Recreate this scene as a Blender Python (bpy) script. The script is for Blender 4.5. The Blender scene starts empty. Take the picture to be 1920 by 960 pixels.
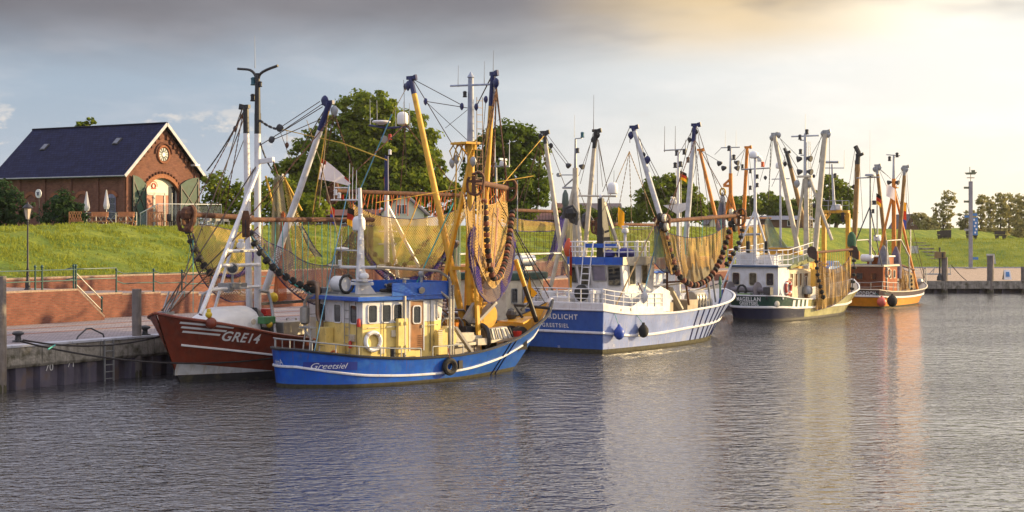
import bpy, bmesh, math, random
import numpy as np
from mathutils import Vector, Matrix, noise
R = math.radians
random.seed(7)
sc = bpy.context.scene
C = sc.collection

# ------------------------------------------------------------------ camera
F, CX, HY, H = 3000.0, 960.0, 430.0, 6.2          # focal length in photo pixels, principal column, horizon row, eye height
cam_d = bpy.data.cameras.new('camera'); cam = bpy.data.objects.new('camera', cam_d); C.objects.link(cam)
cam.location = (0, 0, H); cam.rotation_euler = (R(90), 0, 0)
cam_d.sensor_width = 36; cam_d.lens = 36*F/1920; cam_d.shift_y = -(480-HY)/1920
cam_d.clip_start = 0.5; cam_d.clip_end = 6000
sc.camera = cam

# ------------------------------------------------------------------ light
SUN_AZ, SUN_EL = 76.0, 13.0        # degrees clockwise from +Y, above the horizon
sd = bpy.data.lights.new('sun', 'SUN'); sun = bpy.data.objects.new('sun', sd); C.objects.link(sun)
sd.energy = 5.0; sd.angle = R(0.6); sd.color = (1.0, 0.73, 0.36)
sdir = Vector((math.sin(R(SUN_AZ))*math.cos(R(SUN_EL)), math.cos(R(SUN_AZ))*math.cos(R(SUN_EL)), math.sin(R(SUN_EL))))
sun.rotation_euler = sdir.to_track_quat('Z', 'Y').to_euler()

W = bpy.data.worlds.new('World'); sc.world = W; W.use_nodes = True
nt = W.node_tree; nt.nodes.clear()
def N(t, **k):
    n = nt.nodes.new(t)
    for a, b in k.items():
        if a == 'inp':
            for i, v in b.items(): n.inputs[i].default_value = v
        else: setattr(n, a, b)
    return n
def LK(a, b): nt.links.new(a, b)
def M(op, a, b=None, c=None):
    n = nt.nodes.new('ShaderNodeMath'); n.operation = op
    for i, v in enumerate((a, b, c)):
        if v is None: continue
        if isinstance(v, (int, float)): n.inputs[i].default_value = v
        else: LK(v, n.inputs[i])
    return n.outputs[0]
def MR(v, a, b, c=0.0, d=1.0, smooth=True):
    n = nt.nodes.new('ShaderNodeMapRange'); n.interpolation_type = 'SMOOTHSTEP' if smooth else 'LINEAR'
    LK(v, n.inputs[0])
    for i, x in enumerate((a, b, c, d)): n.inputs[i+1].default_value = x
    return n.outputs[0]
def MIX(f, a, b):
    n = nt.nodes.new('ShaderNodeMix'); n.data_type = 'RGBA'
    for i, v in ((0, f), (6, a), (7, b)):
        if isinstance(v, (int, float)): n.inputs[i].default_value = v
        elif isinstance(v, tuple): n.inputs[i].default_value = (*v, 1)
        else: LK(v, n.inputs[i])
    return n.outputs[2]
tc = N('ShaderNodeTexCoord'); sep = N('ShaderNodeSeparateXYZ'); LK(tc.outputs['Generated'], sep.inputs[0])
x_, y_, z_ = sep.outputs
sky = N('ShaderNodeTexSky', sky_type='NISHITA', sun_disc=False, sun_elevation=R(SUN_EL), sun_rotation=R(SUN_AZ), air_density=1.0, dust_density=2.5, ozone_density=1.5)
SKY_STRENGTH = 0.085
# azimuth measure: -1 (left of the frame) .. +1 (towards the sun)
azs = M('ADD', M('MULTIPLY', x_, math.sin(R(SUN_AZ))), M('MULTIPLY', y_, math.cos(R(SUN_AZ))))
# flattened cloud-deck coordinates
den = M('ADD', M('MAXIMUM', z_, 0.0), 0.16)
comb = N('ShaderNodeCombineXYZ'); LK(M('DIVIDE', x_, den), comb.inputs[0]); LK(M('DIVIDE', y_, den), comb.inputs[1])
n1 = N('ShaderNodeTexNoise', inp={'Scale': 0.8, 'Detail': 5.0, 'Roughness': 0.55, 'Distortion': 0.3}); LK(comb.outputs[0], n1.inputs['Vector'])
n2 = N('ShaderNodeTexNoise', inp={'Scale': 1.0, 'Detail': 5.0, 'Roughness': 0.6})
mp = N('ShaderNodeMapping'); mp.inputs['Scale'].default_value = (9, 9, 34); LK(tc.outputs['Generated'], mp.inputs[0]); LK(mp.outputs[0], n2.inputs['Vector'])
# small cumulus puffs low in the sky
n3 = N('ShaderNodeTexNoise', inp={'Scale': 1.0, 'Detail': 6.0, 'Roughness': 0.6})
mp3 = N('ShaderNodeMapping'); mp3.inputs['Scale'].default_value = (30, 30, 60); LK(tc.outputs['Generated'], mp3.inputs[0]); LK(mp3.outputs[0], n3.inputs['Vector'])
WORLD_CLOUDS = True
right = MR(azs, 0.02, 0.58)
right2 = MR(azs, 0.0, 0.56)
clear = MIX(right, (3.6, 4.4, 5.5), (10.0, 9.6, 8.9))
clear = MIX(0.80, sky.outputs[0], clear)
low = MR(z_, 0.0, 0.09, 1, 0)
warm_low = MIX(right, (4.9, 5.3, 5.9), (10.5, 9.3, 7.0))
c0 = MIX(M('MULTIPLY', low, 0.75), clear, warm_low)
# thin streaks
c1 = MIX(M('MULTIPLY', MR(n2.outputs[0], 0.42, 0.72), 0.45), c0, MIX(right, (5.1, 5.3, 5.8), (10.3, 9.7, 8.8)))
puff = M('MULTIPLY', M('MULTIPLY', MR(n3.outputs[0], 0.56, 0.66), MR(z_, 0.03, 0.045)), MR(z_, 0.062, 0.085, 1, 0))
c2 = MIX(M('MULTIPLY', puff, M('SUBTRACT', 1.0, right2)), c1, (6.2, 5.9, 5.6))
# the heavy cloud deck; above the frame it is brightened to lighten the water
edge = M('ADD', z_, M('MULTIPLY', M('SUBTRACT', n1.outputs[0], 0.5), 0.07))
edge = M('SUBTRACT', edge, M('MULTIPLY', right, 0.012))
deck = MR(edge, 0.086, 0.140)
n4 = N('ShaderNodeTexNoise', inp={'Scale': 1.5, 'Detail': 4.0}); LK(comb.outputs[0], n4.inputs['Vector'])
glow = M('MULTIPLY', MR(azs, 0.23, 0.37), MR(n4.outputs[0], 0.25, 0.55))
deckcol = MIX(glow, MIX(MR(n4.outputs[0], 0.3, 0.7), (1.45, 1.36, 1.5), (2.2, 2.1, 2.25)), MIX(MR(azs, .38, .52), (7.2, 5.3, 2.9), (12.5, 11.2, 8.8)))
deckcol = MIX(MR(z_, 0.15, 0.27), deckcol, MIX(right, (6.6, 6.6, 8.0), (13.0, 11.7, 10.8)))
c3 = MIX(M('MULTIPLY', deck, 0.93), c2, deckcol)
bg = N('ShaderNodeBackground'); LK(c3, bg.inputs[0]); bg.inputs[1].default_value = SKY_STRENGTH
out = N('ShaderNodeOutputWorld'); LK(bg.outputs[0], out.inputs[0])

sc.view_settings.view_transform = 'Standard'; sc.view_settings.look = 'None'
sc.view_settings.exposure = 0.55; sc.view_settings.gamma = 1.0; sc.view_settings.use_curve_mapping = False
sc.render.engine = 'CYCLES'
sc.cycles.max_bounces = 6; sc.cycles.diffuse_bounces = 2; sc.cycles.glossy_bounces = 3
sc.cycles.transparent_max_bounces = 12; sc.cycles.caustics_reflective = False; sc.cycles.caustics_refractive = False
sc.cycles.use_denoising = True

# ------------------------------------------------------------------ materials
MATS = {}
def mat(name, col, rough=0.6, metal=0.0, var=0.18, vscale=3.0, bump=0.0, bscale=20.0, stain=None, stain_amt=0.5, streak=None, col2=None, spec=0.5, rusty=0.0):
    """procedural surface: colour varied by noise, optional stains and vertical streaks, optional bump"""
    if name in MATS: return MATS[name]
    m = bpy.data.materials.new(name); m.use_nodes = True; t = m.node_tree
    b = t.nodes['Principled BSDF']; b.inputs['Roughness'].default_value = rough; b.inputs['Metallic'].default_value = metal
    b.inputs['Specular IOR Level'].default_value = spec
    tcn = t.nodes.new('ShaderNodeTexCoord')
    def noi(scale, detail=5, scl=None):
        n = t.nodes.new('ShaderNodeTexNoise'); n.inputs['Scale'].default_value = scale; n.inputs['Detail'].default_value = detail
        if scl:
            mpn = t.nodes.new('ShaderNodeMapping'); mpn.inputs['Scale'].default_value = scl
            t.links.new(tcn.outputs['Object'], mpn.inputs[0]); t.links.new(mpn.outputs[0], n.inputs['Vector'])
        else: t.links.new(tcn.outputs['Object'], n.inputs['Vector'])
        return n.outputs[0]
    def rng(v, a, b2, c, d):
        n = t.nodes.new('ShaderNodeMapRange'); t.links.new(v, n.inputs[0])
        for i, x in enumerate((a, b2, c, d)): n.inputs[i+1].default_value = x
        return n.outputs[0]
    def mix(f, a, b2, blend='MIX'):
        n = t.nodes.new('ShaderNodeMix'); n.data_type = 'RGBA'; n.blend_type = blend
        for i, v in ((0, f), (6, a), (7, b2)):
            if isinstance(v, (int, float)): n.inputs[i].default_value = v
            elif isinstance(v, tuple): n.inputs[i].default_value = (*v[:3], 1)
            else: t.links.new(v, n.inputs[i])
        return n.outputs[2]
    lo = tuple(max(0, c*(1-var)) for c in col); hi = tuple(min(1, c*(1+var)) for c in (col2 or col))
    c = mix(rng(noi(vscale), 0.3, 0.7, 0, 1), lo, hi)
    if stain: c = mix(rng(noi(vscale*0.6+0.7, 8), 0.52, 0.68, 0, stain_amt), c, stain)
    if streak: c = mix(rng(noi(1.0, 6, (7, 7, 0.7)), 0.52, 0.74, 0, 0.75), c, streak)
    if rusty: c = mix(rng(noi(1.0, 5, (13, 13, 1.1)), 0.60, 0.72, 0, rusty), c, (0.15, 0.055, 0.03)); c = mix(rng(noi(9.0, 3), 0.66, 0.72, 0, rusty), c, (0.10, 0.05, 0.04))
    t.links.new(c, b.inputs['Base Color'])
    if bump:
        bn = t.nodes.new('ShaderNodeBump'); bn.inputs['Strength'].default_value = bump; bn.inputs['Distance'].default_value = 0.05
        t.links.new(noi(bscale), bn.inputs['Height']); t.links.new(bn.outputs[0], b.inputs['Normal'])
    MATS[name] = m; return m

def brick_mat(name, c1, c2, mortar, sx=1.0, damp=None):
    m = bpy.data.materials.new(name); m.use_nodes = True; t = m.node_tree; b = t.nodes['Principled BSDF']
    uv = t.nodes.new('ShaderNodeUVMap'); br = t.nodes.new('ShaderNodeTexBrick')
    br.inputs['Scale'].default_value = 1.0; br.inputs['Brick Width'].default_value = 0.24; br.inputs['Row Height'].default_value = 0.075
    br.inputs['Mortar Size'].default_value = 0.014; br.inputs['Mortar Smooth'].default_value = 0.3
    br.inputs['Color1'].default_value = (*c1, 1); br.inputs['Color2'].default_value = (*c2, 1); br.inputs['Mortar'].default_value = (*mortar, 1)
    t.links.new(uv.outputs[0], br.inputs['Vector'])
    n = t.nodes.new('ShaderNodeTexNoise'); n.inputs['Scale'].default_value = 1.7; n.inputs['Detail'].default_value = 8; n.inputs['Roughness'].default_value = 0.7; t.links.new(uv.outputs[0], n.inputs['Vector'])
    r = t.nodes.new('ShaderNodeMapRange'); t.links.new(n.outputs[0], r.inputs[0])
    for i, x in enumerate((0.3, 0.7, 0.72, 1.25)): r.inputs[i+1].default_value = x
    mx = t.nodes.new('ShaderNodeMix'); mx.data_type = 'RGBA'; mx.blend_type = 'MULTIPLY'; mx.inputs[0].default_value = 1
    t.links.new(br.outputs['Color'], mx.inputs[6]); t.links.new(r.outputs[0], mx.inputs[7]); t.links.new(mx.outputs[2], b.inputs['Base Color'])
    bn = t.nodes.new('ShaderNodeBump'); bn.inputs['Strength'].default_value = 0.5; bn.inputs['Distance'].default_value = 0.02; bn.invert = True
    t.links.new(br.outputs['Fac'], bn.inputs['Height']); t.links.new(bn.outputs[0], b.inputs['Normal'])
    b.inputs['Roughness'].default_value = 0.9
    return m

def net_mat(name, col, col2, size=0.07, cover=0.5, rope=None):
    """knotted netting: UV grid of twine, see-through between the strands"""
    m = bpy.data.materials.new(name); m.use_nodes = True; t = m.node_tree; t.nodes.clear()
    uv = t.nodes.new('ShaderNodeUVMap'); mp = t.nodes.new('ShaderNodeMapping'); mp.inputs['Rotation'].default_value = (0, 0, R(45)); mp.inputs['Scale'].default_value = (1/size,)*3
    t.links.new(uv.outputs[0], mp.inputs[0])
    sp = t.nodes.new('ShaderNodeSeparateXYZ'); t.links.new(mp.outputs[0], sp.inputs[0])
    def mm(op, a, b=None):
        n = t.nodes.new('ShaderNodeMath'); n.operation = op
        for i, v in enumerate((a, b)):
            if v is None: continue
            if isinstance(v, (int, float)): n.inputs[i].default_value = v
            else: t.links.new(v, n.inputs[i])
        return n.outputs[0]
    th = 1-math.sqrt(1-cover)
    nz = t.nodes.new('ShaderNodeTexNoise'); nz.inputs['Scale'].default_value = 1.1; nz.inputs['Detail'].default_value = 4; t.links.new(uv.outputs[0], nz.inputs['Vector'])
    r0 = t.nodes.new('ShaderNodeMapRange'); t.links.new(nz.outputs[0], r0.inputs[0])
    for i, x in enumerate((0.3, 0.7, th*0.6, min(0.95, th*1.5))): r0.inputs[i+1].default_value = x
    a = mm('LESS_THAN', mm('FRACT', sp.outputs[0]), r0.outputs[0]); b = mm('LESS_THAN', mm('FRACT', sp.outputs[1]), r0.outputs[0])
    al = mm('MAXIMUM', a, b)
    nc = t.nodes.new('ShaderNodeTexNoise'); nc.inputs['Scale'].default_value = 2.3; nc.inputs['Detail'].default_value = 5; t.links.new(uv.outputs[0], nc.inputs['Vector'])
    r1 = t.nodes.new('ShaderNodeMapRange'); t.links.new(nc.outputs[0], r1.inputs[0]); r1.inputs[1].default_value = 0.35; r1.inputs[2].default_value = 0.65
    mx = t.nodes.new('ShaderNodeMix'); mx.data_type = 'RGBA'; t.links.new(r1.outputs[0], mx.inputs[0]); mx.inputs[6].default_value = (*col, 1); mx.inputs[7].default_value = (*col2, 1)
    d = t.nodes.new('ShaderNodeBsdfDiffuse'); tr = t.nodes.new('ShaderNodeBsdfTranslucent'); t.links.new(mx.outputs[2], d.inputs[0]); t.links.new(mx.outputs[2], tr.inputs[0])
    s1 = t.nodes.new('ShaderNodeMixShader'); s1.inputs[0].default_value = 0.42; t.links.new(d.outputs[0], s1.inputs[1]); t.links.new(tr.outputs[0], s1.inputs[2])
    tp = t.nodes.new('ShaderNodeBsdfTransparent'); s2 = t.nodes.new('ShaderNodeMixShader'); t.links.new(al, s2.inputs[0]); t.links.new(tp.outputs[0], s2.inputs[1]); t.links.new(s1.outputs[0], s2.inputs[2])
    o = t.nodes.new('ShaderNodeOutputMaterial'); t.links.new(s2.outputs[0], o.inputs[0])
    return m

def cloth_mat(name, col):
    m = bpy.data.materials.new(name); m.use_nodes = True; t = m.node_tree; t.nodes.clear()
    tcn = t.nodes.new('ShaderNodeTexCoord'); nz = t.nodes.new('ShaderNodeTexNoise'); nz.inputs['Scale'].default_value = 3; t.links.new(tcn.outputs['Object'], nz.inputs['Vector'])
    mx = t.nodes.new('ShaderNodeMix'); mx.data_type = 'RGBA'; t.links.new(nz.outputs[0], mx.inputs[0]); mx.inputs[6].default_value = (*[c*0.85 for c in col], 1); mx.inputs[7].default_value = (*col, 1)
    d = t.nodes.new('ShaderNodeBsdfDiffuse'); tr = t.nodes.new('ShaderNodeBsdfTranslucent'); t.links.new(mx.outputs[2], d.inputs[0]); t.links.new(mx.outputs[2], tr.inputs[0])
    s = t.nodes.new('ShaderNodeMixShader'); s.inputs[0].default_value = 0.35; t.links.new(d.outputs[0], s.inputs[1]); t.links.new(tr.outputs[0], s.inputs[2])
    o = t.nodes.new('ShaderNodeOutputMaterial'); t.links.new(s.outputs[0], o.inputs[0]); return m

white = mat('white_paint', (0.74, 0.74, 0.76), 0.35, var=0.08, stain=(0.5, 0.42, 0.33), stain_amt=0.25, rusty=.3)
cream = mat('cream_paint', (0.62, 0.56, 0.44), 0.5, var=0.1, stain=(0.3, 0.2, 0.12), stain_amt=0.4)
bluep = mat('blue_paint', (0.012, 0.10, 0.50), 0.3, var=0.14, stain=(0.04, 0.17, 0.5), stain_amt=0.6, streak=(0.03, 0.12, 0.40), rusty=.45)
navy = mat('navy_paint', (0.012, 0.018, 0.10), 0.4, var=0.2)
yellow = mat('pale_yellow_paint', (0.78, 0.60, 0.20), 0.5, var=0.07, stain=(0.4, 0.3, 0.12), stain_amt=0.25, rusty=.3)
gold = mat('golden_yellow_paint', (0.74, 0.40, 0.035), 0.45, var=0.12, stain=(0.3, 0.14, 0.03), stain_amt=0.5)
orange = mat('orange_paint', (0.70, 0.23, 0.02), 0.5, var=0.15, stain=(0.25, 0.1, 0.03), stain_amt=0.5)
redhull = mat('red_brown_paint', (0.19, 0.034, 0.015), 0.45, var=0.18, stain=(0.10, 0.03, 0.02), stain_amt=0.6, streak=(0.20, 0.06, 0.035), rusty=.5)
redp = mat('red_paint', (0.5, 0.03, 0.02), 0.5)
black = mat('black_paint', (0.02, 0.02, 0.024), 0.5, var=0.3)
blackr = mat('black_rubber', (0.018, 0.018, 0.018), 0.8, var=0.3, bump=0.3, bscale=30)
rust = mat('rusty_steel', (0.115, 0.050, 0.028), 0.85, var=0.4, vscale=6, bump=0.4, stain=(0.22, 0.09, 0.035))
steel = mat('stainless_steel', (0.40, 0.38, 0.35), 0.48, 0.7, var=0.15)
galv = mat('galvanised_steel', (0.36, 0.37, 0.38), 0.5, 0.6, var=0.2)
dsteel = mat('dark_steel', (0.06, 0.06, 0.065), 0.6, 0.3, var=0.3)
exh = mat('heat_tarnished_steel', (0.17, 0.12, 0.085), 0.4, 0.8, var=0.35, stain=(0.2, 0.07, 0.03))
wooddoor = mat('weathered_varnish', (0.30, 0.12, 0.035), 0.5, var=0.3, streak=(0.42, 0.33, 0.24))
deckm = mat('deck_planking', (0.18, 0.15, 0.11), 0.8, var=0.3, bump=0.2)
greydeck = mat('grey_deck_paint', (0.2, 0.21, 0.2), 0.7, var=0.2)
wire = mat('wire_rope', (0.085, 0.06, 0.045), 0.7, 0.2, var=0.3)
tanrope = mat('tan_rope', (0.42, 0.30, 0.16), 0.9, var=0.25)
tealrope = mat('teal_rope', (0.05, 0.32, 0.30), 0.8, var=0.2)
bluerope = mat('blue_rope', (0.10, 0.28, 0.45), 0.8, var=0.2)
darkrope = mat('dark_rope', (0.03, 0.026, 0.028), 0.9, var=0.3)
yrope = mat('yellow_rope', (0.62, 0.38, 0.05), 0.8, var=0.2)
orrope = mat('orange_rope', (0.50, 0.12, 0.03), 0.85, var=0.25)
glass = mat('dark_window_glass', (0.02, 0.024, 0.03), 0.06, var=0.3, spec=0.8)
pinkf = mat('pink_buoy', (0.66, 0.13, 0.10), 0.45)
letter = mat('white_lettering', (0.8, 0.8, 0.8), 0.5, var=0.03)
whitepl = mat('white_plastic', (0.80, 0.80, 0.80), 0.4, var=0.05)
boot = mat('boottop_black', (0.035, 0.033, 0.035), 0.6, var=0.3, stain=(0.10, 0.09, 0.05), stain_amt=0.7)
algae = mat('weedy_waterline', (0.055, 0.050, 0.026), 0.8, var=0.4, vscale=5)

# ------------------------------------------------------------------ mesh building
class MB:
    def __init__(s): s.v = []; s.f = []; s.m = []; s.uv = []
    def add(s, vs, fs, mi=0, uvs=None):
        o = len(s.v); s.v += [tuple(p) for p in vs]
        for k, f in enumerate(fs):
            s.f.append(tuple(i+o for i in f)); s.m.append(mi); s.uv.append(uvs[k] if uvs else None)
        return s
    def box(s, c, d, rz=0.0, mi=0, rot=None):
        c = Vector(c); m = rot or Matrix.Rotation(rz, 3, 'Z'); a, b, h = (q/2 for q in d)
        vs = [c + m @ Vector((x*a, y*b, z*h)) for z in (-1, 1) for y in (-1, 1) for x in (-1, 1)]
        fs = [(0, 2, 3, 1), (4, 5, 7, 6), (0, 1, 5, 4), (2, 6, 7, 3), (0, 4, 6, 2), (1, 3, 7, 5)]
        e = [(d[0], d[1]), (d[0], d[1]), (d[0], d[2]), (d[0], d[2]), (d[1], d[2]), (d[1], d[2])]
        uv = [[(0, 0), (0, q), (p, q), (p, 0)] if k in (0,) else [(0, 0), (p, 0), (p, q), (0, q)] for k, (p, q) in enumerate(e)]
        uv[4] = [(0, 0), (0, e[4][1]), (e[4][0], e[4][1]), (e[4][0], 0)]
        uv[5] = [(0, 0), (e[4][0], 0), (e[4][0], e[4][1]), (0, e[4][1])]; uv[3] = [(0, 0), (0, e[3][1]), (e[3][0], e[3][1]), (e[3][0], 0)]
        return s.add(vs, fs, mi, uv)
    def beam(s, p, q, w, h=None, mi=0, up=(0, 0, 1)):
        """square bar from p to q"""
        p, q = Vector(p), Vector(q); d = q-p; L = d.length
        if L < 1e-6: return s
        x = d.normalized(); u = Vector(up)
        if abs(x.dot(u)) > 0.95: u = Vector((1, 0, 0)) if abs(x.x) < 0.9 else Vector((0, 1, 0))
        y = u.cross(x).normalized(); z = x.cross(y)
        return s.box((p+q)/2, (L, w, h or w), mi=mi, rot=Matrix((x, y, z)).transposed())
    def tube(s, pts, r, n=8, mi=0, closed=False, cap=True, flat=1.0):
        pts = [Vector(p) for p in pts]; k = len(pts)
        rs = r if isinstance(r, (list, tuple)) else [r]*k
        tang = []
        for i in range(k):
            if closed: d = pts[(i+1) % k]-pts[i-1]
            else: d = pts[min(i+1, k-1)]-pts[max(i-1, 0)]
            tang.append(d.normalized() if d.length > 1e-9 else Vector((0, 0, 1)))
        t0 = tang[0]; u = Vector((0, 0, 1)) if abs(t0.z) < 0.9 else Vector((1, 0, 0))
        u = (u-t0*u.dot(t0)).normalized(); vs = []
        for i in range(k):
            t = tang[i]; u = (u-t*u.dot(t)); u = u.normalized() if u.length > 1e-6 else t.orthogonal().normalized(); w = t.cross(u)
            for j in range(n):
                a = 2*math.pi*j/n; vs.append(pts[i]+(u*math.cos(a)+w*math.sin(a)*flat)*rs[i])
        fs = []
        for i in range(k if closed else k-1):
            for j in range(n):
                i2 = (i+1) % k; fs.append((i*n+j, i*n+(j+1) % n, i2*n+(j+1) % n, i2*n+j))
        if cap and not closed: fs.append(tuple(range(n-1, -1, -1))); fs.append(tuple((k-1)*n+j for j in range(n)))
        return s.add(vs, fs, mi)
    def rod(s, p, q, r, r2=None, n=8, mi=0): return s.tube([p, q], [r, r if r2 is None else r2], n, mi)
    def lathe(s, c, prof, n=16, mi=0, axis=(0, 0, 1)):
        """profile = [(radius, height)] turned about axis through c"""
        ax = Vector(axis).normalized(); u = ax.orthogonal().normalized(); w = ax.cross(u); c = Vector(c); vs = []
        for r, h in prof:
            for j in range(n): a = 2*math.pi*j/n; vs.append(c+ax*h+(u*math.cos(a)+w*math.sin(a))*max(r, 1e-4))
        fs = [(i*n+j, i*n+(j+1) % n, (i+1)*n+(j+1) % n, (i+1)*n+j) for i in range(len(prof)-1) for j in range(n)]
        fs.append(tuple(range(n-1, -1, -1))); fs.append(tuple((len(prof)-1)*n+j for j in range(n)))
        return s.add(vs, fs, mi)
    def ball(s, c, r, n=12, mi=0, sc=(1, 1, 1), axis=(0, 0, 1)):
        k = max(4, n//2); o = len(s.v)
        s.lathe(c, [(math.sin(math.pi*i/k)*r, -math.cos(math.pi*i/k)*r*sc[2]) for i in range(k+1)], n, mi, axis)
        if sc[0] != 1 or sc[1] != 1:
            c = Vector(c)
            for i in range(o, len(s.v)):
                p = Vector(s.v[i])-c; s.v[i] = (c.x+p.x*sc[0], c.y+p.y*sc[1], c.z+p.z)
        return s
    def prism(s, pb, pt=None, mi=0, z0=0, z1=1):
        """solid between a bottom and a top polygon (same count)"""
        if pt is None: pt = [(p[0], p[1], z1) for p in pb]; pb = [(p[0], p[1], z0) for p in pb]
        n = len(pb); vs = list(pb)+list(pt); fs = []; uvs = []; acc = 0
        for i in range(n):
            j = (i+1) % n; fs.append((i, j, n+j, n+i)); L = (Vector(pb[j])-Vector(pb[i])).length
            uvs.append([(acc, pb[i][2]), (acc+L, pb[j][2]), (acc+L, pt[j][2]), (acc, pt[i][2])]); acc += L
        fs.append(tuple(range(n-1, -1, -1))); uvs.append([(pb[i][0], pb[i][1]) for i in range(n-1, -1, -1)])
        fs.append(tuple(range(n, 2*n))); uvs.append([(p[0], p[1]) for p in pt])
        return s.add(vs, fs, mi, uvs)
    def build(s, name, mats, parent=None, smooth=False, bevel=0, fix=True):
        me = bpy.data.meshes.new(name); me.from_pydata(s.v, [], s.f)
        ms = mats if isinstance(mats, (list, tuple)) else [mats]
        for m in ms: me.materials.append(m)
        if len(ms) > 1: me.polygons.foreach_set('material_index', s.m)
        if any(s.uv):
            ul = me.uv_layers.new(name='UVMap'); i = 0
            for p, u in zip(me.polygons, s.uv):
                for k in range(p.loop_total): ul.data[p.loop_start+k].uv = u[k] if u else (0, 0)
        if fix:
            bm = bmesh.new(); bm.from_mesh(me); bmesh.ops.recalc_face_normals(bm, faces=bm.faces); bm.to_mesh(me); bm.free()
        if smooth:
            me.shade_smooth()
            try: me.set_sharp_from_angle(angle=R(40))
            except Exception: pass
        o = bpy.data.objects.new(name, me); C.objects.link(o)
        if parent is not None: o.parent = parent
        if bevel:
            b = o.modifiers.new('bevel', 'BEVEL'); b.width = bevel; b.segments = 2; b.limit_method = 'ANGLE'
        return o

def tag(o, label=None, cat=None, group=None, kind=None):
    if label: o['label'] = label
    if cat: o['category'] = cat
    if group: o['group'] = group
    if kind: o['kind'] = kind
    return o
def thing(name, label, cat, loc=(0, 0, 0), rz=0.0, group=None):
    o = bpy.data.objects.new(name, None); C.objects.link(o); o.location = loc; o.rotation_euler = (0, 0, rz); o.empty_display_size = 0.3
    return tag(o, label, cat, group)
def copy_thing(o, loc, rz=None, label=None):
    c = o.copy(); C.objects.link(c); c.location = loc
    if rz is not None: c.rotation_euler = (0, 0, rz)
    if label: c['label'] = label
    for ch in o.children:
        d = ch.copy(); C.objects.link(d); d.parent = c
        for g in ch.children: e = g.copy(); C.objects.link(e); e.parent = d
    return c
def WP(px, py, Y): return Vector(((px-CX)/F*Y, Y, H-(py-HY)/F*Y))       # point seen at a photo pixel, at depth Y
def WG(px, py, z=0.0): Y = (H-z)*F/(py-HY); return Vector(((px-CX)/F*Y, Y, z))

class Frame:
    """local frame: x forward (bow), y to port, z up"""
    def __init__(s, O, th):
        s.O = Vector((O[0], O[1], 0)); a = R(th); s.f = Vector((math.sin(a), math.cos(a), 0)); s.l = Vector((-math.cos(a), math.sin(a), 0)); s.rz = R(90)-a
    def loc(s, p): d = p-s.O; return Vector((d.dot(s.f), d.dot(s.l), p.z))
    def wor(s, p): return s.O+s.f*p[0]+s.l*p[1]+Vector((0, 0, p[2]))
    def L(s, px, py, y=0.0):
        r = Vector(((px-CX)/F, 1, 0)); t = (y+s.l.dot(s.O))/s.l.dot(r); return s.loc(WP(px, py, t))
    def X(s, px, py, x=0.0):
        r = Vector(((px-CX)/F, 1, 0)); t = (x+s.f.dot(s.O))/s.f.dot(r); return s.loc(WP(px, py, t))

def cr(xs, ys):
    """smooth (monotone cubic) interpolation of a table"""
    xs = np.array(xs, float); ys = np.array(ys, float); d = np.diff(ys)/np.diff(xs); m = np.zeros(len(xs)); m[0] = d[0]; m[-1] = d[-1]
    for i in range(1, len(xs)-1): m[i] = 0 if d[i-1]*d[i] <= 0 else 2*d[i-1]*d[i]/(d[i-1]+d[i])
    def f(x):
        x = min(max(x, xs[0]), xs[-1]); i = min(int(np.searchsorted(xs, x, side='right'))-1, len(xs)-2); i = max(i, 0); h = xs[i+1]-xs[i]; t = (x-xs[i])/h
        return float((2*t**3-3*t**2+1)*ys[i]+(t**3-2*t**2+t)*h*m[i]+(-2*t**3+3*t**2)*ys[i+1]+(t**3-t**2)*h*m[i+1])
    return f

def text_mesh(body, size, shear=0.0, bold=0.0, spacing=1.0):
    cu = bpy.data.curves.new('txt', 'FONT'); cu.body = body; cu.size = size; cu.shear = shear; cu.offset = bold; cu.align_x = 'CENTER'; cu.align_y = 'CENTER'; cu.space_character = spacing
    o = bpy.data.objects.new('txt', cu); C.objects.link(o); dg = bpy.context.evaluated_depsgraph_get(); me = bpy.data.meshes.new_from_object(o.evaluated_get(dg))
    v = [tuple(p.co) for p in me.vertices]; f = [tuple(p.vertices) for p in me.polygons]
    bpy.data.objects.remove(o); bpy.data.curves.remove(cu); bpy.data.meshes.remove(me); return v, f
def lettering(body, size, fn, parent, m=None, name='lettering', shear=0.0, bold=0.0, spacing=1.0):
    """text laid on a surface: fn(u, v) gives the point"""
    v, f = text_mesh(body, size, shear, bold, spacing); b = MB(); b.add([fn(p[0], p[1]) for p in v], f); return b.build(name, m or letter, parent, fix=False)
def plane_fn(o, u, w, off=0.01):
    o, u, w = Vector(o), Vector(u).normalized(), Vector(w).normalized(); n = u.cross(w).normalized(); return lambda a, b: o+u*a+w*b+n*off

# ------------------------------------------------------------------ setting: water, quays, dike
QA = Vector((-19.5, 61, 0)); QD = Vector((0.5446, 0.8387, 0)); QN = Vector((-0.8387, 0.5446, 0))   # quay edge, its direction, inland normal
QRZ = math.atan2(QD.y, QD.x)
def Q(a, d, z=0.0): return QA+QD*a+QN*d+Vector((0, 0, z))
def qa(p): return (Vector(p)-QA).dot(QD)
def qd(p): return (Vector(p)-QA).dot(QN)
JA, JD = 47.0, 4.2
A1 = (156-61)/QD.y                     # corner with the end quay
CORNER = Q(A1, 0)

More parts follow.
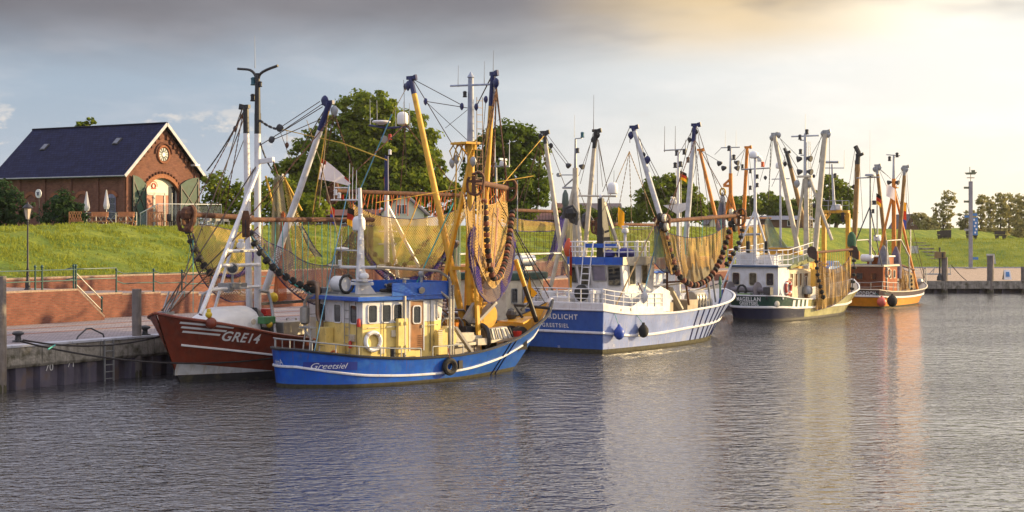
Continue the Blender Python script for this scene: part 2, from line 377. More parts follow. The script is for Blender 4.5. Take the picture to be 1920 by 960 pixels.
def water():
    m = bpy.data.materials.new('harbour_water'); m.use_nodes = True; t = m.node_tree; b = t.nodes['Principled BSDF']
    b.inputs['Base Color'].default_value = (0.045, 0.045, 0.050, 1); b.inputs['Roughness'].default_value = 0.05; b.inputs['IOR'].default_value = 1.6
    b.inputs['Specular IOR Level'].default_value = 0.9
    g = t.nodes.new('ShaderNodeNewGeometry')
    def noi(sc_, det, rot, dist=0.0):
        mp = t.nodes.new('ShaderNodeMapping'); mp.inputs['Scale'].default_value = sc_; mp.inputs['Rotation'].default_value = (0, 0, R(rot)); t.links.new(g.outputs['Position'], mp.inputs[0])
        n = t.nodes.new('ShaderNodeTexNoise'); n.inputs['Scale'].default_value = 1; n.inputs['Detail'].default_value = det; n.inputs['Roughness'].default_value = 0.55; n.inputs['Distortion'].default_value = dist
        t.links.new(mp.outputs[0], n.inputs['Vector']); return n.outputs[0]
    # short wind ripples, a slower chop, and patches where the wind drops
    h1 = noi((3.4, 4.8, 1), 2, 12, 0.3); h2 = noi((1.1, 1.7, 1), 2, -18); cal = noi((0.05, 0.09, 1), 3, 20)
    def mth(op, a, c):
        n = t.nodes.new('ShaderNodeMath'); n.operation = op
        for i, v in enumerate((a, c)):
            if isinstance(v, (int, float)): n.inputs[i].default_value = v
            else: t.links.new(v, n.inputs[i])
        return n.outputs[0]
    r = t.nodes.new('ShaderNodeMapRange'); t.links.new(cal, r.inputs[0])
    for i, x in enumerate((0.38, 0.62, 0.4, 1.35)): r.inputs[i+1].default_value = x
    h = mth('ADD', mth('MULTIPLY', mth('MULTIPLY', h1, r.outputs[0]), 0.080), mth('MULTIPLY', h2, 0.13))
    bn = t.nodes.new('ShaderNodeBump'); bn.inputs['Strength'].default_value = 1.0; bn.inputs['Distance'].default_value = 1.0; t.links.new(h, bn.inputs['Height']); t.links.new(bn.outputs[0], b.inputs['Normal'])
    mb = MB(); mb.add([(-260, -120, 0), (420, -120, 0), (420, 158, 0), (-260, 158, 0)], [(0, 1, 2, 3)])
    o = mb.build('water', m, fix=False); tag(o, 'rippled grey violet harbour water', 'water', kind='structure')
water()

# paving, with the herring-bone lines of block paving
def paving_mat(name, col, col2, row=0.11, wid=0.22):
    m = brick_mat(name, col, col2, tuple(c*0.6 for c in col)); br = [n for n in m.node_tree.nodes if n.type == 'TEX_BRICK'][0]
    br.inputs['Brick Width'].default_value = wid; br.inputs['Row Height'].default_value = row; return m
pav = paving_mat('block_paving', (0.26, 0.22, 0.235), (0.31, 0.27, 0.28))
pav2 = paving_mat('walk_paving', (0.27, 0.21, 0.20), (0.33, 0.28, 0.27))
sand = paving_mat('sandy_paving', (0.42, 0.31, 0.23), (0.50, 0.38, 0.28))
conc = mat('weathered_concrete', (0.27, 0.25, 0.22), 0.9, var=0.4, vscale=2.2, bump=0.7, bscale=9, stain=(0.07, 0.065, 0.04), stain_amt=1.0, streak=(0.10, 0.09, 0.065))
coping_m = mat('pale_coping_stone', (0.40, 0.41, 0.47), 0.85, var=0.15, stain=(0.25, 0.22, 0.2), stain_amt=0.5)
sheet_m = mat('sheet_piling_steel', (0.09, 0.08, 0.115), 0.7, var=0.35, vscale=1.2, stain=(0.12, 0.08, 0.06), stain_amt=0.7, streak=(0.15, 0.14, 0.15))
brick_r = brick_mat('red_brick', (0.17, 0.048, 0.030), (0.25, 0.082, 0.050), (0.15, 0.09, 0.07))
brick_h = brick_mat('house_brick', (.16, .05, .032), (.24, .085, .052), (.14, .09, .07))
brick_c = mat('brick_coping', (0.42, 0.31, 0.24), 0.9, var=0.3, vscale=8)
green_iron = mat('dark_green_iron', (0.012, 0.07, 0.065), 0.45, var=0.2)
old_wood = mat('weathered_grey_wood', (0.19, 0.165, 0.15), 0.9, var=0.3, vscale=2, bump=0.6, bscale=14, streak=(0.07, 0.055, 0.05))
bench_wood = mat('orange_brown_wood', (0.46, 0.20, 0.08), 0.6, var=0.2)

def q_sheet(name, a0, a1, d0, d1, z, m, na=1, label=None, cat='paving', z1=None):
    mb = MB(); z1 = z if z1 is None else z1
    for i in range(na):
        b0 = a0+(a1-a0)*i/na; b1 = a0+(a1-a0)*(i+1)/na
        mb.add([Q(b0, d0, z), Q(b1, d0, z), Q(b1, d1, z1), Q(b0, d1, z1)], [(0, 1, 2, 3)], uvs=[[(b0, d0), (b1, d0), (b1, d1), (b0, d1)]])
    return tag(mb.build(name, m, fix=False), label, cat, kind='structure')
QZ = 1.7
q_sheet('quay_paving', -70, JA+.3, 0.55, 26, QZ, pav, label='grey block paved lower quay', cat='quay')
q_sheet('quay_paving', JA+.3, A1+8, JD+.55, 26, QZ, pav, label='paved quay behind the far boats', cat='quay')
# slightly warmer tracks of brick across the quay
tr = MB()
for d in (5.2, 8.0): tr.add([Q(-70, d, QZ+.004), Q(120, d, QZ+.004), Q(120, d+.5, QZ+.004), Q(-70, d+.5, QZ+.004)], [(0, 1, 2, 3)], uvs=[[(0, 0), (190, 0), (190, .5), (0, .5)]])
tag(tr.build('paving_strip', paving_mat('red_paving', (0.26, 0.13, 0.10), (0.33, 0.17, 0.13)), fix=False), 'reddish brick strips in the quay paving', 'paving', kind='structure')

# quay wall: concrete capping beam over steel sheet piles
qw = thing('quay_wall', 'stained concrete quay wall on dark steel sheet piling beside the brown ship', 'quay wall', tuple(QA), QRZ)
for (XA, XB, dd) in ((-70.0, JA, 0.0), (JA, A1+3, JD)):
    mb = MB(); x = XA
    while x < XB-.01:
        x2 = min(x+3.0, XB); mb.box(((x+x2)/2, .30+dd, 1.30), (x2-x-.03, .62, .70)); x = x2
    mb.prism([(XA, .55+dd, .84), (XB, .55+dd, .84), (XB, .06+dd, .84), (XA, .06+dd, .84)], [(XA, .55+dd, .952), (XB, .55+dd, .952), (XB, -.012+dd, .952), (XA, -.012+dd, .952)])
    mb.build('capping_beam', conc, qw, bevel=.02)
    mb = MB(); x = XA
    while x < XB-.01:
        x2 = min(x+1.5, XB); mb.box(((x+x2)/2, .27+dd, 1.685), (x2-x-.015, .64, .09)); x = x2
    mb.build('coping', coping_m, qw, bevel=.01)
    mb = MB(); pts = []; x = XA
    while x < XB: pts += [(x, .10+dd), (x+.50, .10+dd), (x+.62, .36+dd), (x+1.08, .36+dd)]; x += 1.20
    vs = []; fs = []
    for i, p in enumerate(pts):
        vs += [(p[0], p[1], -.5), (p[0], p[1], .90)]
        if i: fs.append((2*i-2, 2*i, 2*i+1, 2*i-1))
    mb.add(vs, fs); mb.build('sheet_piling', sheet_m, qw, fix=False)
mb = MB(); mb.box((JA-.2, JD/2+.4, .6), (.5, JD, 2.2)); mb.build('return_wall', conc, qw)
def quay_num(txt, px, py):
    r = Vector(((px-CX)/F, 1, -(py-HY)/F)); t = (QN.dot(QA)+.06)/(QN.x*r.x+QN.y*r.y); p = Vector((0, 0, H))+r*t
    lp = Vector((qa(p), .065, p.z)); lettering(txt, .42, plane_fn(lp, (1, 0, 0), (0, 0, 1), .02), qw, mat('chalk_white', (.5, .5, .5), .9), name='chalk_number')
quay_num('70', 92, 689)
quay_num('71', 133, 682)

def at_quay(px, py, z):
    p = WG(px, py, z); return qa(p), qd(p)
# ladder on the wall
la, _ = at_quay(190, 640, 1.6)
lad = thing('quay_ladder', 'grey steel ladder fixed down the quay wall', 'ladder', tuple(Q(la, -.1)), QRZ)
for s in (-.24, .24):
    mb = MB(); mb.beam((s, 0, -.1), (s, 0, 1.68), .05, .06); mb.build('ladder_rail', galv, lad)
for k in range(6):
    mb = MB(); mb.rod((-.24, 0, .1+.28*k), (.24, 0, .1+.28*k), .02, n=6); mb.build('rung', galv, lad)
mb = MB(); mb.tube([(-1.1, .7, 1.72), (-1.0, .72, 1.85), (-.4, .9, 2.12), (-.1, .95, 2.12), (.5, .9, 1.85), (.55, .9, 1.72)], .035); mb.build('grab_rail', dsteel, lad, smooth=True)

def bollard(px, py, label):
    p = WG(px, py, QZ+.03); b = thing('mooring_bollard', label, 'bollard', tuple(p), QRZ)
    m = MB(); m.lathe((0, 0, 0), [(.24, 0), (.24, .03), (.13, .06), (.11, .2), (.14, .26)], 14); m.build('post', dsteel, b, smooth=True)
    m = MB(); m.lathe((0, 0, .24), [(.14, 0), (.23, .05), (.24, .10), (.17, .15), (.05, .17)], 14); m.build('cap', dsteel, b, smooth=True); return b
bollard(34, 640, 'squat dark mooring bollard on the left quay edge')
bollard(272, 628, 'small dark bollard behind the tall grey mooring post')

def post(px, pyw, ptop, w, label):
    """grey timber fender pile standing in the water"""
    p = WG(px, pyw, 0); h = WP(px, ptop, p.y).z; b = thing('mooring_post', label, 'mooring post', tuple(p), QRZ, 'timber mooring posts at the quays')
    m = MB(); n = 10; vs = []
    for k in range(9):
        z = -.6+(h+.6)*k/8
        for j in range(n):
            a = 2*math.pi*j/n; r = w/2*(1.03-.05*k/8)*(1+.035*math.sin(3*a+k)); vs.append((r*math.cos(a), r*math.sin(a), z))
    fs = [(k*n+j, k*n+(j+1) % n, (k+1)*n+(j+1) % n, (k+1)*n+j) for k in range(8) for j in range(n)]+[tuple(8*n+j for j in range(n))]
    m.add(vs, fs); m.build('pile', old_wood, b, smooth=True)
    m = MB(); m.lathe((0, 0, -.3), [(w*.53, 0), (w*.53, .5), (w*.5, .62)], 10); m.build('weed_collar', algae, b, smooth=True); return b
post(256.5, 707, 542, .40, 'tall grey wooden mooring post left of the brown bow')
post(1.5, 736, 518, .42, 'weathered wooden mooring post at the left picture edge')
post(1771, 549, 482, .62, 'wooden mooring post beside the cable stand on the end quay')
post(1857, 549, 479, .66, 'grey wooden mooring post left of the small sandwich board')
post(1919, 549, 500, .5, 'wooden mooring post at the right picture edge')

# --- retaining walls, upper walk and rails on the left
def q_wall(name, label, runs, m, thick=.38, cop=True, parent=None):
    """runs = [(a0, d0, a1, d1, zb, zt0, zt1)] wall pieces in quay coordinates"""
    t = thing(name, label, 'wall', tuple(QA), QRZ)
    mb = MB(); cp = MB()
    for (a0, d0, a1, d1, zb, z0, z1) in runs:
        dx, dy = a1-a0, d1-d0; L = math.hypot(dx, dy); nx, ny = -dy/L*thick, dx/L*thick
        mb.prism([(a0, d0, zb), (a1, d1, zb), (a1+nx, d1+ny, zb), (a0+nx, d0+ny, zb)], [(a0, d0, z0), (a1, d1, z1), (a1+nx, d1+ny, z1), (a0+nx, d0+ny, z0)])
        e = .03; cx, cy = -dy/L*e, dx/L*e
        cp.prism([(a0, d0-0, z0+.002), (a1, d1, z1+.002), (a1+nx, d1+ny, z1+.002), (a0+nx, d0+ny, z0+.002)], [(a0-cx, d0-cy, z0+.09), (a1-cx, d1-cy, z1+.09), (a1+nx, d1+ny, z1+.09), (a0+nx, d0+ny, z0+.09)])
    mb.build('brickwork', m, t); cp.build('coping_course', brick_c, t); return t
def qp(px, py, z): p = WG(px, py, z); return qa(p), qd(p)
wa, wd = qp(4, 612, QZ); wb = qp(145, 603, QZ)[0]; wc = qp(197, 600, QZ)[0]
def zq(px, py, d):
    rr = Vector(((px-CX)/F, 1, 0)); tt = (d+QN.dot(QA))/QN.dot(rr); return H-(py-HY)/F*tt
def aq(px, d):
    rr = Vector(((px-CX)/F, 1, 0)); tt = (d+QN.dot(QA))/QN.dot(rr); return qa(rr*tt)
D1 = wd; UZ = 3.22
q_wall('retaining_wall', 'long red brick retaining wall ending in a slope at the left quay', [(-70, D1, wb, D1, QZ-.1, UZ, UZ), (wb, D1, wc, D1, QZ-.1, UZ, QZ+.12)], brick_r)
D2 = D1+1.3
segs = []; a = wb-1.5; zt = UZ
W2 = [(152, 551), (229, 555), (301, 558), (372, 560), (450, 560)]     # photo columns where the wall steps down
S2 = [(aq(px, D2), zq(px, py, D2)) for px, py in W2]
Z2 = [S2[0][1], S2[0][1]-.06, S2[0][1]-.16, S2[0][1]-.30, S2[0][1]-.42]
S2 = [(p[0], z) for p, z in zip(S2, Z2)]+[(98, 0)]
q_wall('stepped_wall', 'red brick quay wall with stepped top behind the mooring post', [((S2[i][0] if i else wb-1.2), D2, S2[i+1][0], D2, QZ-.1, S2[i][1]-.09, S2[i][1]-.09) for i in range(5)], brick_r)
# stairs between the walls
st = thing('quay_steps', 'brick steps rising to the upper walk behind the left wall', 'steps', tuple(QA), QRZ)
for k in range(9):
    a0 = wc-.3-k*(wc-.3-wb)/9; mb = MB(); mb.box((a0-.3, (D1+D2)/2+.2, QZ+.09+.17*k), (.62, D2-D1-.42, .18)); mb.build('step', conc, st)
# upper walk: level, then falling in shallow stages
q_sheet('upper_walk', -70, wb-.6, D1+.36, D1+6, UZ+.08, pav2, label='brick paved upper promenade', cat='path')
for i in range(5): q_sheet('walk', S2[i][0] if i else wb-.6, S2[i+1][0], D2+.36, D1+6, S2[i][1]-.02, pav2, label='promenade along the foot of the dike', cat='path')
D3 = D1+5.6
q_wall('parapet_wall', 'low red brick wall along the foot of the grass dike', [(-70, D3, 98, D3, 1.5, 3.62, 3.62)], brick_r, thick=.3)

# green iron handrail with ball-topped posts
rail = thing('promenade_railing', 'dark green iron railing with posts along the upper promenade', 'railing', tuple(QA), QRZ)
RP = [(0, 548), (66, 548), (79, 548), (138, 548), (142.5, 549), (218, 547), (288, 550), (341.5, 554), (395, 556)]
rails = []
def rpost(px, py, z, d, h=1.15):
    p = WG(px, py, z); a = qa(p); mb = MB()
    mb.lathe((a, d, z), [(.07, 0), (.07, .08), (.045, .10), (.045, h), (.07, h+.02), (.075, h+.06), (.03, h+.13)], 10); mb.build('rail_post', green_iron, rail, smooth=True); return a, d, z
pl = []
for px, z in ((-60, UZ), (66, UZ), (79, UZ), (138, UZ), (142.5, UZ), (218, S2[0][1]-.05), (288, S2[1][1]-.05), (341, S2[2][1]-.05), (395, S2[3][1]-.05), (450, S2[4][1]-.05), (520, S2[4][1]-.05)):
    r = Vector(((px-CX)/F, 1, 0)); dd = D1+.16 if px < 143 else D2+.16
    t = (dd+QN.dot(QA))/QN.dot(r); a = qa(r*t); mb = MB(); h = 1.15
    mb.lathe((a, dd, z), [(.07, 0), (.07, .08), (.045, .10), (.045, h), (.07, h+.02), (.075, h+.06), (.03, h+.13)], 10); mb.build('rail_post', green_iron, rail, smooth=True); pl.append((a, dd, z))
for hh in (1.02, .50):
    mb = MB(); path = []
    for (a, d, z) in pl[:5]: path.append((a, d, z+hh))
    mb.tube(path, .03, 6)
    for i in range(4, len(pl)-1):
        p, q = pl[i], pl[i+1]; dz = q[2]-p[2]
        mb.tube([(p[0], p[1], p[2]+hh+.12), (p[0]+.5, q[1], p[2]+hh-.02), (q[0], q[1], p[2]+hh-.02)], .03, 6)
    mb.build('handrail', green_iron, rail, smooth=True)
a = qp(197, 600, QZ)[0]
mb = MB(); mb.lathe((a, D1+.2, QZ), [(.07, 0), (.045, .1), (.045, 1.05), (.075, 1.1), (.03, 1.18)], 10); mb.build('rail_post', green_iron, rail, smooth=True)
for hh in (1.0, .45):
    mb = MB(); mb.tube([(pl[3][0], D1+.2, UZ+hh), (a, D1+.2, QZ+hh+.02)], .03, 6); mb.build('stair_rail', galv, rail)
    
# lamp post
def lantern(px, py, ptop, label):
    rr = Vector(((px-CX)/F, 1, 0)); t = (D1+1.0+QN.dot(QA))/QN.dot(rr); p = rr*t; z0 = UZ+.02; h = WP(px, ptop, p.y).z-z0
    b = thing('street_lamp', label, 'street lamp', (p.x, p.y, z0), QRZ)
    iron = mat('lamp_iron', (.035, .033, .04), .5, .3)
    m = MB(); m.lathe((0, 0, 0), [(.19, 0), (.17, .1), (.12, .16), (.13, .42), (.075, .55), (.06, 1.0), (.075, 1.05), (.048, 1.15), (.036, h-1.02), (.06, h-1.0), (.036, h-.95), (.05, h-.86)], 14); m.build('post', iron, b, smooth=True)
    m = MB()
    for k in range(4):
        a = R(45+90*k); m.beam((.10*math.cos(a), .10*math.sin(a), h-.84), (.20*math.cos(a), .20*math.sin(a), h-.32), .02)
    m.lathe((0, 0, h-.87), [(.11, 0), (.11, .03)], 4); m.build('lantern_frame', iron, b)
    m = MB(); m.prism([(.085*math.cos(R(45+90*k)), .085*math.sin(R(45+90*k)), h-.83) for k in range(4)], [(.18*math.cos(R(45+90*k)), .18*math.sin(R(45+90*k)), h-.32) for k in range(4)]); m.build('lantern_glass', mat('lantern_glass', (.55, .48, .4), .25, var=.25), b)
    m = MB(); m.lathe((0, 0, h-.32), [(.24, 0), (.25, .03), (.15, .14), (.06, .20), (.05, .25), (.015, .32)], 12); m.build('lantern_roof', iron, b, smooth=True); return b
lantern(52, 551, 378, 'black lantern street lamp on the upper promenade')

# --- grass dike: one sheet in quay coordinates running out to the horizon
CREST = 6.36
def hA(a, d):
    crest = CREST-1.0*min(max((a-170)/110, 0), 1)
    if a > 250: crest += 1.1*math.exp(-((a-330)/60)**2-((d-60)/40)**2)
    d0, d1 = D3+.25, D3+14.0; t = (d-d0)/(d1-d0); zf = 3.6-1.95*min(max((a-90)/9, 0), 1)
    if t <= 0: return zf
    if t < 1: t2 = t*t*(3-2*t)*.45+t*.55; z = zf+(crest-zf)*t2
    else: z = crest
    return z
def hB(x, y):
    t = (y-190)/26; base = 1.55
    if t <= 0: return base-.02
    if t < 1: return base+(4.75-base)*(t*t*(3-2*t)*.5+t*.5)
    return 4.75
def fbm(x, y, s): return noise.fractal((x*s, y*s, 3.3), 0.7, 2.0, 4)
grass_m = bpy.data.materials.new('grass_ground'); grass_m.use_nodes = True
def setup_grass(m, c1, c2, c3):
    t = m.node_tree; b = t.nodes['Principled BSDF']; b.inputs['Roughness'].default_value = .9; b.inputs['Specular IOR Level'].default_value = .2
    g = t.nodes.new('ShaderNodeNewGeometry')
    def nz(s, det, ro=.6):
        n = t.nodes.new('ShaderNodeTexNoise'); n.inputs['Scale'].default_value = s; n.inputs['Detail'].default_value = det; n.inputs['Roughness'].default_value = ro; t.links.new(g.outputs['Position'], n.inputs['Vector']); return n.outputs[0]
    def rg(v, a, b_):
        n = t.nodes.new('ShaderNodeMapRange'); t.links.new(v, n.inputs[0]); n.inputs[1].default_value = a; n.inputs[2].default_value = b_; return n.outputs[0]
    def mx(f, a, c):
        n = t.nodes.new('ShaderNodeMix'); n.data_type = 'RGBA'; t.links.new(f, n.inputs[0])
        for i, v in ((6, a), (7, c)):
            if isinstance(v, tuple): n.inputs[i].default_value = (*v, 1)
            else: t.links.new(v, n.inputs[i])
        return n.outputs[2]
    c = mx(rg(nz(.35, 6), .35, .65), c1, c2); c = mx(rg(nz(2.6, 8, .75), .48, .7), c, c3); t.links.new(c, b.inputs['Base Color'])
    bn = t.nodes.new('ShaderNodeBump'); bn.inputs['Strength'].default_value = 1; bn.inputs['Distance'].default_value = .22; t.links.new(nz(3.0, 7, .7), bn.inputs['Height']); t.links.new(bn.outputs[0], b.inputs['Normal'])
setup_grass(grass_m, (.10, .165, .016), (.26, .29, .03), (.075, .115, .016))
def grid_mesh(name, us, vs, fn, m):
    V = [fn(u, v) for u in us for v in vs]; n = len(vs)
    Fc = [(i*n+j, (i+1)*n+j, (i+1)*n+j+1, i*n+j+1) for i in range(len(us)-1) for j in range(n-1)]
    me = bpy.data.meshes.new(name); me.from_pydata(V, [], Fc); me.materials.append(m); me.shade_smooth(); o = bpy.data.objects.new(name, me); C.objects.link(o); return o
us = list(np.arange(-70, 90, .8))+list(np.arange(90, 330, 2.5))+list(np.arange(330, 960, 45)); vs_ = [D3+.05]+list(np.arange(D3+.3, D3+18, .6))+list(np.arange(D3+18, D3+80, 6))+list(np.arange(D3+80, 640, 50))
def gf(a, d):
    p = Q(a, d); z = hA(a, d)+(fbm(p.x, p.y, .55)*.10+fbm(p.x, p.y, .12)*.16)*min(1, max(0, (d-D3-.3)/3)); return (p.x, p.y, z)
tag(grid_mesh('grass_dike', us, vs_, gf, grass_m), 'sunlit grass dike behind the boats', 'grass', kind='structure')
xs = list(np.arange(20, 130, 1.5))+list(np.arange(130, 860, 20)); ys = list(np.arange(189, 222, .8))+list(np.arange(222, 300, 5))+list(np.arange(300, 1240, 60))
def gb(x, y):
    xx = x+(y-189)*.0
    return (xx, y, hB(x, y)+(fbm(x, y, .4)*.10+fbm(x, y, .1)*.12)*min(1, max(0, (y-190)/3)))
tag(grid_mesh('grass_bank', xs, ys, gb, grass_m), 'grass bank beyond the end quay', 'grass', kind='structure')
# tufts of longer grass: single blades in clumps
def tufts(name, label, n, area, hgt, seed, m):
    rng = np.random.default_rng(seed); V = np.zeros((n*3, 3), np.float32); i = 0
    for k in range(n):
        x, y, z = area(rng); a = rng.uniform(0, 6.283); w = rng.uniform(.02, .06); h = hgt*rng.uniform(.5, 1.3); lean = rng.normal(0, .35, 2)*h
        V[i] = (x-w*math.cos(a), y-w*math.sin(a), z-.03); V[i+1] = (x+w*math.cos(a), y+w*math.sin(a), z-.03); V[i+2] = (x+lean[0], y+lean[1], z+h); i += 3
    me = bpy.data.meshes.new(name); me.from_pydata(V.tolist(), [], [(3*k, 3*k+1, 3*k+2) for k in range(n)]); me.materials.append(m)
    o = bpy.data.objects.new(name, me); C.objects.link(o); tag(o, label, 'grass', kind='stuff')
blade = cloth_mat('grass_blades', (.30, .33, .05))
def areaA(rng):
    while True:
        a = rng.uniform(-35, 130)**1.0; d = D3+.3+rng.uniform(0, 15)
        p = Q(a, d); px = CX+F*p.x/p.y
        if p.y > 60 and -30 < px < 1500 and fbm(p.x, p.y, .5) > rng.uniform(-.35, .35): v = gf(a, d); return v
def areaB(rng):
    x = rng.uniform(45, 100); y = rng.uniform(190, 222); return gb(x, y)
tufts('grass_tufts', 'longer tufts of grass on the dike slope', 60000, areaA, .17, 3, blade)
tufts('grass_tufts', 'tufts of grass on the far bank', 12000, areaB, .3, 4, blade)

# --- end quay on the right
eq = thing('end_quay_wall', 'low grey concrete quay wall at the far right end', 'quay wall', (CORNER.x-2, 156, 0))
mb = MB(); mb.box((72, .5, .78), (160, 1.0, .74)); mb.build('capping_beam', conc, eq)
mb = MB(); mb.box((75, 1.1, .0), (154, .6, .9)); mb.build('sheet_piling', sheet_m, eq)
mb = MB(); x = -1.0
while x < 90: mb.box((x, .56, .33), (.25, .5, .75)); x += 2.2
mb.build('fender_strips', sheet_m, eq)
mb = MB(); mb.add([(30, 156.9, 1.12), (200, 156.9, 1.12), (200, 190.5, 1.6), (30, 190.5, 1.6)], [(0, 1, 2, 3)], uvs=[[(0, 0), (170, 0), (170, 34), (0, 34)]])
tag(mb.build('end_quay_paving', sand, fix=False), 'sandy coloured paving of the end quay', 'paving', kind='structure')
mb = MB(); mb.box((100, 190.2, 1.58), (150, .3, .3)); tag(mb.build('kerb', coping_m), 'kerb between the end quay and the grass bank', 'kerb', kind='structure')
sx0, sx1 = WG(1722, 480).x, 0
ss = thing('bank_steps', 'concrete steps down the grass bank right of the last boat', 'steps', (50, 190, 0))
for k in range(8):
    mb = MB(); X0 = (1722+7*k-CX)/F*(212-2.6*k)-50; mb.box((X0, 22-2.6*k, hB(0, 212-2.6*k)-.03), (1.8, 1.2, .2)); mb.build('step', conc, ss)

# ------------------------------------------------------------------ the brick warehouse on the dike
slate = bpy.data.materials.new('slate_roof')
def _slate():
    m = slate; m.use_nodes = True; t = m.node_tree; b = t.nodes['Principled BSDF']; b.inputs['Roughness'].default_value = .8; b.inputs['Specular IOR Level'].default_value = .2
    uv = t.nodes.new('ShaderNodeUVMap'); br = t.nodes.new('ShaderNodeTexBrick'); br.inputs['Scale'].default_value = 1; br.inputs['Brick Width'].default_value = .34; br.inputs['Row Height'].default_value = .26; br.inputs['Mortar Size'].default_value = .02
    br.inputs['Color1'].default_value = (.010, .013, .050, 1); br.inputs['Color2'].default_value = (.018, .022, .072, 1); br.inputs['Mortar'].default_value = (.005, .006, .02, 1)
    t.links.new(uv.outputs[0], br.inputs['Vector']); n = t.nodes.new('ShaderNodeTexNoise'); n.inputs['Scale'].default_value = 1.1; n.inputs['Detail'].default_value = 7; t.links.new(uv.outputs[0], n.inputs['Vector'])
    r = t.nodes.new('ShaderNodeMapRange'); t.links.new(n.outputs[0], r.inputs[0]); r.inputs[3].default_value = .5; r.inputs[4].default_value = 1.5
    mx = t.nodes.new('ShaderNodeMix'); mx.data_type = 'RGBA'; mx.blend_type = 'MULTIPLY'; mx.inputs[0].default_value = 1; t.links.new(br.outputs['Color'], mx.inputs[6]); t.links.new(r.outputs[0], mx.inputs[7]); t.links.new(mx.outputs[2], b.inputs['Base Color'])
    bn = t.nodes.new('ShaderNodeBump'); bn.inputs['Strength'].default_value = .7; bn.inputs['Distance'].default_value = .03; bn.invert = True; t.links.new(br.outputs['Fac'], bn.inputs['Height']); t.links.new(bn.outputs[0], b.inputs['Normal'])
_slate()
dgreen = mat('dark_green_door', (.008, .05, .038), .6, var=.25)
BO = Vector((-30.2, 125, 6.25)); BWd = 8.1; BLn = 15.2; EH = 4.45; RH = 8.35
wh = thing('brick_warehouse', 'red brick warehouse with dark slate roof and open green doors', 'building', tuple(BO), QRZ)
# local: x across the gable (away to the right), y along the ridge (away to the left), z up
def arch_outline(x0, x1, zs, rise, n=12):
    c = (x0+x1)/2; w = (x1-x0)/2; rr = (w*w+rise*rise)/(2*rise); zc = zs+rise-rr; a0 = math.asin(w/rr)
    return [(c+rr*math.sin(-a0+2*a0*i/n), zc+rr*math.cos(-a0+2*a0*i/n)) for i in range(n+1)]
def up(pts, fn, b, mi=0):
    vs = [fn(*p) for p in pts]; b.add(vs, [tuple(range(len(vs)))], mi, [[(p[0], p[1]) for p in pts]])
dx0, dx1, dsp, dri = 2.05, 5.80, 2.95, 1.12
ar = arch_outline(dx0, dx1, dsp, dri)
mb = MB(); G0 = lambda x, z: (x, 0, z)
up([(0, 0), (dx0, 0), (dx0, dsp)]+[(dx0, EH+.2), (0, EH+.2)], G0, mb)
up([(dx1, 0), (BWd, 0), (BWd, EH+.2), (dx1, EH+.2), (dx1, dsp)], G0, mb)
for i in range(len(ar)-1): up([ar[i], ar[i+1], (ar[i+1][0], EH+.2), (ar[i][0], EH+.2)], G0, mb)
up([(0, EH+.2), (BWd, EH+.2), (BWd/2, RH-.12)], G0, mb)
for i in range(len(ar)-1):
    mb.add([(ar[i][0], 0, ar[i][1]), (ar[i+1][0], 0, ar[i+1][1]), (ar[i+1][0], .5, ar[i+1][1]), (ar[i][0], .5, ar[i][1])], [(0, 1, 2, 3)], uvs=[[(0, 0), (.3, 0), (.3, .5), (0, .5)]])
for x in (dx0, dx1): mb.add([(x, 0, 0), (x, .5, 0), (x, .5, dsp), (x, 0, dsp)], [(0, 1, 2, 3)], uvs=[[(0, 0), (.5, 0), (.5, dsp), (0, dsp)]])
mb.add([(0, 0, 0), (0, BLn, 0), (0, BLn, EH), (0, 0, EH)], [(0, 1, 2, 3)], uvs=[[(0, 0), (BLn, 0), (BLn, EH), (0, EH)]])
mb.add([(BWd, 0, 0), (BWd, BLn, 0), (BWd, BLn, EH), (BWd, 0, EH)], [(0, 1, 2, 3)], uvs=[[(0, 0), (BLn, 0), (BLn, EH), (0, EH)]])
mb.add([(0, BLn, 0), (BWd, BLn, 0), (BWd, BLn, EH), (BWd/2, BLn, RH-.1), (0, BLn, EH)], [(0, 1, 2, 3, 4)], uvs=[[(0, 0), (BWd, 0), (BWd, EH), (BWd/2, RH), (0, EH)]])
mb.build('wall', brick_h, wh, fix=False)
# pilasters on the long side and at the gable corners
for y in (.3, 3.2, 6.3, 9.4, 12.4, 15.0):
    mb = MB(); mb.box((-.06, y, EH/2), (.12, .55, EH)); mb.build('pilaster', brick_h, wh)
mb = MB(); mb.box((-.05, BLn/2, EH-.22), (.10, BLn-.3, .3)); mb.build('cornice', brick_h, wh)
for x in (.28, BWd-.28): mb = MB(); mb.box((x, -.05, EH/2+.1), (.56, .10, EH)); mb.build('pilaster', brick_h, wh)
# stepped corbels following the gable
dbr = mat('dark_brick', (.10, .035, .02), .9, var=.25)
for k in range(8):
    f = (k+.6)/8.6; h = EH+.25+(RH-EH-.9)*f
    for s in (-1, 1):
        x = BWd/2+s*(BWd/2-.55)*(1-f)
        mb = MB(); mb.box((x, -.07, h), (.26, .14, .42)); mb.build('corbel', dbr if s > 0 else brick_h, wh)
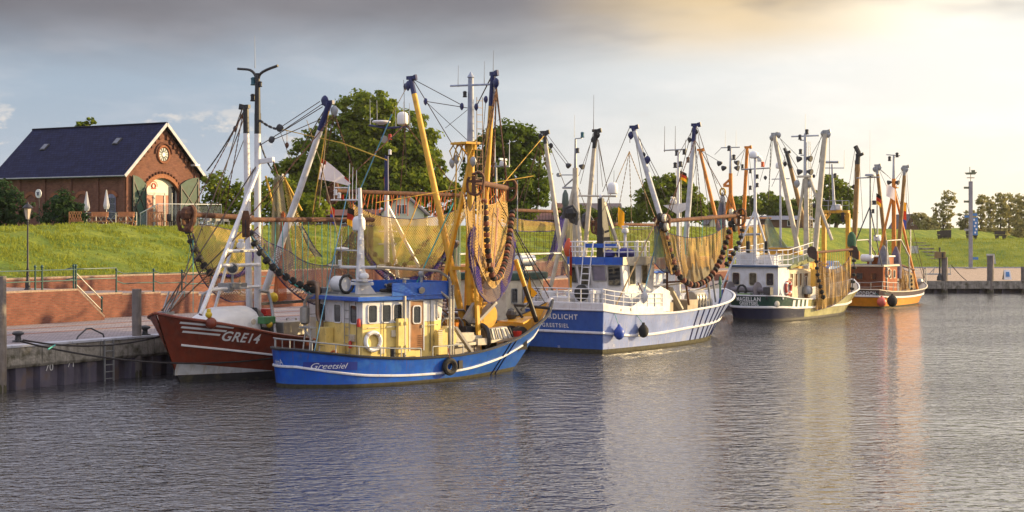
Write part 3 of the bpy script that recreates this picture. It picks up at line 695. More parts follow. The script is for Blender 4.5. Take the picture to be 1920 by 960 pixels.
# roof
ov = .45; sl = (RH-EH)/(BWd/2); th = .16
for s in (-1, 1):
    xe = -ov if s < 0 else BWd+ov; ze = EH-ov*sl+.15; xr = BWd/2; zr = RH+.10; W_ = math.hypot(xr-xe, zr-ze); y0, y1 = -.42, BLn+.3
    mb = MB(); vs = [(xe, y0, ze), (xe, y1, ze), (xr, y1, zr), (xr, y0, zr)]
    mb.add(vs, [(0, 1, 2, 3)], uvs=[[(0, 0), (BLn+.7, 0), (BLn+.7, W_), (0, W_)]])
    lo = [(v[0], v[1], v[2]-th) for v in vs]; mb.add(vs+lo, [(4, 5, 6, 7), (0, 1, 5, 4), (1, 2, 6, 5), (0, 3, 7, 4)])
    rf = mb.build('roof', slate, wh, fix=False)
    mb = MB(); mb.beam((xe-.02*s*-1, y0-.04, ze-.07), (xr, y0-.04, zr-.05), .06, .24); mb.build('verge_board', mat('verge_grey', (.46, .46, .52), .6), wh)
    mb = MB(); mb.rod((xe, y0, ze-.05), (xe, y1, ze-.05), .06); mb.build('gutter', galv, wh, smooth=True)
    if s < 0:
        for (yy, f) in ((3.6, .66), (11.9, .60)):
            c = Vector((xe, 0, ze)).lerp(Vector((xr, 0, zr)), f); ang = math.atan2(zr-ze, xr-xe)
            mb = MB(); mb.box((c.x, yy, c.z+.05), (.75, .62, .12), rot=Matrix.Rotation(-ang, 3, 'Y')); sk = mb.build('skylight', dsteel, rf)
            mb = MB(); mb.box((c.x-.05, yy, c.z+.12), (.6, .5, .02), rot=Matrix.Rotation(-ang, 3, 'Y')); mb.build('skylight_glass', mat('sky_glass', (.12, .13, .17), .15), wh)
mb = MB(); mb.tube([(BWd/2, -.42, RH+.12), (BWd/2, BLn+.3, RH+.12)], .09, 8); mb.build('ridge', slate, wh)
# brick arch over the doorway
mb = MB(); a2 = arch_outline(dx0-.32, dx1+.32, dsp+.02, dri+.32)
for i in range(len(ar)-1):
    P4 = [ar[i], ar[i+1], a2[i+1], a2[i]]; mb.prism([(p[0], -.07, p[1]) for p in P4], [(p[0], .0, p[1]) for p in P4])
mb.build('door_arch', mat('arch_brick', (.30, .12, .06), .9, var=.3, vscale=9), wh)
mb = MB()
for i in range(17):
    t = i/16; j = min(int(t*12), 11); f = t*12-j; p = (a2[j][0]*(1-f)+a2[j+1][0]*f, a2[j][1]*(1-f)+a2[j+1][1]*f+.10); mb.box((p[0], -.06, p[1]), (.10, .12, .20))
mb.build('dentil_course', dbr, wh)
# door infill: white tympanum with badge, brick-red panels, glazed side
inf = [(dx0, 2.7)]+[(p[0], p[1]) for p in ar]+[(dx1, 2.7)]
mb = MB(); mb.add([(p[0], .30, p[1]) for p in inf], [tuple(range(len(inf)))]); mb.build('door_tympanum', mat('tympanum_cream', (.72, .68, .58), .6, var=.06), wh, fix=False)
mb = MB(); mb.box(((dx0+dx1)/2, .32, 1.34), (dx1-dx0, .05, 2.7)); mb.build('door_panel', mat('salmon_panel', (.42, .16, .11), .6, var=.15), wh)
for xx, w_ in ((dx0+.08, .16), (dx0+1.28, .22), (dx0+2.42, .14), (dx1-.5, .10), (dx1-.08, .16)):
    mb = MB(); mb.box((xx, .27, 1.45), (w_, .07, 2.9)); mb.build('door_frame', mat('frame_grey', (.45, .43, .42), .5), wh)
mb = MB(); mb.box((dx0+1.25, .27, 2.78), (2.4, .07, .22)); mb.build('door_frame', MATS['frame_grey'], wh)
mb = MB(); mb.box((dx1-.5, .28, 1.75), (.72, .03, 3.3)); mb.build('door_glass', glass, wh)
bd = MB()
for k in range(22):
    a = 2*math.pi*k/22
    if math.sin(a) > -.2: bd.box((dx0+1.25+.40*math.cos(a), .28, 3.42+.36*math.sin(a)), (.05, .03, .07))
bd.tube([(dx0+1.25+.20*math.cos(2*math.pi*k/14), .28, 3.42+.20*math.sin(2*math.pi*k/14)) for k in range(14)], .06, 6, closed=True)
bd.box((dx0+1.1, .28, 3.2), (.3, .03, .07)); bd.box((dx0+1.42, .28, 3.22), (.2, .03, .07)); bd.build('badge', redp, wh)
# opened doors
for (xh, dirx, ang, wd_) in ((dx0-.02, -1, 5, 1.55), (dx1+.02, 1, 2, 2.0)):
    ca, sa = math.cos(R(ang)), -math.sin(R(ang))
    fn = lambda u, z, o=0: (xh+dirx*u*ca, -.10+u*sa-o, z)
    ol = [(0, 0), (wd_, 0), (wd_, 4.2), (wd_*.66, 4.13), (wd_*.33, 3.92), (0, 3.55)]
    mb = MB(); mb.prism([fn(u, z) for u, z in ol], [fn(u, z, .08) for u, z in ol]); dr = mb.build('door', dgreen, wh)
    for (p, q) in (((.05, 3.4), (wd_-.1, 1.4)), ((wd_-.05, 3.9), (.1, 1.4)), ((wd_-.05, 2.2), (wd_*.5, .9))):
        mb = MB(); mb.beam(fn(p[0], p[1], .11), fn(q[0], q[1], .11), .05, .09); mb.build('door_brace', black, dr)
    for (p, q) in (((.06, 0.05), (.06, 3.5)), ((wd_-.06, .05), (wd_-.06, 4.1)), ((.05, .12), (wd_-.05, .12))):
        mb = MB(); mb.beam(fn(p[0], p[1], .11), fn(q[0], q[1], .11), .05, .12); mb.build('door_rail', black, dr)
# round window
oc = (BWd/2, 5.95)
mb = MB(); mb.tube([(oc[0]+.62*math.cos(2*math.pi*k/24), -.03, oc[1]+.66*math.sin(2*math.pi*k/24)) for k in range(24)], .12, 6, closed=True); mb.build('window_surround', mat('arch_brick2', (.27, .10, .05), .9, var=.3), wh, smooth=True)
mb = MB(); mb.tube([(oc[0]+.88*math.cos(math.pi*k/18), -.05, oc[1]+.05+.86*math.sin(math.pi*k/18)) for k in range(19)], .09, 6); mb.build('window_hood', dbr, wh, smooth=True)
mb = MB(); mb.lathe((oc[0], -.02, oc[1]), [(.52, 0), (.52, .03)], 24, axis=(0, -1, 0)); rw = mb.build('round_window', mat('iron_glass', (.30, .33, .34), .3, var=.3), wh)
mb = MB(); mb.lathe((oc[0], -.06, oc[1]), [(.17, 0), (.17, .03)], 16, axis=(0, -1, 0)); mb.build('centre_pane', letter, rw)
mb = MB()
for k in range(12): a = R(30*k); mb.beam((oc[0]+.17*math.cos(a), -.07, oc[1]+.17*math.sin(a)), (oc[0]+.52*math.cos(a), -.07, oc[1]+.52*math.sin(a)), .03)
mb.build('window_spokes', dsteel, rw)
# arched windows on the long side
for (yy, gr) in ((1.55, 0), (4.85, 1), (7.85, 2), (10.9, 1)):
    a1 = arch_outline(yy-.52, yy+.52, 2.45, .28, 8); fx = -.03
    if gr != 1:
        ol = [(yy-.52, .75)]+[]+[]; ol = [(yy+.52, .75), (yy-.52, .75)]+a1
        mb = MB(); mb.prism([(fx, p[0], p[1]) for p in ol], [(fx-.05, p[0], p[1]) for p in ol]); wf = mb.build('window', mat('violet_frame', (.20, .20, .30), .5) if gr == 0 else dgreen, wh)
        for sy in (-.23, .23):
            for (z0, z1) in ((.85, 1.35), (1.42, 1.92), (1.98, 2.42)):
                mb = MB(); mb.box((fx-.06, yy+sy, (z0+z1)/2), (.02, .40, z1-z0)); mb.build('pane', glass if gr == 0 else dgreen, wf)
    mb = MB(); a3 = arch_outline(yy-.8, yy+.8, 2.5, .5, 8)
    for i in range(8):
        P4 = [a1[i], a1[i+1], a3[i+1], a3[i]]; mb.prism([(-.08, p[0], p[1]+.03) for p in P4], [(0, p[0], p[1]+.03) for p in P4])
    mb.build('window_arch', MATS['arch_brick2'], wh)
# end of a beam above the right eave
mb = MB(); mb.box((BWd-.75, -.3, EH+.75), (.5, .6, .16)); mb.build('beam_end', white, wh)

def BW(p): return BO+QD*p[0]+QN*p[1]+Vector((0, 0, p[2]))
# round enamel signs
def round_sign(px, py, Y, r, label, ring, post_h=None):
    p = WP(px, py, Y); t = thing('round_sign', label, 'sign', tuple(p), QRZ)
    m = MB(); m.lathe((0, 0, 0), [(r, 0), (r, .05)], 20, axis=(-1, 0, 0)); m.build('plate', ring, t)
    m = MB(); m.lathe((-.051, 0, 0), [(r*.72, 0), (r*.72, .015)], 20, axis=(-1, 0, 0)); m.build('disc', whitepl, t)
    m = MB(); m.box((-.08, .0, -.02), (.02, r*.5, r*.75)); m.box((-.09, 0, r*.25), (.02, r*.8, r*.16)); m.build('emblem', MATS.get('sign_ink') or mat('sign_ink', (.06, .07, .14), .5), t)
    if post_h: m = MB(); m.rod((.05, 0, -post_h), (.05, 0, r*.2), .035); m.build('post', dsteel, t)
    else: m = MB(); m.beam((.0, 0, 0), (.5, 0, 0), .04); m.build('bracket', dsteel, t)
round_sign(159, 354, 128, .27, 'round white enamel sign with dark rim hanging on the brick wall', mat('sign_ink', (.06, .07, .14), .5))
round_sign(72.5, 363, 122.5, .34, 'round grey sign on a pole between the two bushes', whitepl, post_h=2.7)

# terrace rail with glass panels
ter = thing('terrace_railing', 'metal terrace railing with glass panels before the warehouse doors', 'railing', (0, 0, 0))
TZ = 6.35
def tp(px, Y, z): return Vector(((px-CX)/F*Y, Y, z))
T1 = [(160, 122.5), (180, 122.2), (198, 122), (217, 121.7), (236, 121.4), (256, 121)]
for (px, Y) in T1:
    mb = MB(); p = tp(px, Y, TZ); mb.rod(p, p+Vector((0, 0, 1.15)), .03, n=6); mb.build('rail_post', galv, ter)
for i in range(len(T1)-1):
    p, q = tp(*T1[i], TZ), tp(*T1[i+1], TZ); mb = MB(); mb.beam(p+Vector((0, 0, .1)), q+Vector((0, 0, 1.05)), .03); mb.beam(p+Vector((0, 0, 1.05)), q+Vector((0, 0, .1)), .03); mb.build('cross_brace', galv, ter)
    mb = MB(); mb.beam(p+Vector((0, 0, 1.13)), q+Vector((0, 0, 1.13)), .05); mb.build('top_rail', galv, ter)
gl = bpy.data.materials.new('clear_glass'); gl.use_nodes = True; _t = gl.node_tree; _t.nodes.clear()
_a = _t.nodes.new('ShaderNodeBsdfTransparent'); _a.inputs[0].default_value = (.82, .86, .86, 1); _g = _t.nodes.new('ShaderNodeBsdfGlossy'); _g.inputs['Roughness'].default_value = .08; _s = _t.nodes.new('ShaderNodeMixShader'); _s.inputs[0].default_value = .07
_o = _t.nodes.new('ShaderNodeOutputMaterial'); _t.links.new(_a.outputs[0], _s.inputs[1]); _t.links.new(_g.outputs[0], _s.inputs[2]); _t.links.new(_s.outputs[0], _o.inputs[0])
T2 = [(263, 120.5), (275, 119.8), (296, 119.2), (317.5, 119.6), (338.5, 120), (368, 120.8), (391, 121.5), (415, 122)]
for i, (px, Y) in enumerate(T2):
    z1 = 1.05 if i < 2 else 1.75
    if i == 1: z1 = 1.3
    mb = MB(); p = tp(px, Y, TZ-.2); mb.beam(p, p+Vector((0, 0, z1+.2)), .05); mb.build('rail_post', galv, ter)
    if i < len(T2)-1:
        q = tp(*T2[i+1], TZ-.2); z2 = 1.05 if i+1 < 2 else 1.75
        if i+1 == 1: z2 = 1.3
        mb = MB(); mb.beam(p+Vector((0, 0, z1+.2)), q+Vector((0, 0, z2+.2)), .06); mb.build('top_rail', whitepl, ter)
        d = (q-p)*.06; mb = MB(); a, b_ = p+d, q-d; mb.prism([a+Vector((0, 0, .35)), b_+Vector((0, 0, .35)), b_+Vector((0, .012, .35)), a+Vector((0, .012, .35))], [a+Vector((0, 0, z1+.08)), b_+Vector((0, 0, z2+.08)), b_+Vector((0, .012, z2+.08)), a+Vector((0, .012, z1+.08))]); mb.build('glass_panel', gl, ter)

def bench(px, Y, w, label, kind):
    p = tp(px, Y, hA(0, D3+15)-.05); t = thing('bench', label, 'bench', tuple(p), 0.03, 'wooden benches on the dike top')
    if kind == 'table':
        m = MB(); m.box((0, .55, .78), (w, .5, .05)); m.box((0, .85, .98), (w, .06, .3)); m.build('backrest', bench_wood, t)
        m = MB(); m.box((0, .55, .47), (w, .4, .06)); m.build('seat', bench_wood, t)
        m = MB(); m.box((w*.3, -.1, .45), (w*.85, .34, .06)); m.build('front_seat', bench_wood, t)
        for x in (-w/2+.1, w/2-.1): m = MB(); m.beam((x, .35, 0), (x, .8, 1.0), .07); m.build('leg', bench_wood, t)
        for x in (-w*.06, w*.68): m = MB(); m.beam((x, -.1, 0), (x, -.1, .44), .07); m.build('leg', bench_wood, t)
    else:
        m = MB()
        for z in (.55, 1.12): m.box((0, .35, z), (w*.72, .05, .06))
        n = 5
        for k in range(n):
            x0 = -w*.36+k*w*.72/n; x1 = x0+w*.72/n; m.beam((x0, .35, .57), (x1, .35, 1.1), .035); m.beam((x1, .35, .57), (x0, .35, 1.1), .035)
        m.build('lattice_back', bench_wood, t)
        m = MB(); m.box((w*.15, -.05, .46), (w*.75, .42, .05)); m.build('seat', bench_wood, t)
        for x in (-w*.22, w*.52): m = MB(); m.beam((x, -.1, 0), (x, -.1, .46), .06); m.build('leg', bench_wood, t)
        m = MB(); m.beam((-w*.36, .35, 0), (-w*.36, .35, 1.12), .06); m.build('leg', bench_wood, t)
bench(139, 113, 1.2, 'lattice backed wooden bench left of the plank benches', 'lat')
bench(182, 112.6, 1.2, 'orange plank bench with footrest, left one of the pair', 'table')
bench(232, 112.4, 1.2, 'orange plank bench with footrest, right one of the pair', 'table')
bench(292, 114.5, 1.5, 'lattice backed wooden bench below the glass railing', 'lat')
# folded sun shades
shade = cloth_mat('shade_canvas', (.75, .75, .82))
for (px, pt, lab) in ((162.5, 360, 'folded white sunshade in front of the round sign'), (199.5, 357, 'folded white sunshade in front of the arched window')):
    Y = 123.5; p = tp(px, Y, TZ); h = WP(px, pt, Y).z-TZ; t = thing('sunshade', lab, 'parasol', tuple(p))
    m = MB(); n = 16; prof = [(.14, h-1.45), (.20, h-1.2), (.15, h-.8), (.08, h-.3), (.04, h)]; vs = [(r*(1+.22*(j % 2))*math.cos(2*math.pi*j/n), r*(1+.22*(j % 2))*math.sin(2*math.pi*j/n), z) for r, z in prof for j in range(n)]
    m.add(vs, [(i*n+j, i*n+(j+1) % n, (i+1)*n+(j+1) % n, (i+1)*n+j) for i in range(4) for j in range(n)]); m.build('folded_canopy', shade, t)
    m = MB(); m.rod((0, 0, 0), (0, 0, h+.05), .03, n=6); m.build('pole', galv, t)
# cafe chairs and tables on the terrace
chair_m = mat('dark_wicker', (.06, .05, .05), .8, var=.3); chair_m2 = mat('pale_chair', (.35, .34, .33), .7)
def chair(px, Y, rz, m_, label):
    t = thing('cafe_chair', label, 'chair', tuple(tp(px, Y, hA(0, D3+15)-.03)), rz, 'cafe chairs on the dike terrace')
    m = MB(); m.box((0, 0, .45), (.48, .46, .05)); m.build('seat', m_, t)
    m = MB(); m.box((0, .24, .72), (.48, .05, .5)); m.build('backrest', m_, t)
    for x in (-.2, .2):
        for y in (-.19, .22): m = MB(); m.beam((x, y, 0), (x, y, .45), .04); m.build('leg', m_, t)
rnd = random.Random(5)
for i, px in enumerate((311, 322, 340, 385, 395, 404, 413, 424)):
    where = ['dark cafe chair at the left end of the terrace row', 'dark cafe chair second from the left on the terrace', 'dark cafe chair behind the rusty beam end', 'pale cafe chair nearest the hanging net', 'pale cafe chair second right of the net head', 'pale cafe chair in the middle of the right row', 'pale cafe chair second from the right end', 'pale cafe chair at the right end of the terrace'][i]
    chair(px, 115+rnd.uniform(-.6, .8), rnd.uniform(-2.8, 2.8), chair_m if i < 3 else chair_m2, where)

# ------------------------------------------------------------------ vegetation
def leaf_mat(name, c1, c2):
    m = bpy.data.materials.new(name); m.use_nodes = True; t = m.node_tree; t.nodes.clear()
    g = t.nodes.new('ShaderNodeNewGeometry'); n = t.nodes.new('ShaderNodeTexNoise'); n.inputs['Scale'].default_value = .9; n.inputs['Detail'].default_value = 4; t.links.new(g.outputs['Position'], n.inputs['Vector'])
    r = t.nodes.new('ShaderNodeMapRange'); t.links.new(n.outputs[0], r.inputs[0]); r.inputs[1].default_value = .35; r.inputs[2].default_value = .65
    mx = t.nodes.new('ShaderNodeMix'); mx.data_type = 'RGBA'; t.links.new(r.outputs[0], mx.inputs[0]); mx.inputs[6].default_value = (*c1, 1); mx.inputs[7].default_value = (*c2, 1)
    d = t.nodes.new('ShaderNodeBsdfDiffuse'); tr = t.nodes.new('ShaderNodeBsdfTranslucent'); t.links.new(mx.outputs[2], d.inputs[0]); t.links.new(mx.outputs[2], tr.inputs[0])
    s = t.nodes.new('ShaderNodeMixShader'); s.inputs[0].default_value = .35; t.links.new(d.outputs[0], s.inputs[1]); t.links.new(tr.outputs[0], s.inputs[2]); o = t.nodes.new('ShaderNodeOutputMaterial'); t.links.new(s.outputs[0], o.inputs[0]); return m
leafA = leaf_mat('leaf_mid', (.11, .165, .016), (.22, .25, .03)); leafB = leaf_mat('leaf_dark', (.075, .125, .015), (.14, .18, .026)); leafC = leaf_mat('leaf_blue', (.03, .06, .03), (.05, .085, .032)); leafD = leaf_mat('leaf_hazed', (.30, .27, .11), (.40, .36, .15))  # leafD is paled: far haze painted into the leaf colour
bark = mat('bark', (.09, .065, .045), .9, var=.3, bump=.5)
def leaves(name, lobes, per_m2, size, m, parent, seed, gap=.25):
    """leaf faces on and inside lobes [(centre, (rx, ry, rz))]; sub-clumps give light and dark masses"""
    rng = np.random.default_rng(seed); P = []; Nn = []
    for (c, rd) in lobes:
        c = np.array(c); rd = np.array(rd); area = 4*math.pi*((rd[0]*rd[1])**1.6+(rd[0]*rd[2])**1.6+(rd[1]*rd[2])**1.6)**(1/1.6)/3**(1/1.6)
        nc = max(6, int(area/ (1.1 if rd.min() > 1.5 else .35))); r_c = .42*max(.6, rd.min()**.5) if rd.min() > 1.0 else rd.min()*.5
        u = rng.normal(size=(nc, 3)); u /= np.linalg.norm(u, axis=1)[:, None]; rr = rng.uniform(.62, 1.06, nc)
        cc = c+u*rd*rr[:, None]; keep = rng.random(nc) > gap*.35; cc = cc[keep]; uu = u[keep]
        k = max(10, int(3.2*per_m2*area/len(cc)))
        for q, dirn in zip(cc, uu):
            v = rng.normal(size=(k, 3)); v /= np.linalg.norm(v, axis=1)[:, None]; rad = r_c*rng.uniform(.6, 1.5)*rng.random((k, 1))**.4
            pts = q+v*rad*np.array([1.15, 1.15, .7]); P.append(pts); nn = v*.7+dirn*.5+rng.normal(size=(k, 3))*.5+np.array([0, 0, .4]); Nn.append(nn)
    P = np.concatenate(P); Nn = np.concatenate(Nn); Nn /= np.linalg.norm(Nn, axis=1)[:, None]; n = len(P)
    t = np.cross(Nn, rng.normal(size=(n, 3))); t /= np.linalg.norm(t, axis=1)[:, None]; b = np.cross(Nn, t); s = size*rng.uniform(.8, 1.7, (n, 1))
    V = np.stack([P-t*s*.5, P+b*s*.32, P+t*s*.5, P-b*s*.32], 1).reshape(-1, 3)
    me = bpy.data.meshes.new(name); me.vertices.add(4*n); me.vertices.foreach_set('co', V.astype(np.float32).ravel()); me.loops.add(4*n); me.loops.foreach_set('vertex_index', np.arange(4*n, dtype=np.int32)); me.polygons.add(n); me.polygons.foreach_set('loop_start', np.arange(0, 4*n, 4, dtype=np.int32)); me.update(); me.materials.append(m)
    o = bpy.data.objects.new(name, me); C.objects.link(o); o.parent = parent; return o
def tree(px, pyb, Y, lobes_px, label, m, size=.3, dens=10, trunk=.35, seed=1, name='tree', group=None, cat='tree', zb=None, gap=.25, depth=.8):
    base = WP(px, pyb, Y)
    if zb is not None: base.z = zb
    t = thing(name, label, cat, tuple(base), 0, group); rng = random.Random(seed); L = []
    s = Y/F
    for (lx, ly, rx, ry) in lobes_px:
        c = WP(lx, ly, Y+rng.uniform(-.5, .5)*rx*s*depth)-base; L.append((tuple(c), (rx*s, rx*s*depth, ry*s)))
    leaves('crown', L, dens, size, m, t, seed, gap)
    if trunk:
        mb = MB(); top = Vector((sum(l[0][0] for l in L)/len(L), 0, min(l[0][2] for l in L)))
        mb.tube([(0, 0, -.3), top*.5+Vector((.1, 0, 0)), top], [trunk, trunk*.8, trunk*.65], 8); mb.build('trunk', bark, t, smooth=True)
        lm = MB()
        for c, rd in L: lm.tube([top*.75, Vector(c)*.5+top*.5+Vector((0, 0, -.2)), Vector(c)+Vector((0, 0, rd[2]*.4))], [trunk*.5, trunk*.28, trunk*.08], 6)
        lm.build('limbs', bark, t, smooth=True)
    return t
tree(690, 425, 190, [(690, 215, 62, 42), (640, 270, 62, 55), (750, 265, 70, 55), (700, 290, 70, 60), (580, 305, 45, 45), (625, 340, 60, 50), (730, 350, 85, 50), (800, 330, 45, 45), (540, 330, 30, 35), (780, 290, 45, 40), (670, 360, 60, 45), (835, 375, 35, 40), (560, 370, 50, 40)], 'broad deciduous tree behind the white gabled house', leafA, .42, 11, .6, 11)
tree(960, 428, 170, [(960, 270, 50, 40), (925, 290, 45, 55), (990, 300, 38, 45), (950, 345, 60, 55), (1005, 355, 32, 40), (920, 375, 45, 40), (970, 390, 45, 30), (890, 330, 25, 40)], 'dark bushy tree right of the yellow mast', leafB, .36, 11, .5, 12)
tree(155, 425, 150, [(147, 234, 12, 8), (168, 229, 12, 9), (155, 252, 25, 20), (150, 280, 40, 30)], 'treetop showing over the slate roof ridge', leafA, .3, 11, .3, 13, depth=.6)
tree(415, 425, 128, [(402, 345, 25, 22), (430, 365, 30, 25), (398, 385, 24, 30), (440, 395, 28, 25), (415, 355, 22, 25), (465, 385, 22, 28), (420, 400, 40, 22)], 'leafy tree just right of the warehouse gable', leafA, .26, 12, .2, 14)
tree(505, 425, 150, [(520, 360, 35, 30), (500, 390, 40, 30), (550, 390, 40, 28), (590, 392, 30, 25)], 'low green tree behind the white mast of the brown ship', leafA, .3, 11, .25, 15)
tree(-5, 430, 117, [(-2, 365, 32, 30), (22, 385, 24, 36), (28, 405, 26, 22), (-10, 395, 35, 30), (50, 400, 14, 24)], 'dark conifer bush at the left picture edge', leafC, .20, 16, 0, 16, name='bush', cat='bush')
tree(118, 430, 116, [(118, 385, 24, 28), (105, 400, 28, 25), (135, 400, 24, 24), (96, 412, 20, 14), (150, 408, 14, 18), (122, 372, 14, 16)], 'rounded dark bush in front of the warehouse wall', leafC, .20, 16, 0, 17, name='bush', cat='bush')
tree(1245, 430, 215, [(1235, 350, 30, 22), (1265, 355, 38, 25), (1215, 375, 28, 22), (1290, 375, 30, 22), (1250, 385, 45, 25), (1275, 340, 15, 12), (1210, 395, 25, 22), (1300, 395, 25, 20)], 'round tree behind the white derricks of the pale blue ship', leafA, .42, 10, .4, 18)
tree(1565, 440, 225, [(1560, 350, 22, 22), (1580, 365, 20, 22), (1550, 375, 25, 22), (1575, 395, 25, 22), (1555, 400, 25, 20), (1590, 385, 12, 20)], 'tree behind the yellow wheelhouse gantry', leafA, .42, 10, .35, 19)
tree(1100, 430, 230, [(1075, 400, 35, 14), (1120, 405, 40, 12), (1165, 402, 28, 14), (1190, 405, 20, 12)], 'low hedge of trees between the distant roofs', leafB, .42, 9, 0, 20)
tree(1420, 435, 260, [(1400, 385, 40, 18), (1440, 380, 35, 18), (1350, 395, 40, 18), (1490, 390, 40, 18), (1530, 400, 30, 16), (1460, 395, 40, 16), (1320, 400, 25, 14)], 'low line of trees behind the dike in the middle', leafA, .5, 8, 0, 21)
tree(1748, 440, 290, [(1725, 412, 12, 12), (1738, 418, 15, 14), (1715, 405, 6, 6), (1745, 425, 14, 10)], 'loose bush beside the distant gabled house', leafD, .5, 5, .12, 22, gap=.5)
tree(1762, 447, 262, [(1779, 368, 13, 10), (1785, 380, 10, 12), (1768, 385, 8, 12), (1775, 398, 14, 14), (1755, 395, 7, 14), (1758, 412, 12, 16), (1775, 420, 12, 14), (1770, 375, 6, 6), (1752, 430, 12, 12)], 'slender airy birch left of the blue information pole', leafD, .34, 3.2, .16, 23, gap=.5, depth=.6)
tree(1812, 447, 270, [(1808, 412, 12, 16), (1812, 425, 14, 14), (1825, 405, 8, 10)], 'small round tree half behind the blue banner', leafD, .42, 5, .15, 24, gap=.5, depth=.6)
for i, (px, tp_, w_) in enumerate(((1840, 368, 8), (1858, 370, 9), (1876, 364, 11), (1893, 364, 9), (1908, 366, 10), (1922, 370, 12))):
    rr = random.Random(i+40); lob = [(px+rr.uniform(-3, 3), tp_+6+k*10, w_*rr.uniform(.95, 1.4), 8) for k in range(6)]+[(px, 438, w_*1.2, 10)]
    lab = ['tall thin tree at the left end of the far row', 'second tall thin tree in the far row', 'third tall thin tree in the far row', 'fourth tall thin tree in the far row', 'fifth tall thin tree in the far row', 'last tall thin tree at the right picture edge'][i]
    tree(px, 450, 275+rr.uniform(-8, 8), lob, lab, leafD, .34, 3.0, .2, 30+i, group='row of tall thin trees on the far bank', gap=.5, depth=.7)
tree(1880, 448, 285, [(1830+17*k, 440-(k % 2)*4, 13, 9) for k in range(7)], 'undergrowth between the trunks of the far tree row', leafD, .5, 4.5, 0, 37, name='undergrowth', cat='hedge', gap=.4)
tree(1770, 452, 330, [(1690+18*k, 439-(k % 3), 14, 5) for k in range(14)], 'low distant hedge along the horizon at the right', leafD, .6, 4, 0, 38, name='hedge', cat='hedge', gap=.3)

# ------------------------------------------------------------------ distant houses
def house(px0, px1, pye, pyr, pyb, Y, label, wm, rm, gable=False, depth=7, rz=0, wins=(), name='house'):
    x0, x1 = (px0-CX)/F*Y, (px1-CX)/F*Y; zb, ze, zr = (H-(p-HY)/F*Y for p in (pyb, pye, pyr)); w = x1-x0
    t = thing(name, label, 'house', ((x0+x1)/2, Y, zb), rz); h = ze-zb; r = zr-zb; mb = MB()
    if gable:
        mb.prism([(-w/2, 0, 0), (w/2, 0, 0), (w/2, 0, h), (0, 0, r), (-w/2, 0, h)], [(-w/2, depth, 0), (w/2, depth, 0), (w/2, depth, h), (0, depth, r), (-w/2, depth, h)]); mb.build('wall', wm, t)
        for s in (-1, 1):
            m2 = MB(); e = .3; sl_ = (r-h)/(w/2); m2.prism([(s*(w/2+e), -.3, h-e*sl_+.02), (0, -.3, r+.02), (0, -.3, r+.2), (s*(w/2+e), -.3, h-e*sl_+.2)], [(s*(w/2+e), depth+.3, h-e*sl_+.02), (0, depth+.3, r+.02), (0, depth+.3, r+.2), (s*(w/2+e), depth+.3, h-e*sl_+.2)]); m2.build('roof', rm, t)
    else:
        mb.box((0, depth/2, h/2), (w, depth, h)); mb.build('wall', wm, t)
        m2 = MB(); e = .35; m2.prism([(-w/2-e, -e, h), (w/2+e, -e, h), (w/2+e, depth/2, r), (-w/2-e, depth/2, r)], [(-w/2-e, depth+e, h), (w/2+e, depth+e, h), (w/2+e, depth/2+.01, r+.01), (-w/2-e, depth/2+.01, r+.01)]); m2.build('roof', rm, t)
        m3 = MB()
        for x in (-w/2, w/2): m3.prism([(x, 0, h), (x, depth, h), (x, depth/2, r-.05)], [(x*.995, 0, h), (x*.995, depth, h), (x*.995, depth/2, r-.05)])
        m3.build('gable', wm, t)
    for (wx0, wx1, wy0, wy1) in wins:
        a0, a1 = (wx0-CX)/F*Y-(x0+x1)/2, (wx1-CX)/F*Y-(x0+x1)/2; b1, b0 = (H-(p-HY)/F*Y-zb for p in (wy0, wy1))
        m4 = MB(); m4.box(((a0+a1)/2, -.03, (b0+b1)/2), (a1-a0, .08, b1-b0)); wf = m4.build('window', white, t)
        for sx in (-1, 1):
            m5 = MB(); m5.box(((a0+a1)/2+sx*(a1-a0)*.23, -.08, (b0+b1)/2), ((a1-a0)*.38, .02, (b1-b0)*.84)); m5.build('pane', glass, wf)
    return t
roof_red = mat('red_roof_tiles', (.13, .05, .04), .8, var=.25, vscale=2); roof_grey = mat('grey_roof_tiles', (.11, .09, .10), .8, var=.25, vscale=2); roof_blue = mat('blue_grey_roof', (.06, .07, .13), .5, var=.2)
wallw = mat('white_render', (.66, .63, .56), .8, var=.06); wallc = mat('cream_render', (.5, .42, .32), .8, var=.08); wallb = mat('brown_brick_far', (.13, .07, .05), .9, var=.2)
house(715, 795, 400, 365, 432, 165, 'white gabled cottage with small window behind the dike', wallw, roof_grey, True, 8, wins=((743, 764, 383, 402),))
house(560, 720, 404, 392, 432, 172, 'low building with dark red roof behind the hanging nets', wallb, roof_red, False, 8, wins=((590, 605, 408, 420), (640, 655, 408, 420)))
house(1040, 1100, 402, 380, 432, 240, 'cream house with red tiled roof behind the net', wallc, roof_red, False, 9, wins=((1058, 1068, 408, 420), (1078, 1088, 408, 420)))
house(1085, 1165, 408, 380, 432, 236, 'house with broad grey tiled roof left of the radar dome', wallc, roof_grey, False, 11)
house(985, 1040, 412, 395, 432, 230, 'small dark house with a red roof below the dark tree', wallb, roof_red, False, 8)
house(1440, 1525, 412, 404, 434, 245, 'long dark building with a blue grey roof behind the mast', wallb, roof_blue, False, 10, wins=((1476, 1488, 413, 424),))
house(1330, 1350, 418, 405, 434, 245, 'small white gabled barn between orange masts', wallw, roof_grey, True, 8)
house(1695, 1725, 428, 403, 440, 300, 'distant dark gabled house on the grassy mound', wallb, roof_grey, True, 12, wins=((1708, 1713, 417, 423),))

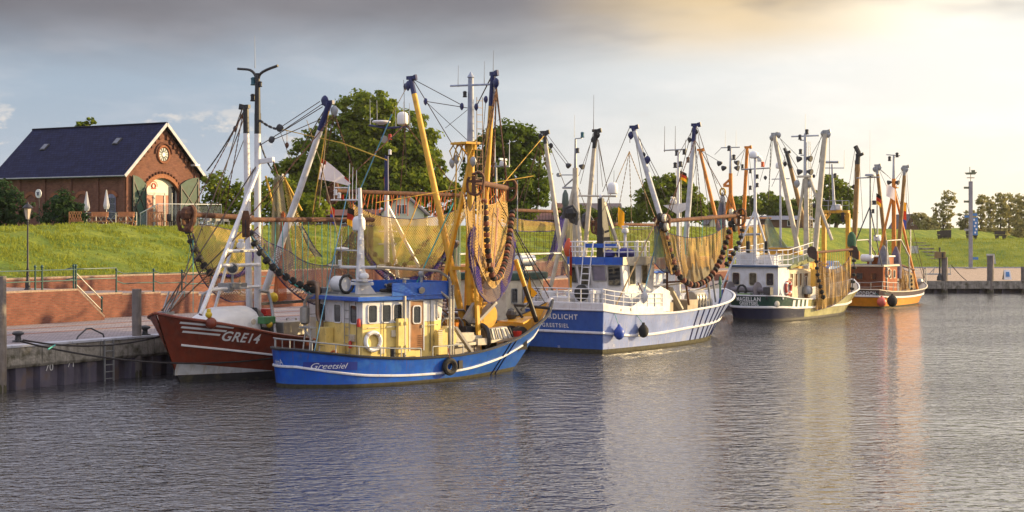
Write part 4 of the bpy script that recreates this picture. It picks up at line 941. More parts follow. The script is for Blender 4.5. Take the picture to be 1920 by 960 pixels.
# ------------------------------------------------------------------ boat building
class Hull:
    """x forward from the stern, y to port, z up from the water"""
    def __init__(s, L, T, b, w, sh, xs=(0, 0), xb=(0, 0), round_stern=.25, boot=.25, p=1.25, fr=None):
        s.L = L; s.bt = cr(T, b); s.wt = cr(T, w); s.sh = cr(T, sh); s.xs = xs; s.xb = xb; s.rs = round_stern; s.boot = boot; s.p = p; s.fr = fr
    def X(s, t, z):
        S = s.sh(t); v = max(-.3, min(1.1, z/S)); x0 = s.xs[0]+(s.xs[1]-s.xs[0])*v; x1 = s.xb[0]+(s.xb[1]-s.xb[0])*(abs(v)**.85 if v > 0 else v*.6); return x0+(x1-x0)*t
    def hb(s, t, z):
        S = s.sh(t); v = max(-.4, min(1.05, z/S)); b, w = s.bt(t), s.wt(t)
        return w+(b-w)*(max(v, 0)**s.p) if v >= 0 else w*(1+.6*v)
    def zv(s, t, v): return s.boot+(s.sh(t)-s.boot)*v if v >= 0 else s.boot+v*(s.boot+.7)
    def pt(s, t, v, side, off=0):
        z = s.zv(t, v); return Vector((s.X(t, z), side*(s.hb(t, z)+off), z))
    def tx(s, x, z):
        lo, hi = 0.0, 1.0
        for _ in range(30):
            m = (lo+hi)/2
            if s.X(m, z) < x: lo = m
            else: hi = m
        return (lo+hi)/2
    def at(s, x, z, side, off=0.0):
        t = s.tx(x, z); return Vector((x, side*(s.hb(t, z)+off), z))
    def top(s, x, side, inset=0):
        t = 0.5; z = s.sh(.5)
        for _ in range(6): t = s.tx(x, z); z = s.sh(t)
        return Vector((x, side*(s.bt(t)-inset), z))
    def stern(s, u, v, off=0):
        """point on the transom, u -1..1 from starboard to port"""
        z = s.zv(0, v); hb = s.hb(0, z); return Vector((s.X(0, z)-s.rs*(1-u*u)-off, u*hb, z))
    def build(s, root, bands, inner, deckz, deckmat, rail=None, rail_r=.05, nt=48):
        """bands = [(v0, v1, material)]"""
        ts = [1-(1-i/nt)**1.0 for i in range(nt+1)]; ts = [t if t < .6 else .6+.4*(1-(1-(t-.6)/.4)**1.35) for t in ts]
        mb = MB(); mats = []
        def row(v): return [s.pt(t, v, -1) for t in reversed(ts)]+[s.stern(-1+2*k/10, v) for k in range(1, 10)]+[s.pt(t, v, 1) for t in ts]
        for (v0, v1, m) in bands:
            if m not in mats: mats.append(m)
            n = max(1, int(round(abs(v1-v0)*9)))
            for k in range(n):
                a, b = row(v0+(v1-v0)*k/n), row(v0+(v1-v0)*(k+1)/n); N_ = len(a)
                mb.add(a+b, [(i, i+1, N_+i+1, N_+i) for i in range(N_-1)], mats.index(m))
        h = mb.build('hull', mats, root, fix=False, smooth=False)
        bm = bmesh.new(); bm.from_mesh(h.data); bmesh.ops.remove_doubles(bm, verts=bm.verts, dist=.002); bmesh.ops.recalc_face_normals(bm, faces=bm.faces); bm.to_mesh(h.data); bm.free(); h.data.shade_smooth()
        try: h.data.set_sharp_from_angle(angle=R(50))
        except Exception: pass
        # bulwark inside
        mb = MB(); T2 = ts[:-1]
        def inr(v_off, z=None):
            o = []
            for sd in (-1, 1):
                q = []
                for t in (reversed(T2) if sd < 0 else T2):
                    S = s.sh(t); zz = S if z is None else min(S, z(t)); hb = max(.02, s.hb(t, zz)-.09); q.append(Vector((s.X(t, zz)+(.09 if t == 0 else 0)-(.10*t), sd*hb, zz)))
                o.append(q)
            return o[0]+o[1]
        a, b = inr(0), inr(0, deckz); N_ = len(a); mb.add(a+b, [(i, i+1, N_+i+1, N_+i) for i in range(N_-1)]); mb.build('bulwark_inside', inner, root, fix=True)
        # deck
        mb = MB(); half = N_//2
        mb.add(b, [(i, i+1, N_-2-i, N_-1-i) for i in range(half-1)]); mb.build('deck', deckmat, root, fix=False)
        # cap rail
        mb = MB(); a = [p+Vector((0, 0, .02)) for p in row(1)]; c = inr(0); 
        path = [Vector((p.x, p.y, p.z)) for p in row(1)]; mb.tube(path, rail_r, 6, flat=1.3); mb.build('cap_rail', rail or black, root, smooth=True)
        return h
    def strake(s, root, v, m, r=.06, t0=0, t1=.995, sides=(-1, 1), stern=True, name='rubbing_strake', nt=40):
        mb = MB()
        vf = v if callable(v) else (lambda t: v)
        P_ = [s.pt(t1+(t0-t1)*i/nt, vf(t1+(t0-t1)*i/nt), -1, .01) for i in range(nt+1)]
        if stern: P_ += [s.stern(-1+2*k/10, vf(0), .01) for k in range(1, 10)]
        Pp = [s.pt(t0+(t1-t0)*i/nt, vf(t0+(t1-t0)*i/nt), 1, .01) for i in range(nt+1)]
        if stern: mb.tube(P_+Pp, r, 6)
        else:
            if -1 in sides: mb.tube(P_, r, 6)
            if 1 in sides: mb.tube(Pp, r, 6)
        return mb.build(name, m, root, smooth=True)
    def plates(s, root, side, x0, x1, v0, v1, xs_, m, w=.16, lean=.0):
        """upright rubbing bars on the side"""
        for x in xs_:
            mb = MB(); P_ = []
            for k in range(7):
                v = v0+(v1-v0)*k/6; t = .5
                z = 0
                for _ in range(5): z = s.zv(t, v); t = s.tx(x+lean*(v-.5), z)
                P_.append(Vector((x+lean*(v-.5), side*(s.hb(t, z)+.012), z)))
            mb.tube(P_, w/2, 5); mb.build('rubbing_bar', m, root)
    def write(s, root, body, size, x, z, side, shear=0.0, bold=0.0, m=None, spacing=1.0, slope=0.0, name='lettering'):
        d = -1 if side > 0 else 1      # reading direction seen from outside
        return lettering(body, size, lambda u, v: s.at(x+d*u, z+v+slope*u, side, .018), root, m, name, shear, bold, spacing)
    def patch(s, root, name, x0, x1, zf0, zf1, side, m, off=.012, n=14):
        mb = MB(); V = []
        for i in range(n+1):
            x = x0+(x1-x0)*i/n
            for k in range(4): z = zf0(x)+(zf1(x)-zf0(x))*k/3; V.append(s.at(x, z, side, off))
        mb.add(V, [(4*i+k, 4*i+4+k, 4*i+5+k, 4*i+1+k) for i in range(n) for k in range(3)]); return mb.build(name, m, root, fix=False)

def part(name, root, m, fn, **k):
    b = MB(); fn(b); return b.build(name, m, root, **k)

class Cabin:
    """walls between a lower and an upper outline (both counter-clockwise from above)"""
    def __init__(s, root, pb, pt, z0, z1, m, zs=None, m2=None, name='wheelhouse_wall'):
        s.root = root; s.pb = [Vector((p[0], p[1], z0)) for p in pb]; s.pt = [Vector((p[0], p[1], z1)) for p in pt]; s.z0, s.z1 = z0, z1; n = len(pb)
        if zs is not None:
            f = (zs-z0)/(z1-z0); mid = [a.lerp(b, f) for a, b in zip(s.pb, s.pt)]
            a = MB(); a.prism(s.pb, mid); a.build(name, m, root, bevel=.02); a = MB(); a.prism([p+Vector((0, 0, .001)) for p in mid], s.pt); a.build(name, m2, root, bevel=.02)
        else: a = MB(); a.prism(s.pb, s.pt); a.build(name, m, root, bevel=.02)
    def face(s, i, u, z, off=0.0):
        """u 0..1 along face i, z height"""
        j = (i+1) % len(s.pb); f = (z-s.z0)/(s.z1-s.z0); a = s.pb[i].lerp(s.pt[i], f); b = s.pb[j].lerp(s.pt[j], f)
        e = s.pb[j]-s.pb[i]; up_ = (s.pt[i]+s.pt[j]-s.pb[i]-s.pb[j])/2; n = e.cross(up_).normalized(); return a.lerp(b, u)+n*off
    def axes(s, i):
        j = (i+1) % len(s.pb); e = (s.pb[j]-s.pb[i]).normalized(); n = e.cross(s.pt[i]-s.pb[i]).normalized(); return e, n.cross(e).normalized(), n
    def window(s, i, u, z, w, h, frame=None, r=.09, pane=None, name='window'):
        c = s.face(i, u, z); return window(s.root, c, *s.axes(i), w, h, frame or white, r, pane, name)
    def door(s, i, u, z0, w, h, m, win=True, fm=None):
        e, up_, n = s.axes(i); c = s.face(i, u, z0+h/2); b = MB(); b.box(c+n*.02, (w, .05, h), rot=Matrix((e, -n, up_)).transposed()); d = b.build('door', m, s.root, bevel=.008)
        b = MB()
        for q, ww, hh in ((e*(w/2+.03), .05, h+.1), (-e*(w/2+.03), .05, h+.1), (up_*(h/2+.03), w+.1, .05)): b.box(c+q+n*.03, (ww, .07, hh), rot=Matrix((e, -n, up_)).transposed())
        b.build('door_frame', fm or white, s.root)
        b = MB(); b.box(c+e*(w*.38)+n*.07+up_*(-.05), (.04, .05, .12), rot=Matrix((e, -n, up_)).transposed()); b.build('handle', steel, d)
        if win: window(s.root, c+up_*h*.22+n*.04, e, up_, n, w*.52, h*.34, white, .08, None, 'door_window')
        return d

def rrect(w, h, r, n=4):
    P_ = []
    for cx, cy, a0 in ((w/2-r, h/2-r, 0), (-w/2+r, h/2-r, 90), (-w/2+r, -h/2+r, 180), (w/2-r, -h/2+r, 270)):
        for k in range(n+1): a = R(a0+90*k/n); P_.append((cx+r*math.cos(a), cy+r*math.sin(a)))
    return P_
def window(root, c, e, up_, n, w, h, fm, r=.09, pane=None, name='window'):
    c, e, up_, n = Vector(c), Vector(e), Vector(up_), Vector(n); O = rrect(w+.09, h+.09, r+.04); I = rrect(w, h, r); k = len(O); b = MB()
    T_ = lambda p, o: c+e*p[0]+up_*p[1]+n*o
    vs = [T_(p, .0) for p in O]+[T_(p, .045) for p in O]+[T_(p, .045) for p in I]+[T_(p, .004) for p in I]
    fs = [(q*k+i, q*k+(i+1) % k, (q+1)*k+(i+1) % k, (q+1)*k+i) for q in range(3) for i in range(k)]; b.add(vs, fs); f = b.build(name, fm, root, fix=False)
    b = MB(); b.add([T_(p, .010) for p in I], [tuple(range(k))]); b.build('pane', pane or glass, f, fix=False); return f

def roof_slab(root, pt, z, th, over, m, name='roof', camber=.06, top=None):
    c = sum((Vector((p[0], p[1], 0)) for p in pt), Vector())/len(pt); Pp = []
    for p in pt: d = Vector((p[0], p[1], 0))-c; Pp.append(c+d*(1+over/max(d.length, .1)))
    b = MB(); b.prism([(p.x, p.y, z) for p in Pp], [(p.x, p.y, z+th) for p in Pp]); o = b.build(name, m, root, bevel=.02)
    if top: b = MB(); b.prism([(c.x+(p.x-c.x)*.96, c.y+(p.y-c.y)*.96, z+th+.002) for p in Pp], [(c.x+(p.x-c.x)*.95, c.y+(p.y-c.y)*.95, z+th+.03) for p in Pp]); b.build('roof_top', top, root)
    return Pp

def rails(root, path, h, m, posts=6, r=.022, mids=2, name='railing', closed=False):
    """handrail with posts along a path of deck points"""
    b = MB(); P_ = [Vector(p) for p in path]; up_ = Vector((0, 0, 1))
    for k in range(mids+1): b.tube([p+up_*h*(1-k/(mids+1)) for p in P_], r*(1 if k == 0 else .75), 6, closed=closed)
    L = [0]; 
    for i in range(1, len(P_)): L.append(L[-1]+(P_[i]-P_[i-1]).length)
    for k in range(posts):
        d = L[-1]*k/(posts-1)
        for i in range(1, len(P_)):
            if L[i] >= d-1e-6: q = P_[i-1].lerp(P_[i], (d-L[i-1])/max(L[i]-L[i-1], 1e-6)); break
        b.rod(q, q+up_*h, r, n=6)
    return b.build(name, m, root, smooth=True)

def pulley(root, p, r=.17, m=None, name='pulley_block', dirn=(0, 0, -1), flat=(1, .35)):
    b = MB(); d = Vector(dirn).normalized(); b.lathe(p, [(.02, -r*1.3), (r*.75, -r*.7), (r, 0), (r*.8, r*.55), (.05, r)], 10, axis=-d)
    c = Vector(p); vs = []
    ax = Vector((1, 0, 0)) if flat[0] == 1 else Vector((0, 1, 0))
    for v in b.v: q = Vector(v)-c; q -= ax*(q.dot(ax)*.55); vs.append(tuple(c+q))
    b.v = vs; return b.build(name, m or dsteel, root, smooth=True)
def line(root, p, q, r=.016, m=None, sag=0.0, name='rigging_wire', n=5):
    p, q = Vector(p), Vector(q); k = 10 if sag else 1; b = MB(); b.tube([p.lerp(q, i/k)-Vector((0, 0, sag*4*(i/k)*(1-i/k))) for i in range(k+1)], r, n); return b.build(name, m or wire, root)
def chain(root, p, q, sag=.1, r=.03, m=None, name='chain'):
    p, q = Vector(p), Vector(q); L = (q-p).length; n = max(3, int(L/.13)); b = MB()
    for i in range(n):
        a, c = i/n, (i+1)/n; A = p.lerp(q, a)-Vector((0, 0, sag*4*a*(1-a))); B = p.lerp(q, c)-Vector((0, 0, sag*4*c*(1-c))); b.beam(A-(B-A)*.12, B+(B-A)*.12, r*(2.0 if i % 2 else .8), r*(.8 if i % 2 else 2.0))
    return b.build(name, m or rust, root)
def boom(root, base, tip, r0, r1, m, headm, head=.16, name='derrick_boom', cross=None):
    """derrick with dark painted head, small head casting"""
    base, tip = Vector(base), Vector(tip); k = base.lerp(tip, 1-head); b = MB(); b.tube([base, base.lerp(k, .5), k], [r0, (r0+r1)/2*1.05, r1], 10); o = b.build(name, m, root, smooth=True)
    b = MB(); b.tube([k, tip], [r1*1.03, r1*1.0], 10); d = (tip-base).normalized(); cx = cross or Vector((0, 1, 0))
    b.beam(tip-cx*.33, tip+cx*.20, .16, .16); b.beam(tip-cx*.30-Vector((0, 0, .12)), tip-cx*.25+Vector((0, 0, .12)), .18, .10); b.build('boom_head', headm, o, smooth=False); return o
def mast_pole(root, p, q, r0, r1, m, name='mast'): return part(name, root, m, lambda b: b.tube([p, Vector(p).lerp(Vector(q), .5), q], [r0, (r0+r1)/2, r1], 12), smooth=True)
def whip(root, p, h, r=.012, m=None): return part('whip_antenna', root, m or galv, lambda b: b.tube([p, Vector(p)+Vector((0, 0, h*.4)), Vector(p)+Vector((.02, 0, h))], [r*1.6, r, r*.7], 5))
def lamp_unit(root, p, m=None, s=1.0):
    o = part('navigation_lamp', root, m or dsteel, lambda b: b.lathe(p, [(.09*s, 0), (.10*s, .03*s), (.08*s, .05*s), (.08*s, .2*s), (.10*s, .22*s), (.05*s, .27*s)], 10), smooth=True); return o
def floodlight(root, p, d=(1, 0, -.4), s=1.0, m=None):
    d = Vector(d).normalized(); return part('floodlight', root, m or dsteel, lambda b: b.lathe(p, [(.05*s, -.12*s), (.11*s, 0), (.14*s, .10*s), (.13*s, .11*s)], 10, axis=d), smooth=True)
def radome(root, p, r, h=None, m=None, name='radome'):
    h = h or r*1.6; return part(name, root, m or whitepl, lambda b: b.lathe(p, [(r*.7, 0), (r*.95, r*.15), (r, r*.4), (r, h-r*.7), (r*.85, h-r*.3), (r*.5, h-.06*r), (.02, h)], 16), smooth=True)
def radar(root, p, w=1.1, rz=0.3, m=None):
    o = part('radar', root, m or whitepl, lambda b: b.lathe(p, [(.16, 0), (.2, .08), (.17, .22), (.08, .28)], 12), smooth=True); part('scanner', o, m or whitepl, lambda b: b.box(Vector(p)+Vector((0, 0, .34)), (w, .10, .11), rz), bevel=.02); return o
def ladder(root, p, q, w=.32, n=14, m=None, side=(0, 1, 0), r=.018):
    p, q, s_ = Vector(p), Vector(q), Vector(side)*w/2; b = MB()
    for s in (-1, 1): b.rod(p+s_*s, q+s_*s, r, n=5)
    for k in range(n): c = p.lerp(q, (k+.5)/n); b.rod(c-s_, c+s_, r*.8, n=5)
    return b.build('ladder', m or galv, root)
def liferaft(root, c, L=1.0, r=.3, ax=(1, 0, 0), m=None):
    ax = Vector(ax).normalized(); o = part('liferaft_canister', root, m or whitepl, lambda b: b.lathe(Vector(c)-ax*L/2, [(r*.7, 0), (r*.97, .06), (r, .12), (r, L*.5-.03), (r*1.05, L*.5-.02), (r*1.05, L*.5+.02), (r, L*.5+.03), (r, L-.12), (r*.97, L-.06), (r*.7, L)], 16, axis=ax), smooth=True); return o
def lifebuoy(p, n, r, label, m=None, frame=None, bands=None):
    """ring hanging on a wall; p and n in frame coordinates"""
    q = frame.wor(p); t = thing('lifebuoy', label, 'lifebuoy', tuple(q), frame.rz); n = Vector(n).normalized(); u = n.orthogonal().normalized() if abs(n.z) > .9 else Vector((0, 0, 1)).cross(n).normalized(); w = Vector((0, 0, 1))
    b = MB(); b.tube([u*(r*math.cos(2*math.pi*k/20))+w*(r*math.sin(2*math.pi*k/20))+n*.06 for k in range(20)], r*.24, 8, closed=True); b.build('ring', m or white, t, smooth=True)
    for a0 in (45, 135, 225, 315):
        b = MB(); b.tube([u*(r*math.cos(R(a0+d)))+w*(r*math.sin(R(a0+d)))+n*.06 for d in (-7, 0, 7)], r*.26, 8); b.build('band', bands or mat('buoy_band', (.45, .38, .33), .6), t)
    return t
def buoy(p, frame, r, label, m, h=1.5, top=None, name='fender_buoy'):
    q = frame.wor(p); t = thing(name, label, 'fender', tuple(q), frame.rz, None)
    part('float', t, m, lambda b: b.lathe((0, 0, 0), [(.03, -r*h), (r*.55, -r*h*.86), (r*.9, -r*h*.45), (r, 0), (r*.93, r*h*.4), (r*.6, r*h*.8), (.09, r*h), (.07, r*h+.1)], 14), smooth=True)
    if top is not None: tp_ = Vector(top)-Vector(p); line(t, (0, 0, r*h), tp_, .014, tealrope, name='rope')
    return t
def net_mesh(name, root, tops, bots, m, nu=40, nv=16, bulge=(0, 0, 0), wr=.06, seed=0, power=1.0):
    """netting hung between an upper and a lower curve"""
    def rs(P_, n):
        P_ = [Vector(p) for p in P_]; L = [0]
        for i in range(1, len(P_)): L.append(L[-1]+(P_[i]-P_[i-1]).length)
        fx = [cr(L, [p[k] for p in P_]) for k in range(3)] if len(P_) > 2 else None; out = []
        for i in range(n+1):
            d = L[-1]*i/n; out.append(Vector([f(d) for f in fx]) if fx else P_[0].lerp(P_[1], i/n))
        return out
    A, B = rs(tops, nu), rs(bots, nu); V = []; UV = []; bu = Vector(bulge); lu = 0
    for i in range(nu+1):
        if i: lu += ((A[i]-A[i-1]).length+(B[i]-B[i-1]).length)/2
        hv = (B[i]-A[i]).length
        for j in range(nv+1):
            v = j/nv; p = A[i].lerp(B[i], v)+bu*math.sin(math.pi*min(1, v**power))*math.sin(math.pi*min(max(i/nu, .04), .96))
            w = noise.noise((i*.55+seed*7, v*1.3, seed))*wr*(.3+v)+noise.noise((i*1.3+seed, v*.7, seed+5))*wr*1.1*(1.1-.5*v); n = bu.normalized() if bu.length > 1e-3 else Vector((1, 0, 0)); V.append(p+n*w); UV.append((lu, hv*v))
    F_ = [(i*(nv+1)+j, (i+1)*(nv+1)+j, (i+1)*(nv+1)+j+1, i*(nv+1)+j+1) for i in range(nu) for j in range(nv)]
    me = bpy.data.meshes.new(name); me.from_pydata([tuple(v) for v in V], [], F_); ul = me.uv_layers.new(name='UVMap')
    vi = np.zeros(len(me.loops), np.int32); me.loops.foreach_get('vertex_index', vi); ul.data.foreach_set('uv', np.array(UV, np.float32)[vi].ravel()); me.materials.append(m); me.shade_smooth()
    o = bpy.data.objects.new(name, me); C.objects.link(o); o.parent = root; return o
def resample(P_, n):
    P_ = [Vector(p) for p in P_]; L = [0]
    for i in range(1, len(P_)): L.append(L[-1]+(P_[i]-P_[i-1]).length)
    fx = [cr(L, [p[k] for p in P_]) for k in range(3)]; return [Vector([f(L[-1]*i/n) for f in fx]) for i in range(n+1)]
def bobbins(root, path, r, m, step=.33, m2=None, w=.16):
    """rubber rollers threaded on the ground rope"""
    P_ = [Vector(p) for p in path]; L = sum((P_[i]-P_[i-1]).length for i in range(1, len(P_))); n = max(4, int(L/step)); Q_ = resample(P_, n)
    part('ground_rope', root, darkrope, lambda b: b.tube(Q_, .03, 6))
    for i in range(n):
        d = (Q_[i+1]-Q_[i]); c = (Q_[i+1]+Q_[i])/2; part('roller', root, m if (i % 2 or not m2) else m2, lambda b: b.lathe(c, [(r*.55, -w*.62), (r*.97, -w*.4), (r, 0), (r*.97, w*.4), (r*.55, w*.62)], 10, axis=d.normalized() if d.length > 0 else (1, 0, 0)), smooth=True)
def flag(p, frame, w, h, mats, label, dirn=(0, 1, 0), droop=.5, stripes=True, pole=None, name='flag'):
    """cloth hanging from its hoist at p, horizontal bands"""
    q = frame.wor(p); t = thing(name, label, 'flag', tuple(q), frame.rz); d = Vector(dirn).normalized(); k = len(mats); nu = 8
    for s in range(k):
        V = []
        for i in range(nu+1):
            for j in range(3):
                u = i/nu; v = (s+j/2)/k; z = -h*v-droop*w*u*(.6+.4*u); off = .10*w*math.sin(u*6+v*2); V.append(d*(w*u*(1-.3*droop))+Vector((0, 0, z))+Vector((d.y, -d.x, 0))*off)
        b = MB(); b.add(V, [(3*i+j, 3*i+3+j, 3*i+4+j, 3*i+1+j) for i in range(nu) for j in range(2)]); b.build('band', mats[s], t, fix=False)
    if pole: line(t, (0, 0, .1), (0, 0, -pole), .014, galv, name='flag_staff')
    return t
cl_w = cloth_mat('cloth_white', (.92, .86, .90)); cl_k = cloth_mat('cloth_black', (.03, .025, .025)); cl_r = cloth_mat('cloth_red', (.42, .05, .03)); cl_y = cloth_mat('cloth_gold', (.75, .38, .03)); cl_b = cloth_mat('cloth_blue', (.05, .07, .35))
net_tan = net_mat('tan_netting', (.55, .40, .16), (.66, .46, .15), .085, .62)
net_gold = net_mat('gold_netting', (.70, .46, .17), (.50, .34, .16), .09, .78)
net_brown = net_mat('brown_netting', (.16, .11, .08), (.26, .18, .12), .11, .55)
net_mauve = net_mat('mauve_netting', (.20, .145, .16), (.30, .22, .18), .10, .62)
net_blue = net_mat('blue_netting', (.05, .035, .30), (.09, .07, .22), .08, .75)
net_pale = net_mat('pale_netting', (.48, .40, .26), (.36, .34, .26), .05, .82)
net_grey = net_mat('grey_netting', (.22, .24, .20), (.18, .26, .26), .05, .78)

# ------------------------------------------------------------------ blue cutter "Greetsiel" in the foreground
def shoe(root, p, h=.9, w=.7, ax=(0, 1, 0), m=None, name='trawl_shoe'):
    """curved steel runner at the end of the trawl beam"""
    ax = Vector(ax).normalized(); p = Vector(p); b = MB(); z = Vector((0, 0, 1))
    pts = [p+z*h*.30+ax*-.05, p+z*h*.42+ax*w*.35, p+z*h*.15+ax*w*.62, p-z*h*.35+ax*w*.55, p-z*h*.62+ax*w*.15, p-z*h*.5-ax*w*.3, p-z*h*.05-ax*w*.38, p+z*h*.2-ax*w*.25]
    pr = resample(pts, 16); b.tube(pr, .055, 6, closed=False, flat=2.0); b.beam(p+z*h*.25, p-z*h*.55, .09, .16); b.beam(p-ax*w*.3, p+ax*w*.5, .08, .1)
    return b.build(name, m or rust, root, smooth=False)
class Rig:
    """world-point helper for things hung in the air; root sits at the beam"""
    def __init__(s, name, label, cat, p, q, group=None):
        s.o = (Vector(p)+Vector(q))/2; s.root = thing(name, label, cat, tuple(s.o), 0, group)
    def w(s, p): return Vector(p)-s.o
    def P(s, px, py, Y): return WP(px, py, Y)-s.o
def depth_of(fr, px, y):
    r = Vector(((px-CX)/F, 1, 0)); return (y+fr.l.dot(fr.O))/fr.l.dot(r)

B = Frame((-9.593, 62.597), 50)
bl = thing('blue_cutter', 'bright blue shrimp cutter with yellow wheelhouse moored nearest the camera', 'fishing boat', tuple(B.O), B.rz)
HB = Hull(14.8, [0, .03, .09, .18, .33, .53, .70, .84, .94, 1], [.88, 1.30, 1.95, 2.38, 2.62, 2.55, 2.15, 1.42, .72, .03], [.75, 1.15, 1.82, 2.28, 2.52, 2.35, 1.75, .95, .38, .02],
          [1.50, 1.42, 1.27, 1.15, 1.04, 1.12, 1.45, 1.95, 2.45, 3.02], xs=(.9, .75), xb=(12.5, 14.9), round_stern=.28, boot=.14)
HB.sh = cr([0, .08, .2, .35, .45, .55, .72, .85, .94, 1], [1.50, 1.34, 1.15, 1.04, 1.04, 1.12, 1.5, 2.0, 2.45, 3.02])
bdk = lambda t: 1.0 if t < .5 else .55+max(0, t-.75)*4.2
HB.build(bl, [(-1, 0, algae), (0, 1, bluep)], gold, bdk, deckm, black, .055)
HB.strake(bl, cr([0, .2, .42, .57, .74, .9, 1], [.50, .30, .24, .30, .42, .52, .56]), white, .055)
part('stem_plate', bl, white, lambda b: b.tube([HB.pt(.995, v, 1, .0)+Vector((.03, 0, 0)) for v in (.45, .6, .75, .9, 1.0, 1.04)], [.05, .06, .09, .13, .16, .1], 8), smooth=True)
panel = mat('name_panel_blue', (.03, .05, .28), .35, var=.1)
xa, xb_ = 1.0, 2.75
HB.patch(bl, 'name_panel', xa, xb_, lambda x: .70, lambda x: 1.02, -1, panel)
HB.write(bl, 'Greetsiel', .31, 1.75, .86, -1, shear=.42, name='boat_name')
lettering('Antje', .26, lambda u, v: HB.stern((u-.05)/.88, .62+v*.9, .02), bl, name='boat_name', shear=.38)
HB.write(bl, 'GRE', .34, 13.75, 1.9, -1, shear=.1, bold=.006, spacing=1.0, name='fishing_number')
HB.plates(bl, -1, 0, 0, -.2, 1.0, [10.6, 11.0], navy, .07, lean=.25)
part('freeing_port', bl, black, lambda b: b.box(HB.at(12.35, 1.22, -1, .01), (.30, .05, .16), rz=-.25))
# faint weld squares of the plating
for x0, x1 in ((7.6, 8.4), (9.3, 10.0), (11.5, 12.2)): HB.patch(bl, 'plate_doubler', x0, x1, lambda x: .75+(x-7.6)*.11, lambda x: 1.02+(x-7.6)*.11, -1, bluep, .008)
# tube railing round the quarter deck
pth = [HB.top(x, -1, .06) for x in (5.6, 4.5, 3.3, 2.2, 1.5, 1.0)]+[HB.stern(u, 1)+Vector((.08, 0, 0)) for u in (-.8, -.3, .3, .8)]+[HB.top(x, 1, .06) for x in (1.0, 1.6, 2.2, 3.0, 4.4)]
rails(bl, pth, .38, galv, posts=13, r=.028, mids=0)
rails(bl, [HB.top(x, -1, .06) for x in (6.2, 6.9, 7.8)], .42, galv, posts=3, r=.028, mids=0, name='side_rail')
# wheelhouse
OB = [(3.4, -1.62), (6.95, -1.62), (7.55, -1.15), (7.7, 0), (7.55, 1.15), (6.95, 1.62), (3.4, 1.75)]
cab = Cabin(bl, OB, [(p[0]+(.25 if p[0] > 7.2 else 0), p[1]) for p in OB], .9, 3.32, yellow, 2.42, white)
for px in (698, 724, 745):
    p = B.L(px, 588, -1.62); cab.window(0, (p.x-3.4)/3.55, 2.82, .40, .68)
for u in (.16, .49, .83): cab.window(6, u, 2.80, .48, .70)
for i, u in ((1, .5), (2, .5), (3, .5), (4, .5)): cab.window(i, u, 2.85, .42 if i in (1, 4) else .7, .66)
p = B.L(780, 600, -1.62); cab.door(0, (p.x-3.4)/3.55, 1.30, .66, 1.98, wooddoor)
rf = roof_slab(bl, [(3.15, -1.75), (7.6, -1.75), (8.0, -1.2), (8.0, 1.2), (7.6, 1.75), (3.15, 1.85)], 3.34, .17, .08, bluep, top=greydeck)
# blue dodger wall round the forward half of the roof
b = MB(); dd = [(4.7, 1.78), (4.7, 1.84), (7.7, 1.84), (8.1, 1.2), (8.1, -1.2), (7.7, -1.84), (4.7, -1.84), (4.7, -1.78)]
for i in range(len(dd)-1):
    p, q = dd[i], dd[i+1]
    if abs(p[0]-q[0])+abs(p[1]-q[1]) < .1: continue
    h = .52; b.beam((p[0], p[1], 3.52+h/2), (q[0], q[1], 3.52+h/2), .04, h)
b.build('roof_dodger', bluep, bl)
part('rope_heap', bl, darkrope, lambda b: [b.tube([Vector((6.2+.5*math.cos(a*.9+j), .2+.5*math.sin(a*.9+j*2), 3.65+.12*j)) for a in range(8)], .07, 6, closed=True) for j in range(3)])
# ladder, lockers and fittings on the after side
ladder(bl, (3.34, -.62, 1.1), (3.34, -.62, 3.45), .34, 7, galv)
part('fan_box', bl, yellow, lambda b: b.box((3.18, .62, 1.85), (.4, .5, .75)), bevel=.02)
part('locker', bl, yellow, lambda b: b.box((3.1, -.15, 1.30), (.55, .7, .62)), bevel=.02)
part('air_grille', bl, cream, lambda b: (b.box((3.37, -.95, 1.85), (.05, .42, .28)), [b.box((3.34, -.95, 1.75+.07*k), (.03, .38, .03)) for k in range(4)]))
part('small_locker', bl, yellow, lambda b: b.box((3.2, .68, 1.2), (.4, .55, .5)), bevel=.02)
part('oilskin_heap', bl, mat('yellow_oilskin', (.62, .40, .03), .6, var=.3, bump=.8, bscale=6), lambda b: (b.ball((2.75, -.55, 1.13), .34, 10, sc=(1, 1.6, .45)), b.ball((2.85, -.1, 1.12), .26, 10, sc=(1, 1.3, .5))), smooth=True)
part('rope_coil', bl, orrope, lambda b: [b.tube([(2.62+.05*j, -.75+.2*math.cos(a*.7), 1.22+.14*math.sin(a*.7)) for a in range(9)], .035, 6, closed=True) for j in range(2)])
part('fire_extinguisher', bl, redp, lambda b: b.lathe((3.3, -1.52, 2.32), [(.07, 0), (.08, .05), (.08, .28), (.03, .34)], 8), smooth=True)
part('fire_extinguisher', bl, redp, lambda b: b.lathe((3.28, -.95, 1.45), [(.06, 0), (.07, .05), (.07, .24), (.03, .3)], 8), smooth=True)
